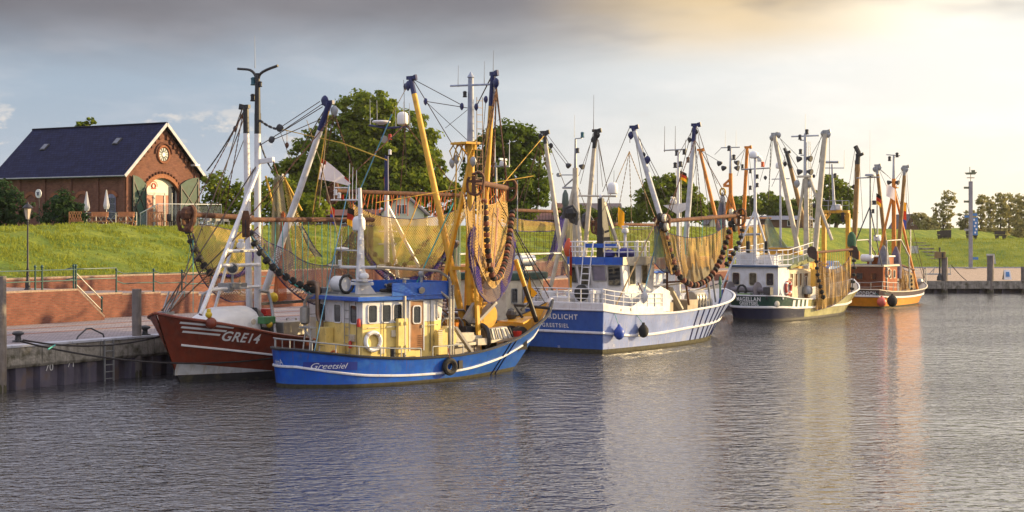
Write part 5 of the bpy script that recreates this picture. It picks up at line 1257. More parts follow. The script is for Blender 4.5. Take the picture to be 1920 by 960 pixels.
# silencers and exhausts
part('silencer', bl, steel, lambda b: (b.lathe((3.0, 1.95, 2.35), [(.08, -.08), (.20, 0), (.20, .62), (.08, .70)], 14), b.tube([(3.0, 1.95, 3.0), (3.0, 1.95, 3.2), (3.05, 1.8, 3.42), (3.15, 1.4, 3.5)], .07, 8), b.tube([(3.0, 1.95, 2.3), (3.0, 1.9, 2.0), (3.1, 1.6, 1.7), (3.1, 1.6, 1.0)], .06, 8)), smooth=True)
part('exhaust_pipe', bl, exh, lambda b: b.tube([(3.12, 1.85, 3.98), (3.12, 1.5, 4.0), (3.12, 1.25, 3.95), (3.1, 1.13, 3.75), (3.1, 1.13, 2.75), (3.1, 1.05, 2.55), (3.1, .9, 2.42), (3.1, .88, 2.2), (3.1, .88, 1.0)], [.11, .12, .12, .11, .10, .10, .11, .11, .11], 10), smooth=True)
part('deck_stand', bl, galv, lambda b: (b.rod((2.3, 1.05, 1.05), (2.5, 1.1, 2.2), .03), b.rod((2.3, .55, 1.05), (2.5, .7, 2.2), .03), b.box((2.5, .95, 2.22), (.35, .8, .06)), b.rod((2.6, .3, 1.05), (2.65, .3, 1.5), .03)))
part('pipe_davit', bl, steel, lambda b: (b.rod((5.35, -1.78, 1.0), (5.35, -1.78, 4.15), .075), b.box((5.35, -1.78, 4.2), (.3, .3, .05))), smooth=True)
for i, (x, z0, z1, w) in enumerate(((5.15, 1.2, 2.6, .42),)):
    part('side_locker', bl, yellow, lambda b: b.box((5.25, -1.74, (z0+z1)/2), (.50, .2, z1-z0)), bevel=.02)
for (dx, dz) in ((-.15, .5), (.17, .5), (-.15, -.45), (.17, -.45)): part('locker_handle', bl, yellow, lambda b: b.box((5.25+dx*.8, -1.87, 1.9+dz), (.11, .05, .14)), bevel=.02)
part('winch_housing', bl, yellow, lambda b: (b.box((7.2, -1.80, 1.5), (.5, .3, .9)), b.lathe((7.5, -1.6, 1.7), [(.45, 0), (.45, .3)], 16, axis=(0, -1, 0))), bevel=.02)
part('winch_ribs', bl, cream, lambda b: [b.box((6.98, -2.04, 1.5+.08*k), (.22, .03, .03)) for k in range(8)])
for x in (4.55,): part('bitts', bl, black, lambda b: (b.lathe((x, -2.1, 1.0), [(.11, 0), (.11, .42), (.13, .44), (.13, .5)], 12),), smooth=True)
# gantry of bent stainless tube over the working deck
for sy in (-1, 1):
    part('tube_gantry', bl, steel, lambda b: (b.tube([(7.55, sy*1.95, 1.0), (7.55, sy*1.95, 4.05), (7.5, sy*1.94, 4.2), (7.1, sy*1.9, 4.45), (6.95, sy*1.88, 4.5), (4.0, sy*1.75, 4.7)], .058, 8), b.tube([(7.5, sy*1.95, 3.35), (6.9, sy*1.72, 3.85)], .045, 8), b.tube([(7.7, sy*1.95, 1.0), (7.72, sy*1.95, 3.9)], .045, 8)), smooth=True)
part('roof_vent', bl, galv, lambda b: (b.rod((6.45, -1.45, 3.5), (6.45, -1.45, 4.35), .06), b.lathe((6.45, -1.45, 4.25), [(.1, 0), (.13, .05), (.13, .18), (.09, .24)], 10)), smooth=True)
floodlight(bl, (6.1, -1.9, 3.75), (-.2, -1, -.3), 1.0, steel)
# after mast on the roof: a white fin with yards
mx_ = B.L(668, 548, .3).x
part('mast_fin', bl, white, lambda b: b.prism([(mx_-.08, .08, 3.5), (mx_+.9, .08, 3.5), (mx_+.48, .1, 4.0), (mx_+.30, .11, 4.6), (mx_+.24, .11, 6.3), (mx_+.04, .11, 6.3)], [(mx_-.08, .28, 3.5), (mx_+.9, .28, 3.5), (mx_+.48, .26, 4.0), (mx_+.30, .25, 4.6), (mx_+.24, .25, 6.3), (mx_+.04, .25, 6.3)]), bevel=.02)
mast_pole(bl, (mx_+.15, .18, 6.2), (mx_+.08, .18, 7.9), .10, .08, white, 'after_mast')
for (py, pxa, pxb, r) in ((375, 621, 673, .035), (501, 628, 722, .055), (352, 628, 655, .03)):
    part('yard', bl, white, lambda b: b.rod(B.X(pxa, py, mx_+.15), B.X(pxb, py, mx_+.15), r), smooth=True)
for px, y0, y1 in ((627, 315, 375), (655, 305, 375), (661, 312, 375), (668, 318, 375), (640, 440, 500), (629, 478, 500)):
    p = B.X(px, y1, mx_+.15); whip(bl, p, (y1-y0)*65/F, .016, white)
for px, py in ((629, 366), (636, 372), (637, 498)): lamp_unit(bl, B.X(px, py, mx_+.15), white, .9)
part('signal_lamp', bl, cl_r, lambda b: b.lathe(B.X(642, 374, mx_+.1), [(.06, 0), (.06, .2)], 8))
p = B.X(673, 433, mx_+.2); radome(bl, p, .27, .62); part('radome_bracket', bl, galv, lambda b: b.beam(p, (mx_+.15, .18, p.z-.35), .04))
p = B.X(641, 469, mx_+.1); part('dish_antenna', bl, white, lambda b: b.lathe(p, [(.05, -.05), (.25, 0), (.30, .05), (.27, .10), (.05, .13)], 16), smooth=True); part('dish_bracket', bl, white, lambda b: b.beam(p, (mx_+.1, .18, p.z), .05))
p = B.X(683, 522, mx_+.1); radome(bl, p, .20, .24, name='satellite_puck'); part('radar_shelf', bl, white, lambda b: b.box(p+Vector((0, .15, -.08)), (.5, .8, .07), 0)); part('radar_scanner', bl, white, lambda b: b.box(p+Vector((0, .15, -.22)), (.16, 1.0, .13), .5), bevel=.03)
for z in (4.3, 5.0, 5.6, 6.6): lamp_unit(bl, (mx_+.0, -.02, z), white, .8)
lr = part('rescue_drum', bl, whitepl, lambda b: b.lathe((mx_-.35, 1.35, 3.95), [(.30, 0), (.33, .05), (.33, .62), (.30, .66)], 16, axis=(.15, -1, 0)), smooth=True)
part('drum_strap', bl, black, lambda b: b.tube([Vector((mx_-.35, 1.35, 3.95))+Vector((.15, -1, 0)).normalized()*.72+Vector((.33*math.cos(a/2.2), 0, .36*math.sin(a/2.2))) for a in range(14)], .06, 6, closed=True))
part('drum_cradle', bl, galv, lambda b: b.box((mx_-.3, 1.1, 3.58), (.5, .8, .12)))
part('cooler_box', bl, galv, lambda b: b.box((mx_-.4, 1.9, 3.65), (.3, .6, .25)))
# main mast, platform and derricks
mX = 10.2
goldmast = gold
mast_pole(bl, (mX, 0, 2.2), (mX, 0, 9.95), .19, .16, goldmast, 'main_mast'); part('mast_foot', bl, black, lambda b: b.lathe((mX, 0, .6), [(.24, 0), (.21, 2.3), (.215, 2.32)], 12))
part('topmast', bl, mat('grey_blue_paint', (.32, .36, .46), .45), lambda b: b.tube([(mX, 0, 9.9), (mX, 0, 11.4), (mX, 0, 12.75), (mX, 0, 12.77), (mX, 0, 13.0)], [.17, .14, .12, .17, .02], 12), smooth=True)
part('mast_platform', bl, goldmast, lambda b: (b.box((mX-.1, .25, 9.92), (.8, 1.1, .10)), b.box((mX, .0, 9.75), (.3, .5, .25))), bevel=.015)
part('platform_gussets', bl, goldmast, lambda b: (b.beam((mX, .75, 9.85), (mX, .2, 9.4), .06), b.beam((mX, -.3, 9.85), (mX, -.15, 9.4), .06)))
for (q, zt) in (((mX+.6, 1.15), 9.3), ((mX-1.6, .9), 9.3), ((mX-.5, -1.2), 8.8)): part('mast_leg', bl, goldmast, lambda b: b.beam((mX, 0, zt), (q[0], q[1], .9), .15, .15))
part('mast_yard', bl, mat('grey_blue_paint', (.32, .36, .46), .45), lambda b: b.rod(B.X(845, 161, mX), B.X(925, 158, mX), .045), smooth=True)
part('mast_bracket', bl, goldmast, lambda b: (b.beam((mX, 0, 4.5), (mX, 1.7, 4.5), .16), b.beam((mX, 0, 4.5), (mX, -1.4, 4.5), .16)))
for px, y0, y1 in ((859, 122, 163), (908, 115, 158), (925, 95, 133)): whip(bl, B.X(px, y1, mX), (y1-y0)*69/F, .014, galv)
whip(bl, (mX+.3, 1.4, 4.2), 1.3, .025, white)
ladder(bl, (mX+.28, -.3, 2.2), (mX+.25, -.3, 11.9), .32, 32, mat('tan_steel', (.45, .33, .2), .6), side=(1, 0, 0))
lamp_unit(bl, (mX-.25, .1, 11.9), black); lamp_unit(bl, (mX-.3, .1, 9.1), black, .8); floodlight(bl, (mX-.4, .5, 5.6), (-1, -.2, -.4), 1.3, galv)
tipP, tipS = B.X(770, 146, mX), B.X(925, 138, mX); baseP, baseS = B.X(868, 600, mX), B.X(896, 600, mX)
boom(bl, baseP, tipP, .15, .12, goldmast, navy, .07, cross=Vector((-.2, .98, 0))); boom(bl, baseS, tipS, .15, .12, goldmast, navy, .13, cross=Vector((.1, .9, 0)))
for k, (px, py, x_) in enumerate(((765, 160, mX-.1), (798, 190, mX), (866, 199, mX), (930, 155, mX-.1), (911, 186, mX), (893, 200, mX), (760, 162, mX+.3))): pulley(bl, B.X(px, py, x_), .20 if k in (0, 3) else .14, navy)
for k, (px, py) in enumerate(((887, 302), (856, 298), (909, 412), (848, 305))): pulley(bl, B.X(px, py, mX-.3), .20, galv)
for (p, q, r, mm) in (((770, 146), (866, 197), .018, wire), ((798, 190), (880, 203), .018, wire), ((775, 150), (866, 300), .02, wire), ((798, 190), (882, 268), .014, wire), ((925, 138), (893, 200), .018, wire), ((920, 145), (890, 205), .014, wire), ((911, 186), (900, 330), .014, wire), ((926, 140), (950, 330), .02, wire), ((880, 203), (835, 240), .012, wire), ((757, 150), (762, 330), .012, wire), ((770, 150), (735, 214), .014, tanrope), ((735, 214), (665, 380), .030, bluerope), ((866, 300), (820, 400), .018, tanrope), ((856, 300), (853, 420), .035, yrope), ((905, 270), (912, 340), .02, wire)):
    line(bl, B.X(*p, mX), B.X(*q, mX), r, mm)
line(bl, B.L(1000, 330, 0), B.L(705, 380, .5), .018, yrope)
line(bl, (mX, 0, 9.8), (14.7, 0, 3.1), .022, wire); line(bl, (mX, -.1, 8.6), (14.2, -.3, 2.9), .018, wire)
line(bl, (4.6, -1.4, 1.2), B.L(850, 380, -1.2), .030, tealrope, .04); line(bl, (1.3, -1.3, 1.2), B.L(655, 345, -.4), .020, bluerope)
chain(bl, B.X(931, 160, mX), B.X(925, 330, mX-.4), .0, .03, rust); chain(bl, B.X(931, 165, mX), B.X(950, 335, mX+.6), .0, .03, rust); chain(bl, B.X(931, 165, mX), B.X(905, 335, mX-1), .0, .03, rust)
part('platform_ropes', bl, yrope, lambda b: [b.tube([(mX-.3+.1*k, .7-.35*k, 10.0), (mX-.5+.1*k, .85-.3*k, 9.6+.1*k), (mX-.4, .75-.35*k, 9.2), (mX-.3+.1*k, .55-.25*k, 9.9)], .03, 6) for k in range(4)], smooth=True)
# bow spar with black foot, and its anchor
sp0, sp1 = B.L(967, 487, -.5), B.L(1006, 603, -.5); spm = sp0.lerp(sp1, .42)
part('bow_spar', bl, gold, lambda b: b.rod(sp0, spm, .10)); part('spar_foot', bl, black, lambda b: (b.rod(spm, sp1, .105), b.tube([sp1+Vector((-.9, 0, .55)), sp1+Vector((-.55, 0, .75)), sp1+Vector((-.25, 0, 1.1))], .05, 6)))
part('anchor', bl, dsteel, lambda b: (b.tube([HB.top(14.2, -1)+Vector((0, 0, .2)), HB.top(13.7, 1)+Vector((-.3, 0, .5)), Vector((13.2, .1, 2.3))], .07, 6), b.ball(HB.top(13.4, 1)+Vector((0, 0, .25)), .22, 8), b.ball((12.9, .5, 2.4), .25, 8)), smooth=True)
part('bow_shelf', bl, gold, lambda b: b.prism([(12.4, .9, 2.05), (12.4, -.9, 2.05), (13.6, -.25, 2.25), (13.6, .25, 2.25)], [(12.4, .9, 2.12), (12.4, -.9, 2.12), (13.6, -.25, 2.32), (13.6, .25, 2.32)]))
part('windlass', bl, blackr, lambda b: (b.lathe((12.3, -.9, 1.55), [(.42, 0), (.42, .25), (.25, .27), (.25, .6), (.42, .62), (.42, .8)], 16, axis=(0, 1, 0)), b.box((12.3, -.5, 1.2), (.5, 1, .5))))
# shrimp sorting and cooking gear on deck
part('sorting_tray', bl, steel, lambda b: (b.box((9.0, -.9, 1.55), (1.5, .9, .32)), b.box((9.0, -.9, 1.12), (1.4, .8, .4))), bevel=.02)
part('sorting_trough', bl, cream, lambda b: (b.box((8.75, -1.2, 1.80), (1.0, .42, .10)), b.box((8.75, -1.42, 1.62), (1.0, .05, .3)), b.box((9.6, -1.35, 1.45), (.5, .4, .28))), bevel=.01)
part('riddle_drum', bl, steel, lambda b: (b.prism([(10.1, -1.4, 1.35), (11.5, -1.3, 1.45), (11.5, -.5, 1.45), (10.1, -.5, 1.35)], [(10.2, -1.1, 1.95), (11.4, -1.0, 2.0), (11.4, -.7, 2.0), (10.2, -.7, 1.95)]),), bevel=.03)
part('drum_guard', bl, black, lambda b: b.tube([(10.0, -1.45+.0*k, 1.2)] and [Vector((9.95, -1.05+.5*math.cos(R(a)), 1.6+.5*math.sin(R(a)))) for a in range(-40, 230, 20)], .12, 6))
part('steel_table', bl, steel, lambda b: (b.beam((8.0, -1.55, 1.35), (11.9, -1.3, 1.5), .08, .12), [b.box((x, -1.3, 1.0), (.07, .07, .7)) for x in (8.2, 9.4, 10.6)]))
part('conveyor', bl, cream, lambda b: (b.beam((7.95, -1.75, 2.15), (8.75, -1.95, 1.0), .36, .10), [b.beam(Vector((7.95, -1.75-.0, 2.17)).lerp(Vector((8.75, -1.95, 1.02)), f), Vector((7.95, -1.75, 2.17)).lerp(Vector((8.75, -1.95, 1.02)), f+.03), .16, .14) for f in (.15, .3, .45, .6, .75)]))
part('hopper', bl, steel, lambda b: (b.beam((9.85, -.6, 2.15), (10.9, -.7, 3.05), .5, .12), b.beam((9.75, -.3, 2.2), (10.3, -.3, 2.9), .2, .5)), bevel=.01)
part('boiler', bl, gold, lambda b: b.lathe((11.0, .35, 2.45), [(.55, 0), (.6, .05), (.6, .45), (.55, .5)], 20, axis=(0, -1, 0)), smooth=True)
part('boiler_casing', bl, gold, lambda b: b.box((11.2, .75, 1.9), (1.3, .5, 1.5)), bevel=.03)
part('fish_box', bl, whitepl, lambda b: (b.box((8.2, -1.2, 1.75), (.55, .4, .28)), b.box((8.2, -1.2, 1.42), (.55, .4, .28))), bevel=.02)
part('grey_bin', bl, galv, lambda b: b.box((8.1, -.5, 1.3), (.6, .6, .9)), bevel=.03)
part('pipe_frame', bl, galv, lambda b: (b.tube([(8.4, -.2, .8), (8.4, -.2, 2.2), (8.6, -.2, 2.4), (9.4, -.2, 2.4), (9.6, -.2, 2.2), (9.6, -.2, .8)], .05, 8), b.tube([(9.0, .5, .8), (9.0, .5, 2.5), (9.2, .5, 2.7), (10.2, .5, 2.7), (10.4, .5, 2.5), (10.4, .5, .8)], .05, 8)), smooth=True)
part('hoses', bl, mat('brown_hose', (.14, .07, .05), .7), lambda b: [b.tube([(8.3+.4*k, .3, 3.3), (8.35+.4*k, .2, 2.8), (8.6+.4*k, -.1, 2.5), (8.7+.4*k, -.3, 2.0)], .04, 6) for k in range(3)], smooth=True)
part('davit_arm', bl, cream, lambda b: b.beam((7.7, .8, 3.2), (9.4, 0.4, 3.45), .12, .14))
part('trawl_winch', bl, dsteel, lambda b: (b.lathe((8.6, 1.3, 1.5), [(.5, 0), (.5, .06), (.22, .08), (.22, .9), (.5, .92), (.5, 1)], 16, axis=(0, -1, 0)),))
part('deck_vent', bl, gold, lambda b: b.box((9.9, 1.7, 1.6), (1.6, .5, 1.4)), bevel=.03)
part('deck_machinery', bl, dsteel, lambda b: (b.box((9.7, -.35, 1.6), (.5, .5, .9)), b.lathe((9.3, .1, 1.3), [(.28, 0), (.3, .1), (.3, .6), (.15, .7)], 12), b.box((10.9, -.2, 1.3), (.6, .6, .6)), b.rod((9.9, -1.0, 1.0), (9.9, -1.0, 2.3), .04), b.tube([(10.4, -.2, 1.0), (10.4, -.2, 2.5), (10.7, -.4, 2.65)], .05, 6)))
part('drum_ribs', bl, dsteel, lambda b: [b.beam((10.35+.28*k, -1.36, 1.5), (10.4+.26*k, -1.12, 1.95), .04) for k in range(5)])
part('fish_basket', bl, orange, lambda b: b.lathe((8.9, -.5, 1.95), [(.17, 0), (.22, .3), (.2, .3), (.15, .03)], 12))
part('fish_basket', bl, redp, lambda b: b.lathe((11.95, -1.05, 1.5), [(.15, 0), (.2, .28), (.18, .28), (.13, .03)], 12))
part('control_levers', bl, cream, lambda b: (b.box((8.05, -1.1, 1.9), (.3, .35, .5)), [b.rod((8.0+.07*k, -1.2, 2.1), (7.95+.1*k, -1.25, 2.45), .015) for k in range(3)]))
part('wheelhouse_cables', bl, dsteel, lambda b: (b.tube([(3.36, -1.2, 3.3), (3.36, -1.25, 2.6), (3.36, -1.3, 1.2)], .014, 4), b.tube([(4.4, -1.67, 3.3), (4.4, -1.67, 1.1)], .014, 4), b.tube([(6.75, -1.66, 3.3), (6.75, -1.66, 1.2)], .018, 4)))
for x in (3.6, 4.5, 6.6): part('grab_rail', bl, galv, lambda b: b.tube([(x, -1.66, 2.25), (x, -1.72, 2.28), (x+.5, -1.72, 2.28), (x+.5, -1.66, 2.25)], .014, 5))
for x, z in ((4.35, 1.35), (4.9, 2.0)): part('wall_vent', bl, cream, lambda b: b.box((x, -1.65, z), (.22, .05, .28)), bevel=.01)
# life ring, tyre, flags
lifebuoy((B.L(698, 640, -1.66)), (0, -1, 0), .36, 'white lifebuoy hanging on the yellow wheelhouse side', white, B)
q = HB.at(7.0, .62, -1, .14); ty = thing('tyre_fender', 'black tyre fender hanging on the bright blue hull', 'tyre', tuple(B.wor(q)), B.rz)
part('tyre', ty, blackr, lambda b: b.tube([(.26*math.cos(2*math.pi*k/20), 0, .26*math.sin(2*math.pi*k/20)) for k in range(20)], .11, 8, closed=True, flat=1.1), smooth=True)
part('inner_rim', ty, mat('tyre_inside', (.12, .09, .06), .9), lambda b: b.tube([(.17*math.cos(2*math.pi*k/20), -.02, .17*math.sin(2*math.pi*k/20)) for k in range(20)], .035, 6, closed=True), smooth=True)
line(ty, (0, 0, .34), (-.05, .05, .75), .018, orrope, name='rope')
part('fender_block', bl, black, lambda b: b.box(HB.at(7.62, .66, -1, .05), (.2, .14, .34)))
flag(B.X(652, 388, mx_+.15), B, .42, .75, [cl_k, cl_r, cl_y], 'black red and gold flag drooping from the blue cutter mast', (.2, -1, 0), .35)
q = B.L(993, 518, -.2); fo = thing('signal_flag', 'small orange flag hanging over the yellow bow of the blue cutter', 'flag', tuple(B.wor(q)), B.rz)
part('cloth', fo, cl_y, lambda b: b.add([(0, 0, 0), (.08, -.05, -.5), (.3, -.2, -.75), (.05, .1, -1.15), (-.25, .15, -1.2), (-.12, .05, -.6)], [(0, 1, 5), (1, 2, 3, 5), (3, 4, 5)]), fix=False); line(fo, (0, 0, .15), (.1, 0, -1.6), .015, wire, name='flag_line')
# white pennant with a red edge
pn = thing('white_pennant', 'white pennant with faint red marks streaming from a stay', 'flag', tuple(WP(604, 298, 68)), 0)
o = WP(604, 298, 68); V = []; nU, nV = 14, 5
for i in range(nU+1):
    u = i/nU; top = WP(604+54*u, 298+ (17*u+28*u**1.4), 68-.3*math.sin(u*5)); bot = WP(597+58*u, 336+ (8*u+5*u*u), 68-.3*math.sin(u*5+.6))
    for j in range(nV+1): V.append(top.lerp(bot, j/nV)-o)
part('cloth', pn, cl_w, lambda b: b.add(V, [(i*(nV+1)+j, (i+1)*(nV+1)+j, (i+1)*(nV+1)+j+1, i*(nV+1)+j+1) for i in range(nU) for j in range(nV)]), fix=False, smooth=True)
part('red_edge', pn, cl_r, lambda b: b.add([V[0]+Vector((0, -.02, 0)), V[12]+Vector((0, -.02, 0)), V[13]+Vector((0, -.02, 0)), V[1]+Vector((0, -.02, 0))], [(0, 1, 2, 3)]), fix=False)
part('red_edge', pn, cl_r, lambda b: b.add([V[66]+Vector((0, -.02, .02)), V[84]+Vector((0, -.02, .02)), V[85]+Vector((0, -.02, 0)), V[67]+Vector((0, -.02, 0))], [(0, 1, 2, 3)]), fix=False)
line(pn, WP(604, 298, 68)-o, WP(590, 380, 68)-o, .015, wire, name='halyard')

navyrope = mat('navy_edge_rope', (.05, .04, .14), .9)
# --- port beam and net of the blue cutter (hangs over the far side)
def hung_net(name, label, fr, y, beam, r, tip, tipm, sheets, bob=None, lines=None, shoes=(True, True), tilt=None, bobr=.12, cat='fishing net', step=.33, bob2=None, beamm=None, bridles=3):
    (ax, ay), (bx, by) = beam
    Yf = (lambda px: depth_of(fr, px, y)) if fr else tilt
    p, q = WP(ax, ay, Yf(ax)), WP(bx, by, Yf(bx)); rg = Rig(name, label, cat, p, q, None); P_ = lambda px, py, dy=0: rg.P(px, py, Yf(px)+dy)
    part('trawl_beam', rg.root, beamm or rust, lambda b: b.rod(rg.w(p), rg.w(q), r, n=10), smooth=True)
    d = (q-p).normalized(); sd = Vector((d.y, -d.x, 0))
    if shoes[0]: shoe(rg.root, rg.w(p), ax=tuple(sd))
    if shoes[1]: shoe(rg.root, rg.w(q), ax=tuple(sd))
    for s in sheets: net_mesh('netting', rg.root, [P_(*a) for a in s['top']], [P_(*a) for a in s['bot']], s['m'], s.get('nu', 44), s.get('nv', 16), s.get('bulge', (.15, -.5, 0)), s.get('wr', .12), s.get('seed', 1)); [part('edge_rope', rg.root, s.get('er', navyrope), lambda b: b.tube(resample([P_(*a) for a in s[kk]], 24) if len(s[kk]) > 2 else [P_(*a) for a in s[kk]], rr_, 5)) for kk, rr_ in (('bot', .03), ('top', .016))]
    if bob: bobbins(rg.root, [P_(*a) for a in bob], bobr, blackr, step, bob2)
    if lines:
        for (a, b_, rr, mm) in lines: line(rg.root, P_(*a), P_(*b_), rr, mm, name='net_line')
    if tip is not None:
        t = rg.w(tip)
        for f in ([0.02, .5, .98] if bridles == 3 else [.02, .3, .55, .98]): chain(rg.root, rg.w(p.lerp(q, f)), t, .02, .022, tipm or rust, 'bridle')
    return rg
rnd = random.Random(3)
rg = hung_net('fishing_net', 'wide tan net hung from a long rusty beam behind the blue cutter wheelhouse', B, 4.4, ((622, 358), (870, 367)), .10, B.wor(B.X(760, 232, mX)), rust,
    [dict(top=[(648, 372), (680, 392), (720, 406), (770, 411), (820, 405), (870, 388), (905, 372)], bot=[(655, 392), (680, 455), (715, 505), (760, 524), (800, 515), (835, 470), (868, 405)], m=net_tan, bulge=(.1, -.5, -.1), nu=60, nv=20),
     dict(top=[(668, 440), (700, 490), (745, 522), (790, 515), (825, 485), (850, 430)], bot=[(668, 446), (698, 500), (745, 532), (795, 524), (832, 492), (856, 436)], m=net_blue, bulge=(0, -.5, 0), nv=4),
     dict(top=[(760, 520), (800, 490), (830, 455), (848, 425)], bot=[(735, 575), (780, 580), (825, 580), (838, 585)], m=net_mauve, bulge=(0, -.3, 0), wr=.2, seed=4),
     dict(top=[(848, 415), (856, 412), (864, 416)], bot=[(836, 572), (848, 580), (864, 575)], m=net_grey, bulge=(0, -.4, 0), nu=12, wr=.2, seed=6),
     dict(top=[(842, 440), (850, 438), (854, 442)], bot=[(828, 560), (838, 565), (846, 562)], m=net_blue, bulge=(0, -.3, 0), nu=10, wr=.2, seed=7)],
    lines=[((px, 360, -.02), (px-rnd.uniform(-6, 8), 395+rnd.uniform(-18, 12), -.1), .022, orrope) for px in np.linspace(655, 868, 34)]+[((700, 362, .1), (690, 470, 0), .012, tanrope), ((790, 365, .1), (735, 500, -.3), .03, net_tan and yrope)])
bobbins(rg.root, [rg.P(px, py, depth_of(B, px, 4.4)+.6) for px, py in ((672, 420), (690, 455), (715, 490), (750, 500), (785, 470), (810, 440), (830, 410))], .11, blackr, .45)
# starboard beam, swung almost end-on, with its net bag hanging over the deck
Yn = lambda px: 65.2+(px-888)/(952-888)*7.2
rg = hung_net('fishing_net', 'golden net bag with a loop of black rollers hanging over the blue cutter deck', None, 0, ((888, 340), (951, 353)), .12, B.wor(B.X(931, 165, mX)), rust,
    [dict(top=[(893, 352), (908, 384), (925, 383), (938, 372), (950, 352)], bot=[(892, 480), (906, 515), (925, 540), (944, 515), (957, 460)], er=tanrope, m=net_gold, bulge=(-.3, -.5, 0), nu=50, nv=36, wr=.25, seed=2),
     dict(top=[(886, 432), (890, 425), (897, 440)], bot=[(884, 470), (896, 540), (905, 550)], m=net_blue, bulge=(-.3, -.3, 0), nu=16, wr=.2, seed=9),
     dict(top=[(887, 420), (898, 460), (925, 500), (945, 465), (963, 410)], bot=[(884, 500), (898, 548), (923, 568), (950, 540), (968, 450)], m=net_mauve, bulge=(-.4, -.9, 0), nu=40, nv=20, wr=.2, seed=3),
     dict(top=[(946, 500), (955, 460), (960, 420)], bot=[(938, 555), (958, 520), (967, 455)], m=net_blue, bulge=(-.3, -.4, 0), nu=20, nv=10, wr=.15, seed=5),
     dict(top=[(868, 360, 1), (882, 395, 1), (890, 372, .5)], bot=[(880, 500, 1), (886, 505, .6), (892, 500, .4)], m=net_gold, bulge=(0, -.2, 0), nu=14, wr=.2, seed=12)],
    bob=[(908, 372, -.9), (910, 400, -1.0), (912, 430, -1.0), (914, 465, -1.0), (919, 500, -1.0), (925, 522, -1.3), (933, 520, -1.5), (944, 500, -1.6), (952, 465, -1.2), (957, 425, -.8), (961, 395, -.5)],
    lines=[((px, 345+(px-890)*.2, 0), (px+2, 384-abs(px-920)*.3, 0), .02, orrope) for px in np.linspace(896, 948, 12)]+[((908, 345, -.8), (903, 480, -1.0), .02, tanrope), ((926, 390, -.7), (918, 500, -1.2), .035, tanrope), ((934, 390, -.7), (925, 510, -1.2), .035, mat('pink_rope', (.55, .3, .22), .8))], bobr=.135, step=.24, tilt=Yn, bob2=mat('rust_roller', (.20, .07, .04), .8))
# mooring line of teal rope running aft

# ------------------------------------------------------------------ brown ship GRE14, bow towards the camera
GO = Vector((-13.437, 64.808, 0)); _f = Vector((math.sin(R(213)), math.cos(R(213)), 0))
G = Frame(GO-_f*15.0, 213)
g = thing('brown_cutter', 'red brown fishing ship with white bow stripes moored against the quay', 'fishing boat', tuple(G.O), G.rz)
HG = Hull(16.3, [0, .05, .2, .45, .7, .84, .93, .975, 1], [1.3, 1.8, 2.35, 2.5, 2.45, 2.1, 1.45, .8, .05], [1.1, 1.6, 2.2, 2.4, 2.1, 1.35, .62, .25, .02],
          [1.7, 1.6, 1.35, 1.35, 1.80, 2.25, 2.55, 2.70, 2.86], xs=(.3, 0), xb=(15.0, 16.35), boot=.30, p=1.6)
gdk = lambda t: .75 if t < .7 else .75+(t-.7)*4
HG.build(g, [(-1, 0, boot), (0, 1, redhull)], redhull, gdk, greydeck, redhull, .06)
HG.patch(g, 'boot_stripe', 11.6, 15.33, lambda x: .31, lambda x: .32+.50*((x-11.6)/3.7)**1.0, 1, mat('chalky_white', (.55, .55, .55), .7, var=.2, streak=(.42, .36, .26)), n=20)
HG.patch(g, 'boot_stripe', 11.6, 15.33, lambda x: .31, lambda x: .32+.50*((x-11.6)/3.7)**1.0, -1, MATS['chalky_white'], n=20)
zb = lambda x: G.L(345, 648, .6).z+(x-15.3)*.165
part('white_line', g, letter, lambda b: b.tube([HG.at(x, 1.52+(x-15.2)*.155, 1, .02) for x in np.linspace(15.45, 3.5, 30)], .045, 5))
for k, (x0, x1) in enumerate(((15.82, 14.0), (15.72, 14.2), (15.62, 14.35))):
    part('bow_stripe', g, letter, lambda b: b.add([HG.at(x0+(x1-x0)*i/8, 2.44-.17*k-.03*i/8*k*0+(x0+(x1-x0)*i/8-15.5)*.14+dz, 1, .02) for i in range(9) for dz in (-.04, .04)], [(2*i, 2*i+2, 2*i+3, 2*i+1) for i in range(8)]), fix=False)
HG.write(g, 'GRE14', .54, 13.45, 1.78, 1, bold=.012, spacing=1.08, slope=-.13, name='fishing_number')
part('hawse_ball', g, redhull, lambda b: b.ball(HG.top(14.95, 1, -.05)+Vector((0, 0, -.05)), .24, 12), smooth=True)
part('anchor_fitting', g, redhull, lambda b: b.lathe((15.7, .15, 2.7), [(.07, 0), (.07, .35)], 8))
part('stem_gear', g, galv, lambda b: [b.beam((15.9, .1*k, 2.85), (15.35-.15*k, .12*k, 3.7), .05) for k in (-1, 0, 1, 2)]+[b.box((15.8, 0, 2.85), (.5, .45, .12))])
tag(buoy(HG.top(15.0, 1, .0)+Vector((0, 0, .28)), G, .14, 'small yellow float on the brown bow rail', mat('yellow_float', (.7, .5, .03), .4), 1.0), cat='float')
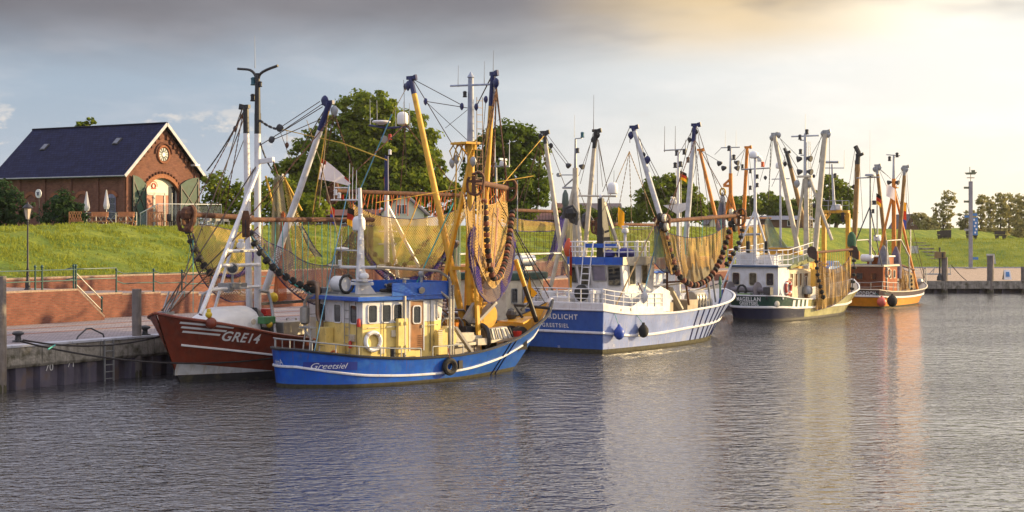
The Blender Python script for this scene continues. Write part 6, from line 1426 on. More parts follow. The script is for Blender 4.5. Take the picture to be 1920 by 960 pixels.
# whaleback shelter behind the bow
b = MB(); sec = []
for x in np.linspace(14.4, 11.35, 10):
    u = (14.4-x)/3.05; h = .25+.72*min(1, u*2.2)**.6; w = .65+.4*min(1, u*2); sec.append([Vector((x, w*math.cos(R(a)), 2.0+h*max(0, math.sin(R(a)))**.7)) for a in range(0, 181, 20)])
b.add([p for s_ in sec for p in s_], [(i*10+j, (i+1)*10+j, (i+1)*10+j+1, i*10+j+1) for i in range(9) for j in range(9)]+[tuple(range(10)), tuple(90+j for j in range(10))]); b.build('shelter', whitepl, g, smooth=True)
part('shelter_end_shade', g, black, lambda b: b.prism([(11.33, w, z) for w, z in ((1.1, 1.2), (1.1, 2.1), (.8, 2.9), (-.8, 2.9), (-1.1, 2.1), (-1.1, 1.2))], [(10.7, w, z) for w, z in ((1.0, 1.2), (1.0, 2.0), (.6, 2.6), (-.6, 2.6), (-1, 2.0), (-1, 1.2))]))  # black solid stands in for the shade in the shelter's open end
part('porthole', g, cream, lambda b: b.lathe((12.0, 1.2, 2.35), [(.12, 0), (.12, .06), (.07, .07)], 12, axis=(0, 1, 0)))
# fore mast group
gm = 10.38
mast_pole(g, (gm, 0, .8), (gm, 0, 10.3), .17, .14, white, 'main_mast')
part('topmast', g, black, lambda b: b.tube([(gm, 0, 10.3), (gm, 0, 12.2), (gm, 0, 12.9)], [.145, .12, .1], 10), smooth=True)
Yc = lambda pts: [G.X(px, py, gm) for px, py in pts]
part('antler_yard', g, black, lambda b: (b.tube(resample(Yc([(483, 155), (477, 138), (468, 131), (446, 129)]), 10), .06, 6), b.tube(resample(Yc([(483, 155), (487, 140), (498, 132), (521, 123)]), 10), .06, 6)), smooth=True)
whip(g, G.X(478, 128, gm), 1.4, .012); lamp_unit(g, G.X(475, 160, gm), mat('teal_lamp', (.03, .12, .16), .3), 1.3); lamp_unit(g, G.X(474, 190, gm), black, 1.2); lamp_unit(g, G.X(488, 163, gm), black, .9)
tipF = G.X(461, 200, gm); baseF = G.X(468, 600, gm); boom(g, baseF, tipF, .15, .13, white, black, .125, cross=Vector((0, 1, 0)))
tipN = G.X(618, 192, gm); baseN = G.X(497, 545, gm); boom(g, baseN, tipN, .16, .13, white, navy, .145, cross=Vector((0, 1, 0)))
ladder(g, (gm-.3, -.28, 1.5), (gm-.25, -.22, 11.2), .34, 44, dsteel)
# white A-frame legs forward of the mast with cross bars
la0, la1 = G.L(376, 590, 1.1), Vector((gm+.1, .15, 8.8)); lb0, lb1 = Vector((11.2, -2.0, 2.0)), Vector((gm+.1, -.15, 8.8))
part('frame_leg', g, white, lambda b: b.rod(la0, la1, .09, .085), smooth=True); part('frame_leg', g, white, lambda b: b.rod(lb0, lb1, .07, .06), smooth=True)
for z in (5.3, 4.7, 3.75):
    f = (z-la0.z)/(la1.z-la0.z); p = la0.lerp(la1, f); q = Vector((gm, .1, z)); part('cross_bar', g, white, lambda b: b.rod(p, q, .07), smooth=True)
    f2 = (z-lb0.z)/(lb1.z-lb0.z); part('cross_bar', g, white, lambda b: b.rod(p, lb0.lerp(lb1, f2), .05), smooth=True)
part('inner_strut', g, white, lambda b: b.rod(la0.lerp(la1, .38)+Vector((-.1, -.1, 0)), la0.lerp(la1, .22)+Vector((-.35, -.3, 0)), .05), smooth=True)
p = G.L(452, 466, .3); radar(g, p, 1.0, 0.9); part('radar_shelf', g, galv, lambda b: b.box(p-Vector((0, 0, .1)), (.6, .5, .08)))
p = G.L(436, 503, .5); part('searchlight', g, cream, lambda b: b.lathe(p, [(.12, -.3), (.2, -.2), (.24, .12), (.25, .16)], 14, axis=(.75, .65, 0)), smooth=True); part('searchlight_lens', g, glass, lambda b: b.lathe(p+Vector((.75, .65, 0)).normalized()*.165, [(.2, 0), (.15, .015), (.02, .02)], 14, axis=(.75, .65, 0)))
part('searchlight_stand', g, galv, lambda b: (b.rod(p-Vector((0, 0, .75)), p-Vector((0, 0, .2)), .05), b.box(p-Vector((0, 0, .7)), (.9, .8, .18))))
part('bar_motor', g, galv, lambda b: b.lathe(G.L(428, 540, .6), [(.18, -.2), (.2, 0), (.18, .2)], 12, axis=(1, .3, 0)))
part('tripod_leg', g, galv, lambda b: b.tube([G.L(487, 545, .9), G.L(503, 548, .9), G.L(509, 570, 1.0), G.L(516, 625, 1.6)], .07, 8), smooth=True)
part('tripod_leg', g, galv, lambda b: b.tube([G.L(392, 545, -1.0), G.L(380, 552, -1.0), G.L(372, 590, -1.4)], .06, 8), smooth=True)
part('engine_casing', g, redp, lambda b: (b.lathe(G.L(500, 640, .4), [(.25, 0), (.25, 1.0), (.28, 1.02), (.28, 1.15)], 10), b.box(G.L(497, 590, .2), (.4, .5, .5))))
part('green_winch', g, mat('winch_green', (.06, .22, .08), .5), lambda b: b.box(G.L(500, 600, 1.3), (.7, .4, .3)), bevel=.03)
part('deck_tank', g, steel, lambda b: b.box(G.L(540, 615, 1.2), (1.6, .9, .6)), bevel=.03)
part('pipe_frame', g, galv, lambda b: (b.tube([(8.6, 1.2, .9), (8.6, 1.2, 2.5), (7.3, 1.2, 2.5), (7.3, 1.2, .9)], .045, 6), b.tube([(9.4, .8, .9), (9.4, .8, 2.35), (8.8, .8, 2.35), (8.8, .8, .9)], .04, 6)), smooth=True)
part('conveyor_beam', g, dsteel, lambda b: b.beam((9.6, -.6, 2.95), (3.8, -.4, 3.0), .2, .12))
part('yellow_float', g, mat('yellow_float', (.7, .5, .03), .4), lambda b: (b.ball(G.L(521, 470+0, -.5)-Vector((0, 0, .0)), .01), b.ball(G.L(512, 558, -.6), .24, 10), b.ball(G.L(505, 608, 1.4), .15, 10)), smooth=True)
part('white_spar', g, whitepl, lambda b: b.beam(G.X(488, 303, gm), G.X(513, 299, gm), .16, .22), bevel=.03)
pulley(g, G.X(609, 188, gm), .2, navy); pulley(g, G.X(627, 207, gm), .2, galv, dirn=(0, 0, -1)); pulley(g, G.X(524, 240, gm), .18, dsteel, dirn=(0, 1, 0)); pulley(g, G.X(509, 262, gm), .16, dsteel, dirn=(0, 1, .3)); pulley(g, G.X(441, 241, gm), .12, dsteel); pulley(g, G.X(538, 272, gm), .11, rust); pulley(g, G.X(604, 232, gm), .15, navy)
chain(g, G.X(488, 226, gm), G.X(530, 243, gm), .1, .05, dsteel); chain(g, G.X(488, 268, gm), G.X(512, 320, gm), .15, .035, dsteel); chain(g, G.X(512, 300, gm), G.X(520, 325, gm), .05, .03, rust)
for (p, q, r, mm) in (((524, 240), (600, 190), .018, wire), ((530, 245), (607, 193), .018, wire), ((512, 262), (605, 222), .018, wire), ((488, 272), (605, 200), .02, wire), ((455, 200), (441, 240), .02, wire), ((524, 243), (545, 300), .014, wire), ((538, 245), (538, 270), .014, tanrope), ((498, 390), (615, 195), .022, wire), ((455, 202), (400, 400), .018, wire), ((450, 240), (390, 400), .018, wire), ((462, 250), (405, 395), .018, wire), ((530, 243), (640, 268), .02, yrope), ((640, 268), (725, 300), .025, yrope), ((575, 225), (600, 300), .014, tanrope), ((600, 300), (640, 470), .02, tanrope), ((618, 200), (586, 400), .02, yrope), ((616, 205), (598, 390), .02, tanrope)):
    line(g, G.X(*p, gm), G.X(*q, gm), r, mm)
chain(g, G.X(459, 205, gm), G.X(388, 320, gm), .15, .03, dsteel)
for (x, y, z) in ((16.1, .1, 2.95), (15.9, -.15, 2.95)): line(g, (x, y, z), (gm+.1, 0, 8.9 if y > 0 else 6.7), .03, wire)
line(g, (15.9, .3, 2.9), G.X(460, 215, gm), .025, wire); line(g, (15.7, .1, 2.9), (gm+.2, .2, 6.3), .03, rust); line(g, G.L(362, 450, -.2), G.L(362, 585, .9), .015, tealrope)
# wheelhouse aft with its own mast
OG = [(1.2, -1.6), (5.2, -1.6), (5.7, -1.0), (5.7, 1.0), (5.2, 1.6), (1.2, 1.6)]
cg = Cabin(g, OG, OG, .8, 3.2, cream, 2.2, white)
for i in (0, 4):
    for u in (.2, .45, .7): cg.window(i, u, 2.65, .5, .6)
for i in (1, 2, 3): cg.window(i, .5, 2.65, .5, .6)
roof_slab(g, OG, 3.22, .14, .15, white, top=greydeck)
wx = G.L(725, 500, 0).x
mast_pole(g, (wx, 0, 3.3), (wx, 0, 7.9), .14, .11, white, 'after_mast'); part('after_topmast', g, navy, lambda b: b.tube([(wx, 0, 7.9), (wx, 0, 9.7)], [.12, .1], 10), smooth=True)
for s in (-1, 1): part('mast_strut', g, white, lambda b: b.rod((wx, 0, 7.4), (wx-2.2, s*.9, 3.4), .09), smooth=True)
part('after_yard', g, navy, lambda b: (b.tube([G.X(692, 235, wx), G.X(727, 240, wx), G.X(768, 237, wx)], .05, 6), b.rod(G.X(728, 265, wx), G.X(752, 240, wx), .04)), smooth=True)
for px, y0, y1 in ((694, 185, 235), (707, 187, 235), (742, 205, 238), (768, 193, 238), (757, 190, 236)): whip(g, G.X(px, y1, wx), (y1-y0)*75/F, .016, galv)
p = G.X(715, 234, wx); part('dish_antenna', g, white, lambda b: b.lathe(p, [(.12, 0), (.2, .06), (.44, .10), (.45, .16), (.38, .2)], 16), smooth=True)
p = G.X(755, 234, wx); radome(g, p, .27, .62)
floodlight(g, G.X(721, 261, wx), (.8, .5, -.1), 1.3, steel); lamp_unit(g, G.X(731, 262, wx), redp, 1.0); lamp_unit(g, G.X(731, 290, wx), white, .9)
for z in (5.0, 6.0, 6.6): part('mast_yard', g, white, lambda b: b.rod((wx, -.5, z-.5), (wx, .6, z-.5), .03))
flag(G.X(728, 312, wx), G, .35, .8, [cl_k, cl_r, cl_y], 'furled black red gold flag on the mast behind the blue cutter', (0, -1, 0), .8)
flag(WP(617, 385, 76)-Vector((0, 0, 0)) if False else G.loc(WP(620, 385, 74)), G, .3, .75, [cl_r, cl_b], 'small red and blue flag beside the white mast left of the cottage', (0, 1, 0), .7, pole=2.5)
# bundles of netting slung at the main mast
q = Rig('net_bundle', 'bundle of tan and orange netting slung behind the brown ship mast', 'fishing net', WP(525, 345, 71), WP(525, 345, 71))
Yb = 71.5
net_mesh('netting', q.root, [q.P(513, 335, Yb), q.P(520, 326, Yb), q.P(529, 335, Yb)], [q.P(508, 500, Yb), q.P(528, 520, Yb-.6), q.P(552, 500, Yb)], net_pale, 20, 24, (0, -.4, 0), .25, 3)
net_mesh('netting', q.root, [q.P(527, 400, Yb-.3), q.P(531, 396, Yb-.5), q.P(535, 400, Yb-.3)], [q.P(512, 560, Yb-.3), q.P(524, 566, Yb-.8), q.P(538, 560, Yb-.3)], net_mat('orange_netting', (.50, .10, .04), (.55, .2, .08), .05, .85), 14, 18, (0, -.3, 0), .2, 4)
net_mesh('netting', q.root, [q.P(530, 330, Yb), q.P(536, 334, Yb)], [q.P(556, 500, Yb), q.P(590, 480, Yb)], net_tan, 14, 18, (0, -.2, 0), .2, 5)
for (a, c) in (((498, 330), (515, 395)), ((532, 330), (553, 392)), ((530, 328), (566, 395))): line(q.root, q.P(*a, Yb), q.P(*c, Yb), .05, yrope, name='rope')
line(q.root, q.P(520, 328, Yb), q.P(512, 300, Yb), .03, wire, name='rope')
pulley(q.root, q.P(530, 332, Yb-.2), .15, cream)
# beams and nets of the brown ship
rnd = random.Random(9)
hung_net('fishing_net', 'mauve net with a row of black rollers hung along the brown ship side', G, 3.2, ((457, 412), (700, 412)), .10, G.wor(G.X(627, 214, gm)), rust,
    [dict(top=[(468, 428), (500, 452), (540, 470), (575, 492), (610, 498), (640, 465), (668, 425)], bot=[(470, 432), (495, 480), (535, 535), (575, 565), (610, 575), (655, 575), (690, 565)], m=net_mauve, bulge=(-.2, -.5, 0), nu=60, nv=22, wr=.2),
     dict(top=[(560, 424), (568, 440), (578, 462), (590, 480)], bot=[(566, 424), (576, 440), (588, 462), (604, 482)], m=net_pale, bulge=(0, -.1, 0), nv=4),
     dict(top=[(640, 425), (660, 420), (700, 424)], bot=[(615, 520), (650, 560), (700, 570)], m=net_brown, bulge=(0, -.3, 0), seed=8)],
    bob=[(465, 428, -.2), (473, 448, -.3), (487, 472, -.4), (508, 498, -.5), (530, 515, -.5), (555, 530, -.5), (580, 542, -.5), (605, 546, -.4)],
    lines=[((px, 414, -.05), (px+rnd.uniform(-3, 3), py, -.3), .016, tealrope if k % 4 else tanrope) for k, (px, py) in enumerate(zip(np.linspace(492, 690, 17), [470, 490, 508, 520, 528, 535, 545, 550, 552, 545, 540, 540, 540, 530, 520, 500, 480]))]+[((462, 432, -.3), (545, 530, -.5), .03, bluerope), ((545, 530, -.5), (590, 555, -.5), .03, tealrope)], shoes=(False, False), bobr=.16, step=.42)
q = Rig('trawl_gear', 'upright rusty trawl shoe on the near beam of the brown ship', 'trawl gear', WP(461, 400, 63), WP(461, 440, 63))
part('shoe_plate', q.root, rust, lambda b: (b.prism([q.P(453, 408, 62.6), q.P(469, 408, 62.6), q.P(468, 445, 62.6), q.P(454, 445, 62.6)], [q.P(453, 408, 62.8), q.P(469, 408, 62.8), q.P(468, 445, 62.8), q.P(454, 445, 62.8)]), b.prism([q.P(456, 395, 62.6), q.P(466, 395, 62.6), q.P(469, 408, 62.6), q.P(453, 408, 62.6)], [q.P(456, 395, 62.8), q.P(466, 395, 62.8), q.P(469, 408, 62.8), q.P(453, 408, 62.8)])), bevel=.01)
part('shoe_slot', q.root, black, lambda b: b.prism([q.P(459.5, 412, 62.5), q.P(461.5, 412, 62.5), q.P(461.5, 444, 62.5), q.P(459.5, 444, 62.5)], [q.P(459.5, 412, 62.58), q.P(461.5, 412, 62.58), q.P(461.5, 444, 62.58), q.P(459.5, 444, 62.58)]))
hung_net('fishing_net', 'olive tan net slung from the far beam over the brown bow', G, -3.2, ((352, 402), (484, 409)), .12, G.wor(G.X(455, 215, gm)), rust,
    [dict(top=[(372, 420), (400, 424), (435, 432), (470, 440)], bot=[(360, 432), (378, 490), (405, 520), (440, 522), (475, 470)], m=net_tan, bulge=(0, -.5, 0), nu=44, nv=18),
     dict(top=[(360, 440), (385, 490), (415, 512), (450, 515), (478, 480)], bot=[(352, 440), (372, 510), (405, 552), (440, 566), (480, 562)], m=net_brown, bulge=(0, -.8, 0), nu=44, nv=14, seed=5),
     dict(top=[(395, 500), (415, 512), (440, 514), (460, 502), (472, 470)], bot=[(392, 502), (413, 518), (441, 521), (465, 508), (478, 472)], m=net_blue, bulge=(0, -.6, 0), nv=3)],
    bob=[(352, 425, 0), (360, 455, -.2), (370, 480, -.4), (383, 500, -.5), (398, 517, -.6)],
    lines=[((372, 405, 0), (400, 505, -.3), .014, wire), ((362, 408, 0), (345, 560, 0), .012, tealrope)], shoes=(True, False), bobr=.19, step=.40)
q = Rig('trawl_gear', 'large rusty shoe cluster at the end of the far beam over the brown bow', 'trawl gear', WP(352, 405, 70), WP(352, 420, 70))
part('runner', q.root, rust, lambda b: (b.tube([q.P(338, 395, 70), q.P(334, 410, 70), q.P(338, 430, 70), q.P(352, 434, 70), q.P(360, 420, 70)], .10, 6), b.tube([q.P(345, 392, 69.5), q.P(360, 392, 69.5), q.P(364, 405, 69.5), q.P(355, 432, 69.5)], .12, 6), b.rod(q.P(340, 402, 70), q.P(366, 404, 70), .2), b.ball(q.P(350, 400, 69.5), .3, 8), b.ball(q.P(354, 428, 69.6), .22, 8)), smooth=True)

# mooring ropes of the brown ship
def rope(name, label, p, q, sag, r=.03, m=None):
    p, q = Vector(p), Vector(q); b = MB(); o_ = p.copy(); b.tube([p.lerp(q, i/24)-o_-Vector((0, 0, sag*4*(i/24)*(1-i/24))) for i in range(25)], r, 6); o = b.build(name, m or darkrope, None, smooth=True); o.location = o_; tag(o, label, 'rope'); return o
bo = WG(38, 640, QZ+.25)
rope('mooring_rope', 'dark mooring rope sagging low from the bollard to the brown hull', bo, WP(520, 670, 66.5), .5, .035)
rope('mooring_rope', 'dark mooring rope running along the quay edge to the brown bow', bo+Vector((.1, 0, .05)), WP(318, 626, 66), .35, .035)
rope('mooring_rope', 'thin teal rope lying along the quay coping', WG(90, 655, QZ+.03), WG(105, 646, QZ+.03), .0, .03, tealrope)

# ------------------------------------------------------------------ Nordlicht
NF = Frame((2.65, 80.75), 35)
n_ = thing('pale_blue_cutter', 'large blue and white fishing ship with square stern beyond the blue cutter', 'fishing boat', tuple(NF.O), NF.rz)
HN = Hull(19, [0, .05, .15, .35, .6, .75, .87, .95, 1], [2.35, 2.5, 2.7, 2.85, 2.8, 2.5, 1.8, .95, .06], [2.2, 2.3, 2.45, 2.55, 2.3, 1.75, .9, .35, .02],
          [2.18, 2.05, 1.90, 1.82, 1.95, 2.12, 2.35, 2.52, 2.66], xs=(.1, -.1), xb=(15.6, 17.4), round_stern=.06, boot=.22, p=1.3)
nside = mat('sunlit_blue', (.27, .34, .62), .2, var=.15, vscale=.8, streak=(.40, .43, .60), stain=(.46, .48, .60), stain_amt=.4, rusty=.3)  # sun sheen on the hull sides painted in as a paler blue
nstern = mat('stern_blue', (.035, .11, .40), .35, var=.12, streak=(.05, .13, .36))
ndk = lambda t: 1.95 if t < .29 else (.9 if t < .78 else .9+(t-.78)*2.5)
HN.build(n_, [(-1, 0, algae), (0, 1, nstern)], white, ndk, greydeck, white, .06)
# paler side skin, the low sun's sheen put into the blue, over the starboard and port sides
for sd in (-1, 1):
    b = MB(); V = []; nT, nV = 50, 8
    for i in range(nT+1):
        for k in range(nV+1): V.append(HN.pt(.002+.99*i/nT, k/nV*.995, sd, .006))
    b.add(V, [(i*(nV+1)+k, (i+1)*(nV+1)+k, (i+1)*(nV+1)+k+1, i*(nV+1)+k+1) for i in range(nT) for k in range(nV)]); b.build('sunlit_side', nside, n_, fix=False, smooth=True)
HN.strake(n_, cr([0, .2, .5, .8, 1], [.42, .34, .42, .44, .44]), white, .075)
HN.plates(n_, -1, 0, 0, .0, .97, [8.8, 9.5, 10.2, 10.9, 11.6, 12.3], navy, .09, .3); HN.plates(n_, -1, 0, 0, -.1, .97, [13.6, 14.8, 15.2], navy, .06, .3)
# white bulwark strip on the quarter
b = MB(); V = []
pts = [HN.pt(.29*(1-i/14), 1, -1) for i in range(15)]+[HN.stern(-1+2*i/8, 1, .0) for i in range(1, 8)]+[HN.pt(.29*i/14, 1, 1) for i in range(15)]
for p in pts: V += [p, p+Vector((0, 0, .32))]
b.add(V, [(2*i, 2*i+2, 2*i+3, 2*i+1) for i in range(len(pts)-1)]); qb = b.build('quarter_bulwark', white, n_, fix=False); sm = qb.modifiers.new('thick', 'SOLIDIFY'); sm.thickness = .05
part('bulwark_rail', n_, white, lambda b: b.tube([p+Vector((0, 0, .33)) for p in pts], .045, 6), smooth=True)
top = [p+Vector((0, 0, .33)) for p in pts]
rails(n_, top, .72, white, posts=22, r=.028, mids=2, name='quarter_railing')
lettering('NORDLICHT', .36, lambda u, v: HN.stern(-(u*-1+(-.55))*-1/2.3 if False else (-u-.0+.35)/2.3, .80+v/1.96, .02), n_, bold=.008, spacing=1.25, name='ship_name')
lettering('GREETSIEL', .28, lambda u, v: HN.stern((-u+.50)/2.3, .57+v/1.96, .02), n_, bold=.006, spacing=1.3, name='home_port')
lettering('22', .16, lambda u, v: HN.stern((-u+.35)/2.3, .02+v/1.96, .02), n_, name='draught_mark'); lettering('32', .16, lambda u, v: HN.at(.9+u, .38+v, -1, .03), n_, name='draught_mark')
# deck house: full-width lower house merging into the side, wheelhouse above
low = [(2.3, -2.1), (5.6, -2.35), (5.9, -1.6), (5.9, 1.2), (5.6, 1.5), (2.3, 1.4)]
nc1 = Cabin(n_, low, low, 1.0, 2.9, white, name='deckhouse_wall')
part('side_screen', n_, white, lambda b: b.prism([(2.0, -2.72, 1.9), (5.85, -2.80, 1.9), (5.85, -2.80, 2.95), (4.9, -2.78, 3.25), (2.0, -2.72, 2.25)], [(2.0, -2.66, 1.9), (5.85, -2.74, 1.9), (5.85, -2.74, 2.95), (4.9, -2.72, 3.25), (2.0, -2.66, 2.25)]), bevel=.015)
for x in (1.25, 2.05): part('hawse_hole', n_, dsteel, lambda b: b.lathe(HN.at(x, 1.98, -1, .01)+Vector((0, 0, .17)), [(.1, 0), (.12, .03), (.06, .04)], 10, axis=(0, -1, 0)))
whb = [(2.75, -1.95), (5.55, -1.95), (5.75, -1.3), (5.75, .8), (5.55, 1.25), (2.75, 1.25), (2.45, .6), (2.45, -1.1)]
wht = [(p[0]-(.38 if p[0] < 3 else -.1), p[1]) for p in whb]
nc = Cabin(n_, whb, wht, 2.5, 4.35, white)
goldglass = mat('reflecting_glass', (.10, .09, .06), .08, var=.6, vscale=4)
for u in (.28, .68): nc.window(0, u, 3.85, .58, .95, cream, .04, goldglass)
nc.window(7, .5, 3.82, .62, 1.0, galv, .08); nc.window(6, .25, 3.82, .55, .95, galv, .06, goldglass); nc.window(6, .78, 3.95, .75, .75, galv, .05, mat('drawn_blind', (.22, .20, .27), .6)); nc.window(5, .5, 3.85, .5, .8, galv, .05)
for i in (1, 2, 3): nc.window(i, .5, 3.85, .5 if i != 2 else 1.6, .8, galv, .05)
nr = roof_slab(n_, wht, 4.36, .06, .12, white, top=greydeck)
# coloured fascia: blue astern, white at the sides
for i in range(8):
    j = (i+1) % 8; p, q = Vector((wht[i][0], wht[i][1], 4.58)), Vector((wht[j][0], wht[j][1], 4.58)); c = Vector((4.1, 0, 4.58)); p = c+(p-c)*1.04; q = c+(q-c)*1.04
    part('roof_fascia', n_, bluep if i in (5, 6, 7) else cream, lambda b: b.beam(p, q, .06, .40))
rt = [(x, y, 4.78) for x, y in ((5.3, -1.85), (2.5, -1.85), (2.05, -1.1))]; rails(n_, rt, .78, white, posts=6, r=.03, mids=2, name='roof_railing')
rt = [(x, y, 4.78) for x, y in ((2.05, .1), (2.05, .55), (2.4, 1.2), (5.3, 1.2))]; rails(n_, rt, .78, white, posts=7, r=.03, mids=2, name='roof_railing')
for s in (-.35, .15): part('stair_rail', n_, white, lambda b: b.tube([(1.55, s, 2.4), (2.0, s, 4.9), (2.15, s, 5.5), (2.4, s, 5.56)], .032, 6), smooth=True)
part('stair_treads', n_, white, lambda b: [b.beam((1.55+.09*k, -.35, 2.6+.33*k), (1.55+.09*k, .15, 2.6+.33*k), .05) for k in range(7)])
part('wheelhouse_sidelight', n_, black, lambda b: (b.box((2.05, .25, 4.62), (.12, .26, .26)),))
radome(n_, (3.2, -1.3, 2.3), .24, .6, white, 'vent_cowl'); part('deck_vents', n_, white, lambda b: [b.lathe((1.2+.5*k, -.9, 2.0), [(.1, 0), (.1, .9), (.17, .95), (.17, 1.1), (.05, 1.15)], 10) for k in range(3)], smooth=True)
part('black_fender_ball', n_, blackr, lambda b: b.ball((1.35, -.15, 2.95), .38, 14, sc=(1, 1, 1.15)), smooth=True)
part('aft_lockers', n_, white, lambda b: (b.box((1.3, .9, 2.35), (.7, 1.0, .8)), b.box((1.4, 1.9, 2.5), (.6, .5, 1.0))), bevel=.03); part('yellow_rope_heap', n_, yrope, lambda b: [b.tube([(.7+.4*math.cos(a*.8), .2+j*.3+.3*math.sin(a*.8), 2.1+.08*j) for a in range(8)], .05, 6, closed=True) for j in range(3)])
part('red_can', n_, redp, lambda b: b.lathe((.5, 1.0, 2.0), [(.16, 0), (.16, .4), (.1, .45)], 10), smooth=True)
liferaft(n_, (1.0, 2.0, 2.9), 1.1, .28, (1, .1, 0)) if False else None
# black raked mast on the wheelhouse with radome
bm0, bm1 = Vector((3.9, .05, 4.4)), NF.L(1127, 372, 0)
part('black_mast', n_, black, lambda b: b.prism([(3.35, -.22, 4.4), (4.55, -.16, 4.4), (4.55, .16, 4.4), (3.35, .22, 4.4)], [(bm1.x-.12, -.12, bm1.z), (bm1.x+.16, -.10, bm1.z), (bm1.x+.16, .10, bm1.z), (bm1.x-.12, .12, bm1.z)]), bevel=.02)
part('mast_strut', n_, cream, lambda b: b.beam((bm1.x+.2, -.05, bm1.z-.2), (5.3, -.25, 4.5), .14, .16))
part('mast_yard', n_, cream, lambda b: b.rod(NF.X(1085, 367, bm1.x), NF.X(1156, 368, bm1.x), .05), smooth=True)
p = NF.X(1149, 364, bm1.x); radome(n_, p, .27, .62); part('mast_cap', n_, whitepl, lambda b: b.ball(bm1+Vector((0, 0, .1)), .12, 10), smooth=True)
for px, y0, y1 in ((1113, 178, 245), (1087, 355, 367), (1117, 345, 367), (1151, 320, 352)): whip(n_, NF.X(px, y1, bm1.x), (y1-y0)*84/F, .012, wire)
part('blue_panel', n_, bluep, lambda b: b.box((3.3, -.1, 5.35), (.08, 1.9, .22)))
part('roof_tarpaulin', n_, mat('navy_tarp', (.03, .03, .20), .7, bump=1, bscale=5), lambda b: (b.ball((4.3, -1.0, 4.95), .5, 12, sc=(1.4, .9, .6)), b.ball((3.9, -.2, 4.9), .4, 10, sc=(1.2, .9, .6))), smooth=True)
radar(n_, NF.L(1172, 437, -.6), 1.1, .8); part('radar_post', n_, white, lambda b: b.rod(NF.L(1172, 437, -.6), NF.L(1172, 490, -.6), .08), smooth=True)
for px in (1195, 1210): part('roof_pipe', n_, white, lambda b: b.rod(NF.L(px, 450, -1.0), NF.L(px, 486, -1.0), .07), smooth=True)
# mast and derricks
nm = 10.0
mz = NF.L(1272, 285, 0); mx2 = mz.x
mast_pole(n_, (mx2, 0, 1.0), mz, .15, .07, white, 'main_mast'); part('mast_yard', n_, galv, lambda b: b.rod(NF.X(1245, 282, mx2), NF.X(1287, 280, mx2), .04), smooth=True)
for px, y0, y1 in ((1246, 236, 285), (1266, 236, 280), (1285, 262, 282)): whip(n_, NF.X(px, y1, mx2), (y1-y0)*90/F, .015, wire)
for px, py in ((1269, 292), (1283, 290), (1276, 313), (1290, 305), (1266, 315)): lamp_unit(n_, NF.X(px, py, mx2), dsteel, 1.2)
part('mast_wing', n_, white, lambda b: b.prism([NF.X(1243, 385, mx2), NF.X(1270, 402, mx2), NF.X(1288, 392, mx2), NF.X(1288, 380, mx2)], [NF.X(1243, 385, mx2+.5)+Vector((0, 0, 0)), NF.X(1270, 402, mx2+.5), NF.X(1288, 392, mx2+.5), NF.X(1288, 380, mx2+.5)]))
radar(n_, NF.X(1262, 382, mx2), .9, .3)
ladder(n_, (mx2+.35, .1, 2), (mx2+.2, .1, 9.6), .3, 26, galv)
tS, tP, bS, bP = NF.X(1303, 234, nm), NF.X(1187, 238, nm), NF.X(1282, 500, nm), NF.X(1252, 450, nm)
paleg = mat('pale_grey_mast', (.50, .52, .56), .4)
boom(n_, bS, tS, .16, .13, paleg, navy, .12); boom(n_, bP, tP, .16, .13, paleg, navy, .04)
for px, py, m_ in ((1183, 253, navy), (1214, 299, navy), (1207, 290, black), (1305, 247, black), (1293, 262, black)): pulley(n_, NF.X(px, py, nm), .2 if m_ is navy else .13, m_)
for (p, q, r, m_) in (((1180, 240), (1130, 360), .02, wire), ((1187, 238), (1240, 340), .018, wire), ((1214, 299), (1262, 400), .018, wire), ((1187, 238), (1215, 400), .018, wire), ((1303, 236), (1272, 290), .016, wire), ((1298, 240), (1258, 400), .02, wire), ((1308, 240), (1352, 380), .02, wire), ((1308, 245), (1330, 400), .016, wire), ((1303, 262), (1308, 400), .016, wire), ((1200, 260), (1236, 400), .016, wire), ((1181, 255), (1181, 268), .02, wire)):
    line(n_, NF.X(*p, nm), NF.X(*q, nm), r, m_)
line(n_, (1.2, -2.2, 2.2), NF.L(1237, 400, -2.4), .04, tanrope); line(n_, NF.L(1207, 553, -2.6), NF.L(1240, 415, -2.6), .03, bluerope)
for (a, c) in (((1196, 530), (1207, 553)), ((1216, 590), (1207, 553))): line(n_, NF.L(*a, -2.7), NF.L(*c, -2.7), .03, rust)
pulley(n_, NF.L(1207, 556, -2.75), .28, paleg)
# deck gear and gallows forward of the house
part('gallows', n_, rust, lambda b: (b.tube([(6.4, -2.3, 1.0), (6.4, -2.3, 4.45), (8.1, -2.3, 4.5), (8.8, -2.3, 2.1)], .06, 6), b.rod((6.4, -2.3, 3.4), (8.3, -2.3, 3.4), .05)), smooth=True)
part('gallows', n_, galv, lambda b: (b.tube([(6.4, 1.9, 1.0), (6.4, 1.9, 4.45), (8.1, 1.9, 4.5), (8.6, 1.9, 1.5)], .06, 6),), smooth=True)
part('deck_boxes', n_, mat('tan_steel2', (.36, .29, .2), .6, var=.2), lambda b: (b.box((6.8, -1.6, 1.8), (1.1, 1.1, 1.0)), b.box((9.6, -1.6, 1.9), (1.2, 1.0, .9)), b.box((8.4, -.6, 1.7), (.8, .9, 1.1))), bevel=.02)
part('conveyor', n_, cream, lambda b: (b.beam((7.4, -1.9, 3.1), (8.3, -2.1, 1.9), .3, .1), b.beam((7.3, -1.7, 2.6), (6.9, -1.7, 1.9), .25, .3)))
part('sorting_drum', n_, steel, lambda b: (b.lathe((11.4, -1.3, 2.35), [(.4, -.6), (.45, -.5), (.45, .5), (.4, .6)], 14, axis=(1, 0, 0)), [b.rod((10.7+.35*k, -1.8, 1.1), (10.7+.35*k, -1.75, 2.6), .03) for k in range(5)]), smooth=True)
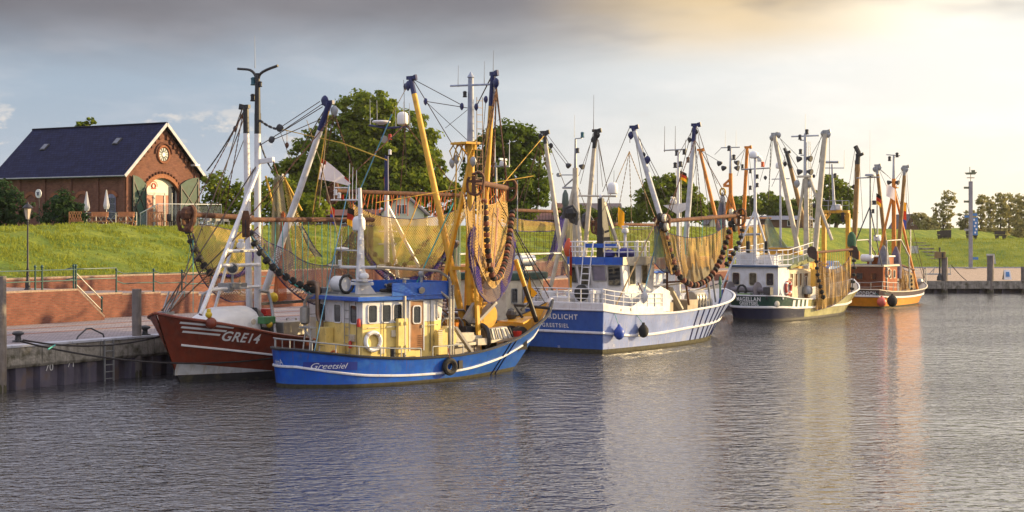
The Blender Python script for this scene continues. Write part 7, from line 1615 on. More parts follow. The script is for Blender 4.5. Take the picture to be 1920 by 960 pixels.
part('hand_wheel', n_, rust, lambda b: (b.tube([Vector((6.5, -1.9+.0, 2.6))+Vector((.35*math.cos(a*.63), 0, .38*math.sin(a*.63))) for a in range(10)], .05, 6, closed=True), [b.rod((6.5, -1.9, 2.6), (6.5+.35*math.cos(a*1.57), -1.9, 2.6+.38*math.sin(a*1.57)), .03) for a in range(4)]))
part('platform', n_, cream, lambda b: (b.beam((6.3, -1.6, 3.15), (9.0, -1.6, 3.3), .6, .08),))
part('bow_davit', n_, galv, lambda b: (b.rod((14.0, -.9, 1.6), (12.0, -1.6, 4.4), .06), b.rod((15.3, -.5, 2.0), (12.5, -1.7, 4.2), .06)), smooth=True)
part('anchor', n_, mat('anchor_green', (.05, .16, .10), .5), lambda b: (b.tube([(15.2, -.9, 3.0), (15.3, -.8, 3.4), (15.6, -.6, 3.0)], .07, 6), b.rod((15.3, -.8, 3.3), (15.3, -.8, 2.2), .06)), smooth=True)
part('windlass', n_, steel, lambda b: b.lathe((14.6, -.5, 1.9), [(.35, 0), (.35, .1), (.2, .12), (.2, .8), (.35, .82), (.35, .9)], 14, axis=(0, 1, 0)), smooth=True)
part('fish_boxes', n_, mat('faded_box', (.35, .30, .25), .7, var=.3), lambda b: [b.box((9.0+.7*k, .6-.2*k, 1.2+.25*(k % 3)), (.6, .45, .5)) for k in range(6)], bevel=.02)
# fenders on the side
buoy(HN.at(.85, 1.02, -1, .32), NF, .27, 'blue fender buoy hanging on the pale blue ship side', mat('blue_buoy', (.03, .08, .42), .4), 1.25, HN.top(.7, -1))
buoy(HN.at(2.9, 1.02, -1, .32), NF, .27, 'black fender buoy beside the blue one on the pale blue ship', blackr, 1.25, HN.top(2.5, -1))
flag(NF.L(1159, 388, .5), NF, .45, 1.0, [cl_y], 'small yellow flag above the white roof railing', (.3, -1, 0), .75)
flag(NF.X(1275, 320, mx2), NF, .45, .5, [cl_k, cl_r, cl_y], 'black red and gold flag on the slim white mast', (.2, -1, 0), .4)
flag(NF.loc(WP(1068, 470, 83)), NF, .16, 1.9, [cl_r, cl_r, cl_y], 'long red and gold flag drooping at the pale blue ship stern', (.2, -1, 0), .5, pole=2.4)
# nets
Yl = lambda px: depth_of(NF, px, -3.1)
hung_net('fishing_net', 'golden brown net with black roller loop hung over the pale blue ship side', NF, -3.1, ((1242, 415), (1385, 404)), .11, NF.wor(NF.X(1303, 262, nm)), rust,
    [dict(top=[(1238, 430), (1262, 440), (1300, 446), (1335, 440), (1362, 422)], bot=[(1262, 500), (1280, 525), (1305, 532), (1332, 520), (1362, 480)], m=net_gold, bulge=(-.1, -.7, 0), nu=56, nv=24, wr=.3),
     dict(top=[(1284, 500, -.2), (1300, 470, -.3), (1320, 490, -.2), (1345, 470, -.2)], bot=[(1285, 528, -.3), (1305, 535, -.5), (1325, 528, -.3), (1350, 500, -.2)], m=net_pale, bulge=(-.1, -.5, 0), nu=30, wr=.35, seed=6),
     dict(top=[(1226, 428, .3), (1232, 424, .2), (1238, 430, .2)], bot=[(1226, 492, .3), (1246, 510, .2), (1268, 512, .2)], m=net_grey, bulge=(0, -.2, 0), nu=14, wr=.3, seed=8),
     dict(top=[(1236, 430, -.2), (1242, 426, -.2), (1248, 438, -.2)], bot=[(1250, 500, -.2), (1260, 515, -.3), (1270, 512, -.2)], m=net_gold, bulge=(0, -.3, 0), nu=14, wr=.3, seed=9)],
    bob=[(1248, 440, -.3), (1256, 470, -.4), (1265, 500, -.5), (1280, 525, -.6), (1303, 535, -.7), (1325, 525, -.6), (1345, 500, -.5), (1358, 465, -.3), (1368, 430, -.2)],
    lines=[((px, 413-(px-1242)*.07, 0), (px+rnd.uniform(-3, 3), 470+rnd.uniform(-10, 30), -.5), .016, darkrope if k % 5 else tealrope) for k, px in enumerate(np.linspace(1250, 1365, 18))], bobr=.17, step=.34, bob2=mat('rust_roller', (.20, .07, .04), .8))
q = Rig('roller_cluster', 'stack of pale and black roller discs at the left end of the golden net beam', 'trawl gear', WP(1243, 415, 85), WP(1243, 415, 85))
for i, (px, py) in enumerate(((1238, 407), (1246, 409), (1241, 425), (1250, 425))): part('roller_disc', q.root, cream if i % 2 else blackr, lambda b: b.lathe(q.P(px, py, Yl(1243)-.3), [(.1, -.12), (.2, -.1), (.22, 0), (.2, .1), (.1, .12)], 12, axis=(.8, -.5, 0)))
part('side_plate', q.root, rust, lambda b: b.prism([q.P(1222, 412, 84), q.P(1236, 400, 84), q.P(1238, 430, 84)], [q.P(1222, 412, 84.2), q.P(1236, 400, 84.2), q.P(1238, 430, 84.2)]))
q = Rig('roller_cluster', 'dark tangle of rollers at the right end of the golden net beam', 'trawl gear', WP(1378, 410, 92), WP(1378, 410, 92))
for i, (px, py) in enumerate(((1372, 398), (1380, 401), (1376, 414), (1384, 416), (1378, 428), (1371, 420))): part('roller_disc', q.root, blackr if i % 3 else cream, lambda b: b.lathe(q.P(px, py, 93.5), [(.1, -.12), (.2, -.1), (.22, 0), (.2, .1), (.1, .12)], 10, axis=(.8, -.5, 0)))
hung_net('fishing_net', 'sparse dark net strands on the far beam behind the black mast', NF, 3.0, ((1117, 420), (1236, 422)), .09, NF.wor(NF.X(1180, 284, nm)), tanrope,
    [dict(top=[(1122, 425), (1150, 428), (1190, 430), (1230, 428)], bot=[(1130, 470), (1160, 500), (1190, 510), (1226, 490)], m=net_mat('sparse_netting', (.10, .09, .06), (.3, .25, .12), .12, .30), bulge=(0, -.3, 0))],
    lines=[((px, 422, 0), (px+2, 470, 0), .014, darkrope) for px in np.linspace(1125, 1230, 16)], bridles=4)

# ------------------------------------------------------------------ cream cutter lying inside of it
def qframe(a, d, th=33): p = Q(a, d); return Frame((p.x, p.y), th)
CF = qframe(26.5, -2.9)
c_ = thing('cream_cutter', 'cutter with cream wheelhouse and dark green roof half hidden behind the blue bow', 'fishing boat', tuple(CF.O), CF.rz)
def small_hull(root, L, half, sh, m, inner, col_b=None, rail=None, stripe=None):
    Hh = Hull(L, [0, .05, .2, .45, .7, .86, .95, 1], [half*.62, half*.8, half*.95, half, half*.9, half*.6, half*.3, .04], [half*.5, half*.7, half*.9, half*.95, half*.72, half*.4, half*.15, .02],
              [sh*1.08, sh*1.02, sh*.95, sh*.95, sh*1.1, sh*1.38, sh*1.62, sh*1.85], xs=(.2, 0), xb=(L-1.6, L), boot=.2)
    Hh.build(root, [(-1, 0, boot), (0, .45, col_b or m), (.45, 1, m)], inner, lambda t: sh*.62 if t < .75 else sh*.62+(t-.75)*3, deckm, rail or black, .055, nt=32)
    if stripe: Hh.strake(root, .45, stripe, .06, nt=24)
    return Hh
dgr = mat('green_hull', (.008, .05, .038), .4, var=.2)
small_hull(c_, 16.5, 2.3, 1.5, dgr, cream)
oc_ = [(2.0, -1.5), (5.6, -1.5), (6.0, -.8), (6.0, .8), (5.6, 1.5), (2.0, 1.5)]
cc = Cabin(c_, oc_, oc_, .9, 3.55, cream)
for u in (.2, .5, .8): cc.window(0, u, 2.75, .5, .7, galv, .06, mat('drawn_blind', (.22, .20, .27), .6) if u > .3 else glass)
for i in (1, 2, 3, 5): cc.window(i, .5, 2.75, .55, .7, galv)
roof_slab(c_, oc_, 3.57, .34, .25, dgr, top=dgr)
p = CF.L(985, 510, -.6); p.z = 4.55; liferaft(c_, p, 1.15, .33, (1, -.2, 0)); part('raft_cradle', c_, galv, lambda b: b.box(p-Vector((0, 0, .42)), (.9, .5, .2)))
part('roof_rail', c_, galv, lambda b: (b.tube([(2.0, -1.5, 3.95), (2.0, -1.5, 4.9), (7.4, -1.5, 4.9), (8.2, -1.5, 4.2), (8.6, -1.5, 1.6)], .06, 6), b.tube([(2.0, 1.5, 3.95), (2.0, 1.5, 4.9), (7.4, 1.5, 4.9), (8.2, 1.5, 4.2), (8.6, 1.5, 1.6)], .06, 6)), smooth=True)
ml = CF.L(1079, 260, 0); cm = ml.x
mast_pole(c_, (cm, 0, 1), (cm, 0, CF.L(1079, 315, 0).z), .19, .16, paleg if False else mat('cream_mast', (.52, .47, .38), .5), 'main_mast'); creamm = MATS['cream_mast']
mast_pole(c_, (cm, 0, CF.L(1079, 318, 0).z), ml, .09, .05, galv, 'topmast'); part('lamp_arm', c_, galv, lambda b: b.rod(CF.X(1079, 260, cm), CF.X(1091, 259, cm), .03)); lamp_unit(c_, CF.X(1092, 258, cm), mat('teal_lamp', (.03, .12, .16), .3), 1.2); lamp_unit(c_, CF.X(1083, 287, cm), dsteel, 1.1); floodlight(c_, CF.X(1090, 312, cm), (0, -1, -.3), 1.2); floodlight(c_, CF.X(1067, 310, cm), (0, 1, -.3), 1.2)
whip(c_, CF.X(1077, 258, cm), 1.3, .012)
part('mast_yard', c_, galv, lambda b: (b.rod(CF.X(1055, 352, cm), CF.X(1083, 352, cm), .06), b.rod(CF.X(1058, 350, cm), CF.X(1075, 335, cm), .05), b.rod(CF.X(1052, 328, cm), CF.X(1078, 328, cm), .03)))
for s in (-1, 1): part('mast_leg', c_, creamm, lambda b: b.rod((cm, 0, 8.9), (cm-1.2, s*1.4, 1.2), .12), smooth=True)
part('mast_drum', c_, galv, lambda b: b.lathe(CF.X(1048, 328, cm), [(.12, -.1), (.12, .1)], 12, axis=(1, 0, 0)))
boom(c_, CF.X(1052, 470, cm), CF.X(1020, 248, cm), .14, .12, creamm, black, .10); boom(c_, CF.X(1096, 480, cm), CF.X(1117, 245, cm), .14, .12, creamm, black, .14)
for px, py in ((1013, 255), (1023, 250), (1033, 273), (1112, 262), (1121, 253)): pulley(c_, CF.X(px, py, cm), .15, black)
for (p, q, r) in (((1023, 248), (1067, 308), .016), ((1035, 273), (1067, 315), .016), ((1022, 250), (1060, 350), .018), ((1012, 262), (978, 395), .018), ((1011, 262), (960, 330), .014), ((1115, 248), (1085, 330), .016), ((1112, 250), (1088, 345), .016), ((1118, 252), (1140, 360), .018), ((1120, 255), (1130, 350), .014), ((1119, 258), (1121, 400), .016), ((1122, 262), (1150, 420), .016)): line(c_, CF.X(*p, cm), CF.X(*q, cm), r)
line(c_, CF.L(1020, 255, 2), CF.L(905, 390, 0), .02, yrope); line(c_, (cm, 0, 9), (16.2, 0, 2.8), .02)
for (p, q) in (((958, 430), (1000, 555)), ((966, 430), (1040, 550))): chain(c_, CF.L(*p, -1.8), CF.L(*q, -2.0), .1, .035, dsteel)
whip(c_, CF.L(970, 440, 1), 3.0, .03, galv)
# its after mast beside the dark tree
wx2 = CF.L(932, 470, 0).x
mast_pole(c_, (wx2, 0, 3.8), CF.L(930, 305, 0), .08, .05, galv, 'after_mast'); part('mast_yard', c_, galv, lambda b: b.rod(CF.X(915, 312, wx2), CF.X(955, 312, wx2), .04)); radar(c_, CF.X(943, 311, wx2), 1.0, .2); whip(c_, CF.X(955, 312, wx2), 1.4, .018, white); whip(c_, CF.X(928, 305, wx2), 4.0, .02, white)
hung_net('fishing_net', 'net with purple cod end hung low between the blue bow and the pale blue ship', CF, 3.3, ((965, 394), (1050, 397)), .10, CF.wor(CF.X(1012, 268, cm)), rust,
    [dict(top=[(960, 408), (990, 413), (1020, 415), (1048, 418)], bot=[(962, 432), (990, 434), (1020, 434), (1044, 432)], m=net_tan, bulge=(0, -.1, 0), nv=6),
     dict(top=[(958, 455), (975, 480), (1000, 489), (1020, 484), (1040, 455), (1052, 415)], bot=[(958, 480), (975, 510), (1000, 520), (1030, 520), (1055, 515), (1068, 500)], m=net_mauve, bulge=(0, -.5, 0), nu=50, wr=.2),
     dict(top=[(1046, 412, -.3), (1054, 404, -.4), (1061, 412, -.3)], bot=[(1024, 500, -.3), (1045, 470, -.5), (1062, 462, -.3)], m=net_blue, bulge=(0, -.3, 0), nu=18, nv=20, wr=.2, seed=4),
     dict(top=[(1062, 412, -.3), (1068, 408, -.3), (1076, 420, -.3)], bot=[(1056, 500, -.3), (1066, 520, -.5), (1080, 515, -.3)], m=net_pale, bulge=(0, -.3, 0), nu=16, wr=.25, seed=6)],
    lines=[((px, 396, 0), (px+rnd.uniform(-2, 2), 480+rnd.uniform(-12, 6), 0), .012, darkrope) for px in np.linspace(972, 1046, 14)]+[((962, y, 0), (1048, y+2, 0), .010, darkrope) for y in (440, 452, 464, 474)], shoes=(False, False))
q = Rig('orange_float_bundle', 'orange plastic fender hanging below the purple net', 'float', WP(1066, 460, 84), WP(1066, 460, 84)); part('float', q.root, mat('orange_float', (.6, .09, .03), .5), lambda b: b.lathe(q.P(1066, 484, 84), [(.03, 0), (.18, .15), (.26, .4), (.2, .75), (.05, 1.05)], 12), smooth=True)
q = Rig('trawl_gear', 'black tangled net head above the purple net', 'trawl gear', WP(1068, 400, 88), WP(1068, 400, 88))
part('shoe_cluster', q.root, dsteel, lambda b: (b.ball(q.P(1070, 400, 88.5), .45, 9, sc=(1.1, 1, .8)), b.ball(q.P(1062, 392, 88.5), .25, 8), b.ball(q.P(1076, 410, 88.5), .3, 8), b.tube([q.P(1055, 410, 88), q.P(1060, 390, 88), q.P(1074, 386, 88), q.P(1083, 400, 88), q.P(1080, 422, 88)], .08, 6)))
part('green_twine', q.root, net_grey, lambda b: b.lathe(q.P(1060, 388, 88.4), [(.1, 0), (.2, .2), (.16, .7), (.05, .95)], 10), smooth=True)
q = Rig('trawl_gear', 'dark tangled gear hanging at the left end of the far beam by the black mast', 'trawl gear', WP(1100, 410, 95), WP(1100, 410, 95))
part('shoe_cluster', q.root, dsteel, lambda b: (b.ball(q.P(1098, 415, 95), .4, 8, sc=(.7, 1, 1.4)), b.tube([q.P(1104, 402, 95), q.P(1112, 414, 95), q.P(1108, 428, 95), q.P(1118, 416, 95)], .08, 6), b.beam(q.P(1108, 410, 95), q.P(1118, 425, 95), .3, .1)))

# ------------------------------------------------------------------ Magellan, green and white
MF = Frame((16.0, 107.3), 33)
m_ = thing('green_cutter', 'dark green and white fishing ship with reels on its stern', 'fishing boat', tuple(MF.O), MF.rz)
gsun = mat('sunlit_green', (.38, .36, .17), .2, var=.3, vscale=1.2, streak=(.50, .45, .26), stain=(.42, .40, .22), stain_amt=.6, rusty=.35)  # green side as the sun lights it: cream-gold sheen in the colour, plus rust
HM = Hull(18.6, [0, .05, .15, .35, .6, .78, .9, .96, 1], [1.5, 1.95, 2.3, 2.45, 2.4, 2.0, 1.2, .6, .05], [1.3, 1.75, 2.15, 2.35, 2.15, 1.4, .6, .25, .02],
          [1.78, 1.72, 1.5, 1.38, 1.5, 1.72, 2.0, 2.15, 2.38], xs=(.2, -.1), xb=(16.8, 18.7), round_stern=.5, boot=.22, p=1.3)
blk_g = mat('blue_black_hull', (.012, .014, .045), .3, var=.2)
HM.build(m_, [(-1, 0, boot), (0, .52, blk_g), (.52, 1, dgr)], cream, lambda t: 1.0 if t < .8 else 1.0+(t-.8)*2, greydeck, white, .05)
for sd in (-1, 1):
    b = MB(); V = []; nT, nV = 44, 7
    for i in range(nT+1):
        for k in range(nV+1): V.append(HM.pt(.21+.785*i/nT, k/nV*.995, sd, .006))
    b.add(V, [(i*(nV+1)+k, (i+1)*(nV+1)+k, (i+1)*(nV+1)+k+1, i*(nV+1)+k+1) for i in range(nT) for k in range(nV)]); b.build('sunlit_side', gsun, m_, fix=False, smooth=True)
HM.strake(m_, cr([0, .3, .7, 1], [.50, .52, .42, .40]), white, .09)
for k in range(4):
    x0 = 2.0+.62*k; HM.patch(m_, 'white_bar', x0, x0+.32, lambda x: .86, lambda x: 1.42, -1, letter, .02, 4)
lettering('MAGELLAN', .37, lambda u, v: HM.stern((-u-.05)/1.75, .84+v/1.5, .03), m_, bold=.012, spacing=1.15, name='ship_name'); lettering('GREETSIEL', .33, lambda u, v: HM.stern((-u-.1)/1.75, .65+v/1.5, .03), m_, bold=.01, spacing=1.1, name='home_port')
part('hawse', m_, galv, lambda b: b.lathe(HM.at(.45, 1.22, -1, .02), [(.2, 0), (.22, .04), (.1, .06)], 12, axis=(-.5, -.8, 0)))
lettering('10', .3, lambda u, v: HM.at(5.3+u, 1.05+v, -1, .03), m_, black, bold=.01, name='number')
# after house with white walls and blue roof edge
oa = [(.55, -1.75), (2.4, -1.75), (2.4, 1.9), (.55, 1.9)]
ca = Cabin(m_, oa, oa, 1.0, 3.65, cream if False else white)
for u in (.16, .5, .84): ca.window(3, u, 2.85, .5, .8, cream, .1, goldglass if u == .5 else glass)
roof_slab(m_, [(.4, -1.8), (5.5, -1.8), (5.5, 1.95), (.4, 1.95)], 3.66, .13, .1, mat('slate_blue_paint', (.05, .10, .20), .5), top=white)
# wheelhouse lower part on starboard side
ow = [(2.4, -1.72), (6.2, -1.72), (6.8, -1.1), (6.8, 1.1), (6.2, 1.72), (2.4, 1.72)]
cw = Cabin(m_, ow, ow, 1.0, 3.45, mat('old_cream_paint', (.62, .55, .42), .4, var=.15, streak=(.35, .25, .14)))
for u in (.12, .32, .52): cw.window(0, u, 2.75, .34, .85, cream, .04, mat('amber_glass', (.12, .06, .03), .15))
cw.door(0, .75, 1.15, .66, 2.0, rust, win=True, fm=cream); cw.door(0, .05, 1.15, .45, 1.7, rust, win=False, fm=cream); cw.window(1, .5, 2.75, .4, .85, cream, .04)
for i in (2, 3): cw.window(i, .5, 2.75, .6, .8, cream, .04)
part('sloping_roof', m_, mat('mossy_roof', (.22, .23, .10), .8, var=.3), lambda b: b.prism([(2.2, -1.95, 3.52), (6.9, -1.95, 4.05), (6.9, 1.95, 4.05), (2.2, 1.95, 3.52)], [(2.2, -1.95, 3.72), (6.9, -1.95, 4.40), (6.9, 1.95, 4.40), (2.2, 1.95, 3.72)]), bevel=.02)
part('roof_patch', m_, dgr, lambda b: b.box((5.6, -1.98, 4.15), (1.0, .05, .32)))
rails(m_, [(.5, 1.9, 3.8), (.5, -1.75, 3.8), (2.4, -1.75, 3.82), (6.6, -1.75, 4.3)], 1.0, white, posts=12, r=.03, mids=2, name='roof_railing'); rails(m_, [(.5, 1.9, 3.8), (6.4, 1.9, 4.2)], 1.0, white, posts=7, r=.03, mids=2, name='roof_railing')
part('roof_lockers', m_, white, lambda b: (b.box((1.3, .8, 4.25), (1.0, 1.3, .8)), b.box((2.6, -.2, 4.15), (1.0, 1.4, .6)), b.box((1.4, -.9, 4.1), (.7, .7, .6))), bevel=.03)
part('bicycle_frame', m_, galv, lambda b: [b.tube([Vector((1.9+.0*k, -1.0, 4.25))+Vector((.9*k+.3*math.cos(a*.52), 0, .3*math.sin(a*.52))) for a in range(12)], .02, 5, closed=True) for k in (0, 1)])
# net reels on the stern
for (yy) in (1.45, -.55):
    part('reel_flange', m_, mat('grey_violet_paint', (.20, .18, .20), .6), lambda b: b.lathe((-.1, yy, 2.15), [(.52, -.05), (.55, 0), (.52, .05)], 18, axis=(.15, 1, 0)), smooth=True)
part('reel_drum', m_, mat('grey_violet_paint', (.20, .18, .20), .6), lambda b: b.rod((-.1, 1.8, 2.15), (-.1, -1.1, 2.15), .17, n=12), smooth=True)
part('hose_coil', m_, black, lambda b: [b.tube([(-.3, .5+(.28+.04*k)*math.cos(a*.6), 2.1+(.32+.04*k)*math.sin(a*.6)) for a in range(10)], .035, 6, closed=True) for k in range(3)]+[b.tube([(-.3, .5+s*.2, 2.0), (-.32, .5+s*.32, 1.6), (-.3, .5+s*.4, 1.3)], .035, 6) for s in (-1, 1)])
part('reel_stand', m_, galv, lambda b: [b.box((-.05, y, 1.6), (.12, .1, 1.0)) for y in (1.7, -.8, -1.1)]); part('winch_motor', m_, dsteel, lambda b: (b.box((-.05, -1.3, 2.1), (.5, .5, .5)), b.lathe((0, -1.0, 1.7), [(.25, 0), (.28, .3)], 10, axis=(0, -1, 0))))
part('stern_locker', m_, mat('green_box', (.25, .36, .16), .6), lambda b: b.box((-.2, .3, 1.85), (.5, .9, .12)))
lifebuoy((MF.L(1477, 540, -1.8)), (0, -1, 0), .42, 'red lifebuoy on the white side of the green ship', mat('faded_red', (.40, .06, .05), .5), MF, letter)
radome(m_, MF.L(1514, 552, -2.0), .35, .62, galv, 'deck_vessel')
# tripod mast over the after house
tm = MF.L(1416, 480, 0).x; tz = MF.L(1416, 285, 0).z
mast_pole(m_, (tm, 0, 3.8), (tm, 0, tz), .13, .08, white, 'after_mast'); part('mast_leg', m_, white, lambda b: b.rod(MF.X(1415, 395, tm), HM.top(.2, 1, .3) if False else Vector((-.0, 2.3, 1.9)), .07), smooth=True); part('mast_leg', m_, white, lambda b: b.rod(MF.X(1417, 395, tm), Vector((.9, -1.95, 1.5)), .07), smooth=True)
part('mast_yard', m_, galv, lambda b: (b.rod(MF.X(1390, 318, tm), MF.X(1444, 315, tm), .045), b.rod(MF.X(1388, 440, tm), MF.X(1426, 439, tm), .08)), smooth=True)
p = MF.X(1414, 297, tm); radome(m_, p, .33, .50); radar(m_, MF.X(1425, 303, tm), 1.0, .2); lamp_unit(m_, MF.X(1430, 313, tm), mat('orange_lamp', (.7, .12, .02), .4), 1.3)
for px, py in ((1407, 325), (1407, 356), (1420, 335), (1420, 351), (1392, 316)): lamp_unit(m_, MF.X(px, py, tm), dsteel, 1.1)
for px, y0, y1 in ((1390, 300, 317), (1421, 282, 298)): whip(m_, MF.X(px, y1, tm), (y1-y0)*108/F, .014)
for s in (0, 1): part('tyre', m_, blackr, lambda b: b.box(MF.X(1403+34*s, 463, tm), (.3, .25, .8)), bevel=.08)
# main mast
mm2 = MF.L(1512, 470, 0).x
mast_pole(m_, (mm2, 0, 1.2), (mm2, 0, MF.X(1510, 330, mm2).z), .24, .17, creamm, 'main_mast'); mast_pole(m_, MF.X(1510, 332, mm2), MF.X(1510, 250, mm2), .14, .10, paleg, 'topmast')
part('mast_yard', m_, paleg, lambda b: b.rod(MF.X(1484, 256, mm2), MF.X(1536, 254, mm2), .06), smooth=True); part('mast_platform', m_, cream, lambda b: b.box((mm2, .1, MF.X(1510, 331, mm2).z), (.5, 1.0, .15)))
for px, py in ((1500, 262), (1501, 289), (1513, 252)): lamp_unit(m_, MF.X(px, py, mm2), dsteel, 1.4)
for px, py in ((1500, 262), (1501, 290)): part('lamp_bracket', m_, paleg, lambda b: b.rod(MF.X(px, py+1, mm2), MF.X(1510, py+1, mm2), .04))
for px, py, s in ((1499, 298, 1), (1517, 297, -1), (1500, 322, 1), (1518, 322, -1)): floodlight(m_, MF.X(px, py, mm2), (-.2, s, -.2), 1.7)
whip(m_, MF.X(1510, 250, mm2), 1.4, .02); ladder(m_, (mm2+.3, -.35, 4), MF.X(1517, 265, mm2), .35, 34, creamm, side=(1, 0, 0))
for s, (px, py) in ((1, (1490, 470)), (-1, (1560, 450))): part('mast_leg', m_, creamm, lambda b: b.rod(MF.X(1508 if s > 0 else 1518, 335, mm2), MF.X(px, py, mm2), .12), smooth=True)
boom(m_, MF.X(1497, 470, mm2), MF.X(1451, 251, mm2), .19, .15, creamm, galv, .02, cross=Vector((0, .95, 0))); boom(m_, MF.X(1528, 470, mm2), MF.X(1548, 246, mm2), .21, .18, creamm, galv, .02)
for px, py in ((1447, 258), (1460, 253), (1543, 250), (1553, 252), (1494, 344), (1518, 344)): pulley(m_, MF.X(px, py, mm2), .26 if py > 300 else .2, galv)
for (p, q, r) in (((1455, 252), (1499, 296), .018), ((1460, 255), (1498, 320), .018), ((1453, 255), (1490, 340), .016), ((1447, 262), (1425, 340), .016), ((1449, 262), (1440, 370), .016), ((1545, 250), (1518, 296), .018), ((1541, 252), (1520, 320), .018), ((1555, 252), (1556, 430), .02), ((1543, 255), (1536, 305), .03), ((1550, 255), (1530, 330), .014)): line(m_, MF.X(*p, mm2), MF.X(*q, mm2), r)
chain(m_, MF.X(1446, 262, mm2), MF.X(1441, 375, mm2), 0, .03, dsteel); pulley(m_, MF.X(1435, 333, mm2), .14, dsteel); pulley(m_, MF.X(1526, 330, mm2), .12, dsteel)
part('rusty_gallows', m_, rust, lambda b: (b.beam((7.4, -1.9, 1.2), (7.4, -1.9, 4.2), .12), b.beam((8.6, -1.9, 1.2), (7.6, -1.9, 3.9), .1), b.beam((7.0, -1.9, 3.9), (9.0, -1.9, 3.7), .1))); part('orange_screen', m_, mat('orange_tarp', (.45, .18, .04), .7), lambda b: b.box((8.2, -1.7, 2.1), (.9, .06, 1.7)))
line(m_, (7.2, -2.2, 1.4), (7.2, -2.2, 3.6), .02)
hung_net('fishing_net', 'golden curtain net hanging along the green ship side between dark shoes', MF, -2.6, ((1524, 474), (1603, 467)), .09, None, rust,
    [dict(top=[(1530, 492), (1545, 500), (1562, 505), (1580, 497), (1596, 480)], bot=[(1530, 582), (1545, 578), (1562, 572), (1580, 560), (1596, 545)], m=net_gold, bulge=(0, -.25, 0), nu=70, nv=20, wr=.3)],
    bob=[(1531, 484, -.3), (1532, 505, -.3), (1535, 525, -.4), (1540, 545, -.4), (1545, 562, -.4)], bobr=.17, step=.42,
    lines=[((px, 473, 0), (px, 505-abs(px-1562)*.4, 0), .02, yrope) for px in np.linspace(1530, 1597, 16)], shoes=(False, False))
rg = Rig('roller_string', 'string of black rollers hanging at the bow end of the golden curtain net', 'trawl gear', WP(1603, 490, 115), WP(1603, 490, 115)); bobbins(rg.root, [rg.P(1601, 482, 113.5), rg.P(1602, 505, 113.5), rg.P(1599, 530, 113.5), rg.P(1597, 548, 113.5)], .17, blackr, .42)
for k, (px, py, lab) in enumerate(((1523, 474, 'left rounded dark trawl shoe on the green ship net beam'), (1601, 473, 'right rounded dark trawl shoe on the green ship net beam'))):
    Y0 = depth_of(MF, px, -2.6)-.3; q = Rig('trawl_shoe', lab, 'trawl gear', WP(px, py, Y0), WP(px, py, Y0)); ol = [(-10, 0), (-9, -9), (-2, -13), (6, -10), (9, -2), (9, 14), (6, 14), (-6, 8)]
    part('shoe_plate', q.root, mat('dark_rust', (.06, .035, .03), .8, var=.4), lambda b: b.prism([q.P(px+a, py+c, Y0) for a, c in ol], [q.P(px+a, py+c, Y0+.18) for a, c in ol]), bevel=.02)
    part('runner_edge', q.root, orange, lambda b: b.tube([q.P(px+9, py-2, Y0+.09), q.P(px+9.5, py+6, Y0+.09), q.P(px+9, py+14, Y0+.09)], .07, 6))
chain(m_, MF.L(1383, 300+150, 1.6), MF.L(1352, 530, 2.2), .1, .03, dsteel) if False else None

# ------------------------------------------------------------------ orange-masted cutter inside the green one
def rig_boat(root, fr, mastpx, ptop, psplit, pbase, lowm, topm, booms, bm_m, head_m, yard=None, lamps=(), wires=(), thick=.17):
    x = fr.L(mastpx, pbase, 0).x
    mast_pole(root, fr.X(mastpx, 560, x) if False else Vector((x, 0, 1.0)), fr.X(mastpx, psplit, x), thick, thick*.85, lowm, 'main_mast'); mast_pole(root, fr.X(mastpx, psplit+1, x), fr.X(mastpx, ptop, x), thick*.7, thick*.4, topm, 'topmast')
    for (tx_, ty_, bx_, by_) in booms: boom(root, fr.X(bx_, by_, x), fr.X(tx_, ty_, x), thick*.85, thick*.7, bm_m, head_m, .10)
    if yard: part('mast_yard', root, galv, lambda b: b.rod(fr.X(*yard[0], x), fr.X(*yard[1], x), .04), smooth=True)
    for px, py in lamps: lamp_unit(root, fr.X(px, py, x), dsteel, 1.5)
    for (p, q) in wires: line(root, fr.X(*p, x), fr.X(*q, x), .018)
    return x
OF = qframe(50.5, 1.3)
o_ = thing('orange_masted_cutter', 'cutter with orange mast and derricks hidden behind the golden net', 'fishing boat', tuple(OF.O), OF.rz)
small_hull(o_, 16.5, 2.1, 1.3, redhull, cream)
oo = [(2.0, -1.4), (5.4, -1.4), (5.8, -.7), (5.8, .7), (5.4, 1.4), (2.0, 1.4)]; co = Cabin(o_, oo, oo, .8, 3.3, white); [co.window(i, .5, 2.6, .5, .6) for i in (0, 1, 2, 3, 5)]; roof_slab(o_, oo, 3.32, .14, .2, bluep, top=greydeck)
ox = rig_boat(o_, OF, 1370, 275, 325, 470, orange, paleg, ((1312, 281, 1350, 440), (1401, 276, 1392, 455)), orange, orange, ((1352, 277), (1388, 276)), ((1367, 283), (1376, 300)), (((1315, 283), (1352, 305)), ((1310, 285), (1290, 380)), ((1318, 288), (1345, 345)), ((1398, 278), (1376, 303)), ((1396, 282), (1382, 330)), ((1403, 280), (1418, 400)), ((1400, 285), (1408, 420)), ((1352, 278), (1340, 290))))
part('mast_bracket', o_, orange, lambda b: (b.beam(OF.X(1357, 347, ox), OF.X(1372, 333, ox), .14), b.beam(OF.X(1357, 348, ox), OF.X(1372, 349, ox), .2)))
for px, py, s in ((1350, 306, 1), (1381, 305, -1), (1358, 315, 1), (1381, 315, -1)): floodlight(o_, OF.X(px, py, ox), (0, s, -.2), 1.5)
for s in (-1, 1): part('mast_leg', o_, orange, lambda b: b.rod((ox, 0, 9.0), (ox-.3+s*.2, s*2.0, 1.5), .11), smooth=True)
for px in (1360, 1380): whip(o_, OF.X(px, 277, ox), 1.3, .014)
q = Rig('furled_net', 'blue grey furled net hanging from a yellow ring beside the orange mast', 'fishing net', WP(1354, 365, 107), WP(1354, 365, 107))
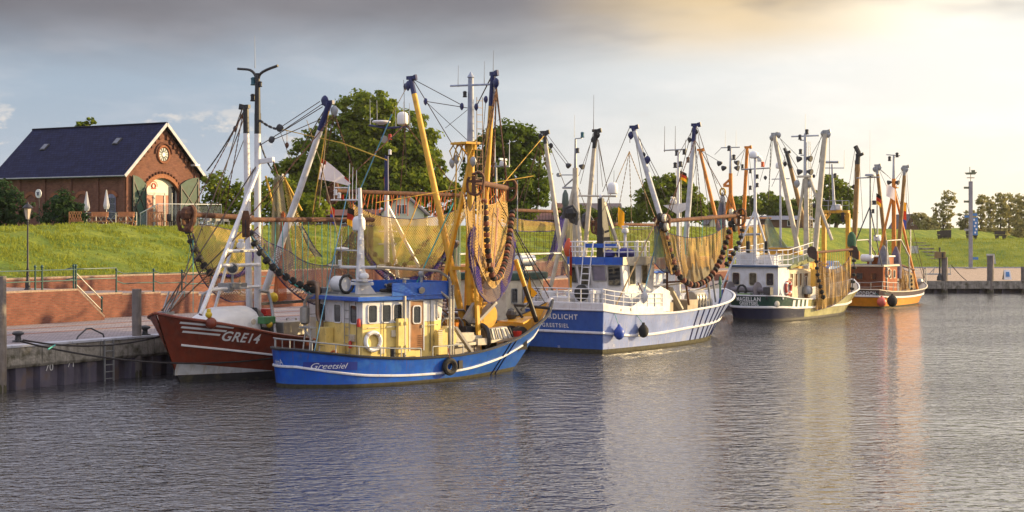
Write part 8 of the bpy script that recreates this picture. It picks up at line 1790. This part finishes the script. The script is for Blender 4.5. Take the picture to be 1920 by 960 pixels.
net_mesh('netting', q.root, [q.P(1350, 372, 106), q.P(1354, 360, 106), q.P(1360, 372, 106)], [q.P(1341, 430, 106), q.P(1352, 436, 105.5), q.P(1362, 430, 106)], net_mat('slate_netting', (.13, .13, .20), (.2, .2, .26), .05, .9), 14, 20, (0, -.4, 0), .25, 2); part('ring', q.root, yrope, lambda b: b.tube([q.P(1355+5*math.cos(a*.63), 360+7*math.sin(a*.63), 106) for a in range(10)], .06, 6, closed=True))
hung_net('fishing_net', 'tan net panel behind the white tripod mast of the green ship', OF, -1.5, ((1388, 409), (1445, 409)), .08, None, rust, [dict(top=[(1388, 427), (1400, 424), (1418, 422), (1440, 420)], bot=[(1388, 500), (1400, 505), (1420, 500), (1440, 470)], m=net_gold, bulge=(0, -.2, 0), wr=.3)], shoes=(False, False))
rg = Rig('roller_string', 'string of black rollers hanging between the white tripod legs', 'trawl gear', WP(1393, 420, 104), WP(1393, 420, 104)); bobbins(rg.root, [rg.P(1393, 425, 104), rg.P(1388, 450, 104), rg.P(1375, 475, 103.5), rg.P(1360, 500, 103)], .18, blackr, .42)
q = Rig('furled_net', 'green furled net beside the pale boom of the green ship', 'fishing net', WP(1440, 440, 112), WP(1440, 440, 112)); net_mesh('netting', q.root, [q.P(1433, 420, 112), q.P(1440, 405, 112), q.P(1448, 425, 112)], [q.P(1440, 462, 112), q.P(1455, 464, 112), q.P(1480, 465, 112)], net_grey, 14, 16, (0, -.3, 0), .2, 2)

# ------------------------------------------------------------------ yellow cutter with gantry
YF = qframe(74.0, 1.5)
y_ = thing('yellow_cutter', 'cutter with a yellow gantry and brown derricks behind the green ship bow', 'fishing boat', tuple(YF.O), YF.rz)
small_hull(y_, 17, 2.05, 1.4, gold, cream); oy = [(3.0, -1.5), (7.0, -1.5), (7.4, -.8), (7.4, .8), (7.0, 1.5), (3.0, 1.5)]
cy_ = Cabin(y_, oy, oy, 1.0, 4.6, gold, 3.2, gold); [cy_.window(i, .5, 3.9, .8, .7) for i in (0, 1, 2, 3, 5)]; roof_slab(y_, oy, 4.62, .14, .2, gold, top=greydeck)
yx = YF.L(1568, 400, 0).x
part('gantry', y_, gold, lambda b: (b.beam(YF.X(1542, 397, yx), YF.X(1592, 397, yx), .5, .25), [b.beam(YF.X(px, 400, yx), YF.X(px, 500, yx), .35, .3) for px in (1545, 1590)], b.beam(YF.X(1545, 415, yx), YF.X(1556, 400, yx), .2), b.beam(YF.X(1590, 415, yx), YF.X(1578, 400, yx), .2)), bevel=.03)
rails(y_, [YF.X(1540, 395, yx-.4), YF.X(1592, 395, yx-.4)], .85, galv, posts=5, r=.03, mids=1, name='gantry_railing')
mast_pole(y_, YF.X(1564, 392, yx), YF.X(1560, 308, yx), .14, .08, paleg, 'gantry_mast'); part('mast_fin', y_, paleg, lambda b: b.lathe(YF.X(1564, 394, yx), [(.4, 0), (.25, .3), (.12, .7)], 8)); part('mast_yard', y_, galv, lambda b: b.rod(YF.X(1546, 315, yx), YF.X(1583, 315, yx), .04)); part('radar_bar', y_, galv, lambda b: b.rod(YF.X(1547, 304, yx), YF.X(1573, 304, yx), .10)); whip(y_, YF.X(1583, 315, yx), 1.5, .02); lamp_unit(y_, YF.X(1566, 333, yx), dsteel, 1.4); radome(y_, YF.X(1572, 394, yx), .3, .5); part('black_fender', y_, blackr, lambda b: b.box(YF.X(1580, 407, yx-.4), (.2, .3, .8)), bevel=.08)
brownm = mat('brown_mast', (.28, .16, .05), .6, var=.25)
boom(y_, YF.X(1513, 440, yx), YF.X(1475, 285, yx), .2, .17, brownm, black, .2); boom(y_, YF.X(1601, 470, yx), YF.X(1609, 290, yx), .22, .19, brownm, black, .1)
part('boom_hook', y_, black, lambda b: (b.tube([YF.X(1609, 292, yx), YF.X(1610, 286, yx), YF.X(1604, 274, yx)], .2, 7), b.tube([YF.X(1609, 294, yx), YF.X(1614, 290, yx), YF.X(1619, 288, yx)], .12, 6), b.tube([YF.X(1475, 288, yx), YF.X(1470, 278, yx)], .12, 6)), smooth=True)
for (p, q) in (((1603, 280), (1590, 360)), ((1605, 290), (1600, 350)), ((1603, 300), (1605, 400)), ((1611, 295), (1618, 420)), ((1472, 290), (1462, 380)), ((1476, 292), (1498, 380)), ((1478, 295), (1500, 345)), ((1470, 300), (1447, 350))): line(y_, YF.X(*p, yx), YF.X(*q, yx), .02)
pulley(y_, YF.X(1601, 350, yx), .18, black); pulley(y_, YF.X(1472, 307, yx), .2, black); pulley(y_, YF.X(1526, 385, yx), .2, black)
ym = YF.L(1464, 470, 0).x
mast_pole(y_, (ym, 0, 1.5), YF.X(1463, 310, ym), .12, .07, paleg, 'after_mast'); part('mast_yard', y_, galv, lambda b: b.rod(YF.X(1447, 336, ym), YF.X(1481, 335, ym), .04)); radome(y_, YF.X(1461, 316, ym), .28, .5)
q = Rig('tarpaulin_bundle', 'green cone of netting standing by the right dark shoe', 'fishing net', WP(1597, 465, 117), WP(1597, 465, 117)); part('bundle', q.root, mat('green_twine_bundle', (.04, .12, .07), .9, var=.3, bump=.8), lambda b: b.lathe(q.P(1597, 463, 117), [(.3, 0), (.35, .3), (.3, .8), (.12, 1.1)], 10), smooth=True)

# ------------------------------------------------------------------ Norddeich, brown and orange
DF = Frame((27.6, 126.6), 33)
d_ = thing('orange_hulled_cutter', 'small cutter with orange hull and varnished wooden wheelhouse at the far end', 'fishing boat', tuple(DF.O), DF.rz)
HD = Hull(15.2, [0, .05, .15, .4, .65, .82, .93, 1], [1.55, 1.8, 2.0, 2.15, 2.0, 1.45, .7, .04], [1.35, 1.6, 1.85, 2.0, 1.7, .95, .35, .02], [1.45, 1.36, 1.25, 1.18, 1.25, 1.42, 1.62, 1.88], xs=(.2, -.1), xb=(12.8, 14.3), round_stern=.15, boot=.12)
dbrown = mat('aubergine_paint', (.075, .05, .055), .35, var=.2)
HD.build(d_, [(-1, 0, algae), (0, .60, mat('orange_hull', (.72, .27, .010), .35, var=.12)), (.60, 1, dbrown)], cream, lambda t: .8, deckm, cream, .05)
HD.strake(d_, cr([0, .4, 1], [.60, .58, .60]), letter, .085)
lettering('NORDDEICH', .36, lambda u, v: HD.stern((-u-.25)/1.7, .76+v/1.1, .03), d_, bold=.012, spacing=1.15, name='ship_name')
varn = mat('varnished_wood', (.34, .085, .018), .3, var=.35, vscale=1.5, streak=(.16, .05, .02)); varnd = mat('dark_varnish', (.13, .035, .014), .4, var=.3)
od = [(1.4, -1.35), (4.6, -1.35), (4.9, -.7), (4.9, .7), (4.6, 1.35), (1.4, 1.5)]
cd = Cabin(d_, od, od, .9, 3.2, varn); part('aft_panelling', d_, varnd, lambda b: b.box((1.37, .08, 2.05), (.06, 2.8, 2.3)))
for y in (-.55, .6): window(d_, (1.33, y, 2.45), (0, -1, 0), (0, 0, 1), (-1, 0, 0), .5, .5, varnd, .05)
for u in (.2, .48, .76): cd.window(0, u, 2.6, .38, .6, cream, .05)
roof_slab(d_, od, 3.22, .14, .2, cream, top=greydeck); part('upper_house', d_, varn, lambda b: b.box((3.6, -.3, 3.65), (1.8, 1.6, .6)), bevel=.02); part('upper_roof', d_, whitepl, lambda b: b.box((3.6, -.3, 4.02), (2.0, 1.8, .12)), bevel=.02)
liferaft(d_, (2.2, .3, 3.9), 1.0, .3, (0, 1, 0)); rails(d_, [HD.top(x, -1, .08) for x in (3.0, 1.5, .4)]+[Vector((.1, -.6, 1.28)), Vector((.1, 1.0, 1.28))], .7, galv, posts=7, r=.025, mids=1)
lifebuoy((2.2, -1.42, 2.75), (0, -1, 0), .32, 'pale lifebuoy on the varnished wheelhouse of the last cutter', mat('pale_orange_ring', (.6, .42, .3), .5), DF)
part('gallows', d_, galv, lambda b: (b.tube([(2.0, -1.4, 1.2), (2.0, -1.4, 5.3), (5.3, -1.4, 5.35), (7.3, -1.4, 4.0), (7.4, -1.4, 1.3)], .06, 6), b.tube([(2.0, 1.4, 1.2), (2.0, 1.4, 5.3), (5.3, 1.4, 5.35), (7.3, 1.4, 4.0), (7.4, 1.4, 1.3)], .06, 6)), smooth=True)
lx = DF.L(1632, 500, 0).x
mast_pole(d_, (lx, 0, 3.2), DF.X(1632, 328, lx), .11, .07, galv, 'after_mast'); part('mast_yard', d_, galv, lambda b: b.rod(DF.X(1606, 334, lx), DF.X(1650, 332, lx), .05), smooth=True); part('radar', d_, galv, lambda b: b.lathe(DF.X(1632, 331, lx), [(.2, 0), (.45, .06), (.4, .2)], 12), smooth=True); whip(d_, DF.X(1631, 325, lx), 3.5, .014)
for px, py in ((1638, 384), (1641, 384), (1637, 400)): lamp_unit(d_, DF.X(px, py, lx), dsteel, 1.3)
for s in (-1, 1): part('stay_leg', d_, dsteel, lambda b: b.rod(DF.X(1631, 388, lx), (lx-1.5, s*1.5, 3.3), .05))
part('white_post', d_, galv, lambda b: b.rod(DF.L(1645, 385, -.5), DF.L(1645, 440, -.5), .07)); radome(d_, DF.L(1645, 452, -.8), .3, .5); part('grey_box', d_, galv, lambda b: b.box(DF.L(1645, 442, -.8), (1.2, .2, .15)))
dm = rig_boat(d_, DF, 1676, 290, 335, 520, orange, paleg, ((1644, 310, 1662, 480), (1697, 312, 1684, 480)), brownm, galv, ((1662, 290), (1688, 292)), ((1682, 295), (1668, 302)), (((1645, 312), (1670, 335)), ((1644, 314), (1665, 330)), ((1646, 313), (1676, 380)), ((1697, 314), (1680, 335)), ((1696, 314), (1676, 360)), ((1698, 316), (1701, 480)), ((1697, 316), (1690, 400)), ((1642, 315), (1630, 420)), ((1700, 318), (1705, 400))), thick=.2)
part('mast_platform', d_, orange, lambda b: b.box(DF.X(1675, 352, dm), (.4, .8, .1)))
for px, py, s in ((1668, 342, 1), (1682, 342, -1)): floodlight(d_, DF.X(px, py, dm), (0, s, -.2), 1.5)
for px, py in ((1640, 317), (1649, 314), (1693, 316), (1699, 318)): pulley(d_, DF.X(px, py, dm), .2, galv)
for s in (-1, 1): part('mast_leg', d_, orange, lambda b: b.rod(DF.X(1676, 352, dm), (dm+1.8 if s < 0 else dm-1.5, s*1.4, 1.2), .11), smooth=True)
line(d_, DF.L(1707, 430, 0), DF.L(1707, 530, 0), .06, galv); line(d_, (dm, 0, 10), (15.2, 0, 1.8), .02); line(d_, DF.L(1700, 380, 0), (14.5, -.3, 2.0), .025, wire)
part('bow_frame', d_, galv, lambda b: (b.tube([(13.4, -.8, 1.4), (13.4, -.8, 2.9), (14.3, -.3, 2.8), (14.6, -.2, 1.6)], .05, 6), b.tube([(13.0, .6, 1.4), (13.0, .6, 2.7), (14.3, .2, 2.7)], .05, 6), b.ball((13.6, -.2, 1.7), .3, 8)), smooth=True)
for (pxa, ya, pxb, yb, m1, lab) in ((1657, 460, 1665, 508, mat('grey_cover', (.20, .20, .24), .8, var=.3), 'grey furled net cone aft of the orange mast'), (1680, 462, 1684, 522, mat('violet_cover', (.12, .10, .16), .8, var=.4), 'tall dark violet furled net cone before the orange mast')):
    q = Rig('furled_net', lab, 'fishing net', DF.wor(DF.L(pxa, ya, -1)), DF.wor(DF.L(pxa, ya, -1))); p0 = q.w(DF.wor(DF.L(pxa, ya, -1))); p1 = q.w(DF.wor(DF.L(pxa, yb, -1)))
    part('cover', q.root, m1, lambda b: b.tube([p0, p0.lerp(p1, .25), p0.lerp(p1, .7), p1], [.08, .35, .50, .45], 10, flat=.6), smooth=True)
hung_net('fishing_net', 'golden net curtain standing on the orange cutter foredeck', DF, -1.2, ((1690, 497), (1714, 506)), .08, None, cream, [dict(top=[(1686, 488), (1695, 505), (1712, 512)], bot=[(1686, 548), (1700, 548), (1722, 540)], m=net_gold, bulge=(0, -.3, 0), wr=.3, nu=30), dict(top=[(1683, 490), (1690, 500)], bot=[(1690, 545), (1700, 540)], m=net_gold, bulge=(0, -.2, 0), wr=.3, nu=16, seed=5)], bob=[(1706, 515, -.3), (1708, 530, -.3), (1708, 545, -.3)], bobr=.17, step=.45, shoes=(False, False))
buoy(Vector((-.1, -1.75, .50)), DF, .38, 'pink fender buoy at the orange cutter stern', pinkf, 1.0, (-.2, -1.2, 1.2)); buoy(Vector((.9, -2.25, .55)), DF, .42, 'black fender buoy right of the pink one', blackr, 1.1, (.4, -1.7, 1.2)); buoy(Vector((-.35, 1.75, .75)), DF, .42, 'orange fender buoy between the green bow and orange hull', mat('orange_buoy', (.75, .3, .02), .4), 1.0)
flag(DF.L(1688, 377, 0), DF, .6, 2.2, [cl_y, cl_r, cl_b], 'striped flag low on the rigging of the last cutter', (0, -1, 0), .3); flag(DF.L(1662, 345, 0), DF, .8, 1.0, [cl_w], 'white flag between the masts of the last cutter', (.3, -1, 0), .5); flag(DF.L(1643, 362, 0), DF, .5, .9, [cl_k, cl_r, cl_y], 'small dark flag left of the white one on the last cutter', (.2, -1, 0), .6)

# ------------------------------------------------------------------ end quay furniture
def ground(px, py, z): p = WG(px, py, z); return p
# information pole with boards, blue banner and a ship on top
p = ground(1820, 503, 1.62); h = WP(1820, 340, p.y).z-p.z; ip = thing('information_pole', 'tall grey pole with blue banner, side boards and a ship figure on top', 'signpost', tuple(p))
s_ = p.y/F; part('pole', ip, mat('pole_grey', (.26, .26, .30), .5), lambda b: b.box((0, 0, h/2), (.40, .40, h)), bevel=.03); part('base', ip, galv, lambda b: b.box((0, 0, .06), (1.4, 1.2, .12)))
bb = mat('banner_blue', (.06, .20, .48), .5); olive = mat('olive_board', (.14, .16, .10), .6)
def board(px0, px1, py0, py1, m): part('board', ip, m, lambda b: b.box((((px0+px1)/2-1820)*s_, -.05, h-((py0+py1)/2-340)*s_), ((px1-px0)*s_, .08, (py1-py0)*s_)), bevel=.01)
board(1807, 1817, 350, 354, olive); board(1807, 1817, 376, 380, olive); board(1808, 1817, 404, 408, bb); board(1808, 1817, 429, 433, galv); board(1823, 1832, 400, 405, bb); board(1823, 1833, 408, 441, bb); board(1823, 1834, 482, 487, bb)
part('banner_lettering', ip, letter, lambda b: [b.box(((1826+3*k%5-1820)*s_, -.12, h-(412+6*k-340)*s_), (.18, .02, .22)) for k in range(5)])
part('ship_figure', ip, olive, lambda b: (b.prism([(-.5, -.1, h+.8), (.5, -.1, h+.8), (.75, -.1, h+1.1), (-.7, -.1, h+1.02)], [(-.5, .1, h+.8), (.5, .1, h+.8), (.75, .1, h+1.1), (-.7, .1, h+1.02)]), b.rod((-.1, 0, h+1), (-.1, 0, h+1.7), .04), b.box((.3, 0, h+1.2), (.4, .2, .25)))); part('name_plate', ip, cream, lambda b: (b.box((0, 0, h+.42), (.9, .06, .12)), b.rod((0, 0, h), (0, 0, h+.8), .05)))
# sandwich board, tilted board, bin-like screen
p = ground(1888, 524, 1.2); sb = thing('sandwich_board', 'small blue and white sandwich board standing on the end quay', 'sign', tuple(p)); w = 14*p.y/F; hh = 18*p.y/F
part('front_panel', sb, white, lambda b: b.prism([(-w/2, -.35, 0), (w/2, -.35, 0), (w/2*.8, -.02, hh), (-w/2*.8, -.02, hh)], [(-w/2, -.31, 0), (w/2, -.31, 0), (w/2*.8, .02, hh), (-w/2*.8, .02, hh)])); part('back_panel', sb, galv, lambda b: b.prism([(-w/2, .35, 0), (w/2, .35, 0), (w/2*.8, .03, hh), (-w/2*.8, .03, hh)], [(-w/2, .39, 0), (w/2, .39, 0), (w/2*.8, .07, hh), (-w/2*.8, .07, hh)])); part('poster', sb, bb, lambda b: b.prism([(-w*.25, -.30, hh*.3), (w*.25, -.30, hh*.3), (w*.22, -.14, hh*.8), (-w*.22, -.14, hh*.8)], [(-w*.25, -.33, hh*.3), (w*.25, -.33, hh*.3), (w*.22, -.17, hh*.8), (-w*.22, -.17, hh*.8)]))
p = ground(1858, 502, 1.55); tb = thing('tilted_board', 'pale tilted board behind the right mooring post', 'sign', tuple(p)); s_ = p.y/F; part('panel', tb, mat('pale_board', (.45, .44, .45), .6), lambda b: b.prism([(-6*s_, 0, 10*s_), (10*s_, 0, 7*s_), (7*s_, .1, 26*s_), (-8*s_, .1, 26*s_)], [(-6*s_, .08, 10*s_), (10*s_, .08, 7*s_), (7*s_, .18, 26*s_), (-8*s_, .18, 26*s_)])); part('leg', tb, galv, lambda b: b.rod((0, .1, 0), (0, .15, 12*s_), .05))
p = ground(1762, 526, 1.2); cs = thing('winch_stand', 'brown control box on a post with a small pipe trolley', 'machine', tuple(p)); s_ = p.y/F
part('post', cs, dsteel, lambda b: (b.rod((0, 0, 0), (0, 0, 62*s_), .09), b.lathe((0, 0, 0), [(.3, 0), (.25, .4), (.12, .6)], 10))); part('control_box', cs, mat('ochre_box', (.26, .17, .07), .6), lambda b: b.box((0, -.1, 48*s_), (19*s_, .5, 12*s_)), bevel=.03); part('box_panel', cs, black, lambda b: b.box((3.5*s_, -.37, 48*s_), (3*s_, .06, 9*s_)))
part('trolley', cs, galv, lambda b: (b.box((-2*s_, .4, 12*s_), (46*s_, .8, .12)), b.tube([(-12*s_, .2, 12*s_), (-8*s_, .2, 26*s_), (-2*s_, .2, 24*s_)], .04, 6), b.tube([(6*s_, .2, 12*s_), (6*s_, .2, 29*s_), (21*s_, .2, 28*s_), (21*s_, .2, 12*s_)], .04, 6), b.beam((-18*s_, .2, 13*s_), (-10*s_, .2, 22*s_), .05)))
rope('quay_cable', 'thin cable trailing from the trolley over the end quay', WP(1784, 497, 158), WG(1812, 526, 1.2), .1, .04, darkrope)
# benches on the bank
for px, lab in ((1768, 'dark bench at the left of the three far bank benches'), (1822, 'dark bench behind the blue banner pole on the bank'), (1876, 'dark bench at the right end of the far bank')):
    Y = 222; t = thing('picnic_bench', lab, 'bench', ((px-CX)/F*Y, Y, 4.72), .05, 'dark benches on the far bank'); dm_ = mat('dark_bench_wood', (.05, .04, .035), .8)
    part('seat', t, dm_, lambda b: b.box((0, 0, .62), (1.5, .55, .14))); part('backrest', t, dm_, lambda b: b.box((0, .25, 1.0), (1.5, .12, .5)))
    for s in (-1, 1): part('leg', t, dm_, lambda b: b.box((s*.5, 0, .28), (.36, .5, .56)))
t = thing('dark_cabinet', 'dark square cabinet on the grass beside the left far bench', 'cabinet', WP(1773, 452, 226)); part('body', t, mat('dark_bench_wood', (.05, .04, .035), .8), lambda b: b.box((0, 0, .7), (1.4, .8, 1.7)), bevel=.03)
p = WP(1710, 478, 203); t = thing('grey_screen', 'grey upright board standing on the grass behind the last cutter', 'sign', tuple(p)); part('panel', t, mat('pale_board', (.45, .44, .45), .6), lambda b: b.box((0, 0, 0.5), (1.6, .1, 1.25)), bevel=.02); part('leg', t, galv, lambda b: (b.rod((-.6, 0, -.9), (-.6, 0, 0), .05), b.rod((.6, 0, -.9), (.6, 0, 0), .05)))
for i, (px, lab) in enumerate(((1655, 'picnic table on the dike left of the orange mast'), (1672, 'dark picnic table on the dike right of the orange mast'))):
    Y = 232; t = thing('picnic_table', lab, 'table', ((px-CX)/F*Y, Y, H-(453-HY)/F*Y), 0); part('table_top', t, mat('dark_bench_wood', (.05, .04, .035), .8), lambda b: b.box((0, 0, .78), (1.3, .8, .12))); part('frame', t, mat('dark_bench_wood', (.05, .04, .035), .8), lambda b: (b.box((0, 0, .4), (.3, .6, .7)), b.box((0, -.7, .45), (1.3, .3, .1))))
# parked car seen through the rig on the quay
p = WP(1440, 470, 152)
def car(p, label, m, rz):
    t = thing('parked_car', label, 'car', tuple(p), rz); sec = [(-2.1, .45, .75), (-1.9, .35, .95), (-1.2, .3, 1.0), (-.7, .3, 1.42), (.5, .3, 1.45), (1.1, .3, 1.0), (1.9, .35, .85), (2.1, .45, .6)]
    b = MB(); V = []
    for x, zl, zh in sec:
        for y, z in ((-.85, zl), (-.88, (zl+min(zh, .95))/2), (-.72 if zh > 1.1 else -.8, zh), (.72 if zh > 1.1 else .8, zh), (.88, (zl+min(zh, .95))/2), (.85, zl)): V.append((x, y, z))
    b.add(V, [(i*6+j, (i+1)*6+j, (i+1)*6+(j+1) % 6, i*6+(j+1) % 6) for i in range(len(sec)-1) for j in range(6)]+[(0, 1, 2, 3, 4, 5), tuple(42+j for j in range(6))]); b.build('body', m, t, smooth=True)
    part('windows', t, glass, lambda b: b.prism([(-1.0, -.84, .98), (.95, -.84, .98), (.45, -.77, 1.36), (-.65, -.77, 1.36)], [(-1.0, .84, .98), (.95, .84, .98), (.45, .77, 1.36), (-.65, .77, 1.36)]))
    for x in (-1.35, 1.35):
        for y in (-.82, .82): w_ = part('wheel', t, blackr, lambda b: b.lathe((x, y-.1, .32), [(.3, 0), (.32, .05), (.32, .15), (.3, .2)], 14, axis=(0, 1, 0)))
    for y in (-.6, .6): part('headlight', t, whitepl, lambda b: b.box((2.03, y, .68), (.1, .3, .12)))
for px, a, m1, lab in ((1440, 84, mat('silver_paint', (.45, .5, .55), .25, .4), 'silver car parked on the quay behind the green ship'), (1555, 92, mat('blue_car_paint', (.10, .18, .35), .25), 'blue car parked on the quay behind the yellow gantry')):
    r = Vector(((px-CX)/F, 1, 0)); tt = (8.5+QN.dot(QA))/QN.dot(r); q = r*tt; car(Vector((q.x, q.y, QZ+.02)), lab, m1, QRZ)

# ------------------------------------------------------------------ the evening air
hz = bpy.data.materials.new('haze_air'); hz.use_nodes = True; t = hz.node_tree; t.nodes.clear(); v = t.nodes.new('ShaderNodeVolumePrincipled'); v.inputs['Color'].default_value = (.97, .95, .90, 1); v.inputs['Density'].default_value = .00011; v.inputs['Anisotropy'].default_value = .65; o = t.nodes.new('ShaderNodeOutputMaterial'); t.links.new(v.outputs[0], o.inputs['Volume'])
tag(part('haze', None, hz, lambda b: b.box((150, 610, 12), (1800, 1480, 29))), 'thin golden evening haze over the whole harbour', 'haze', kind='stuff')
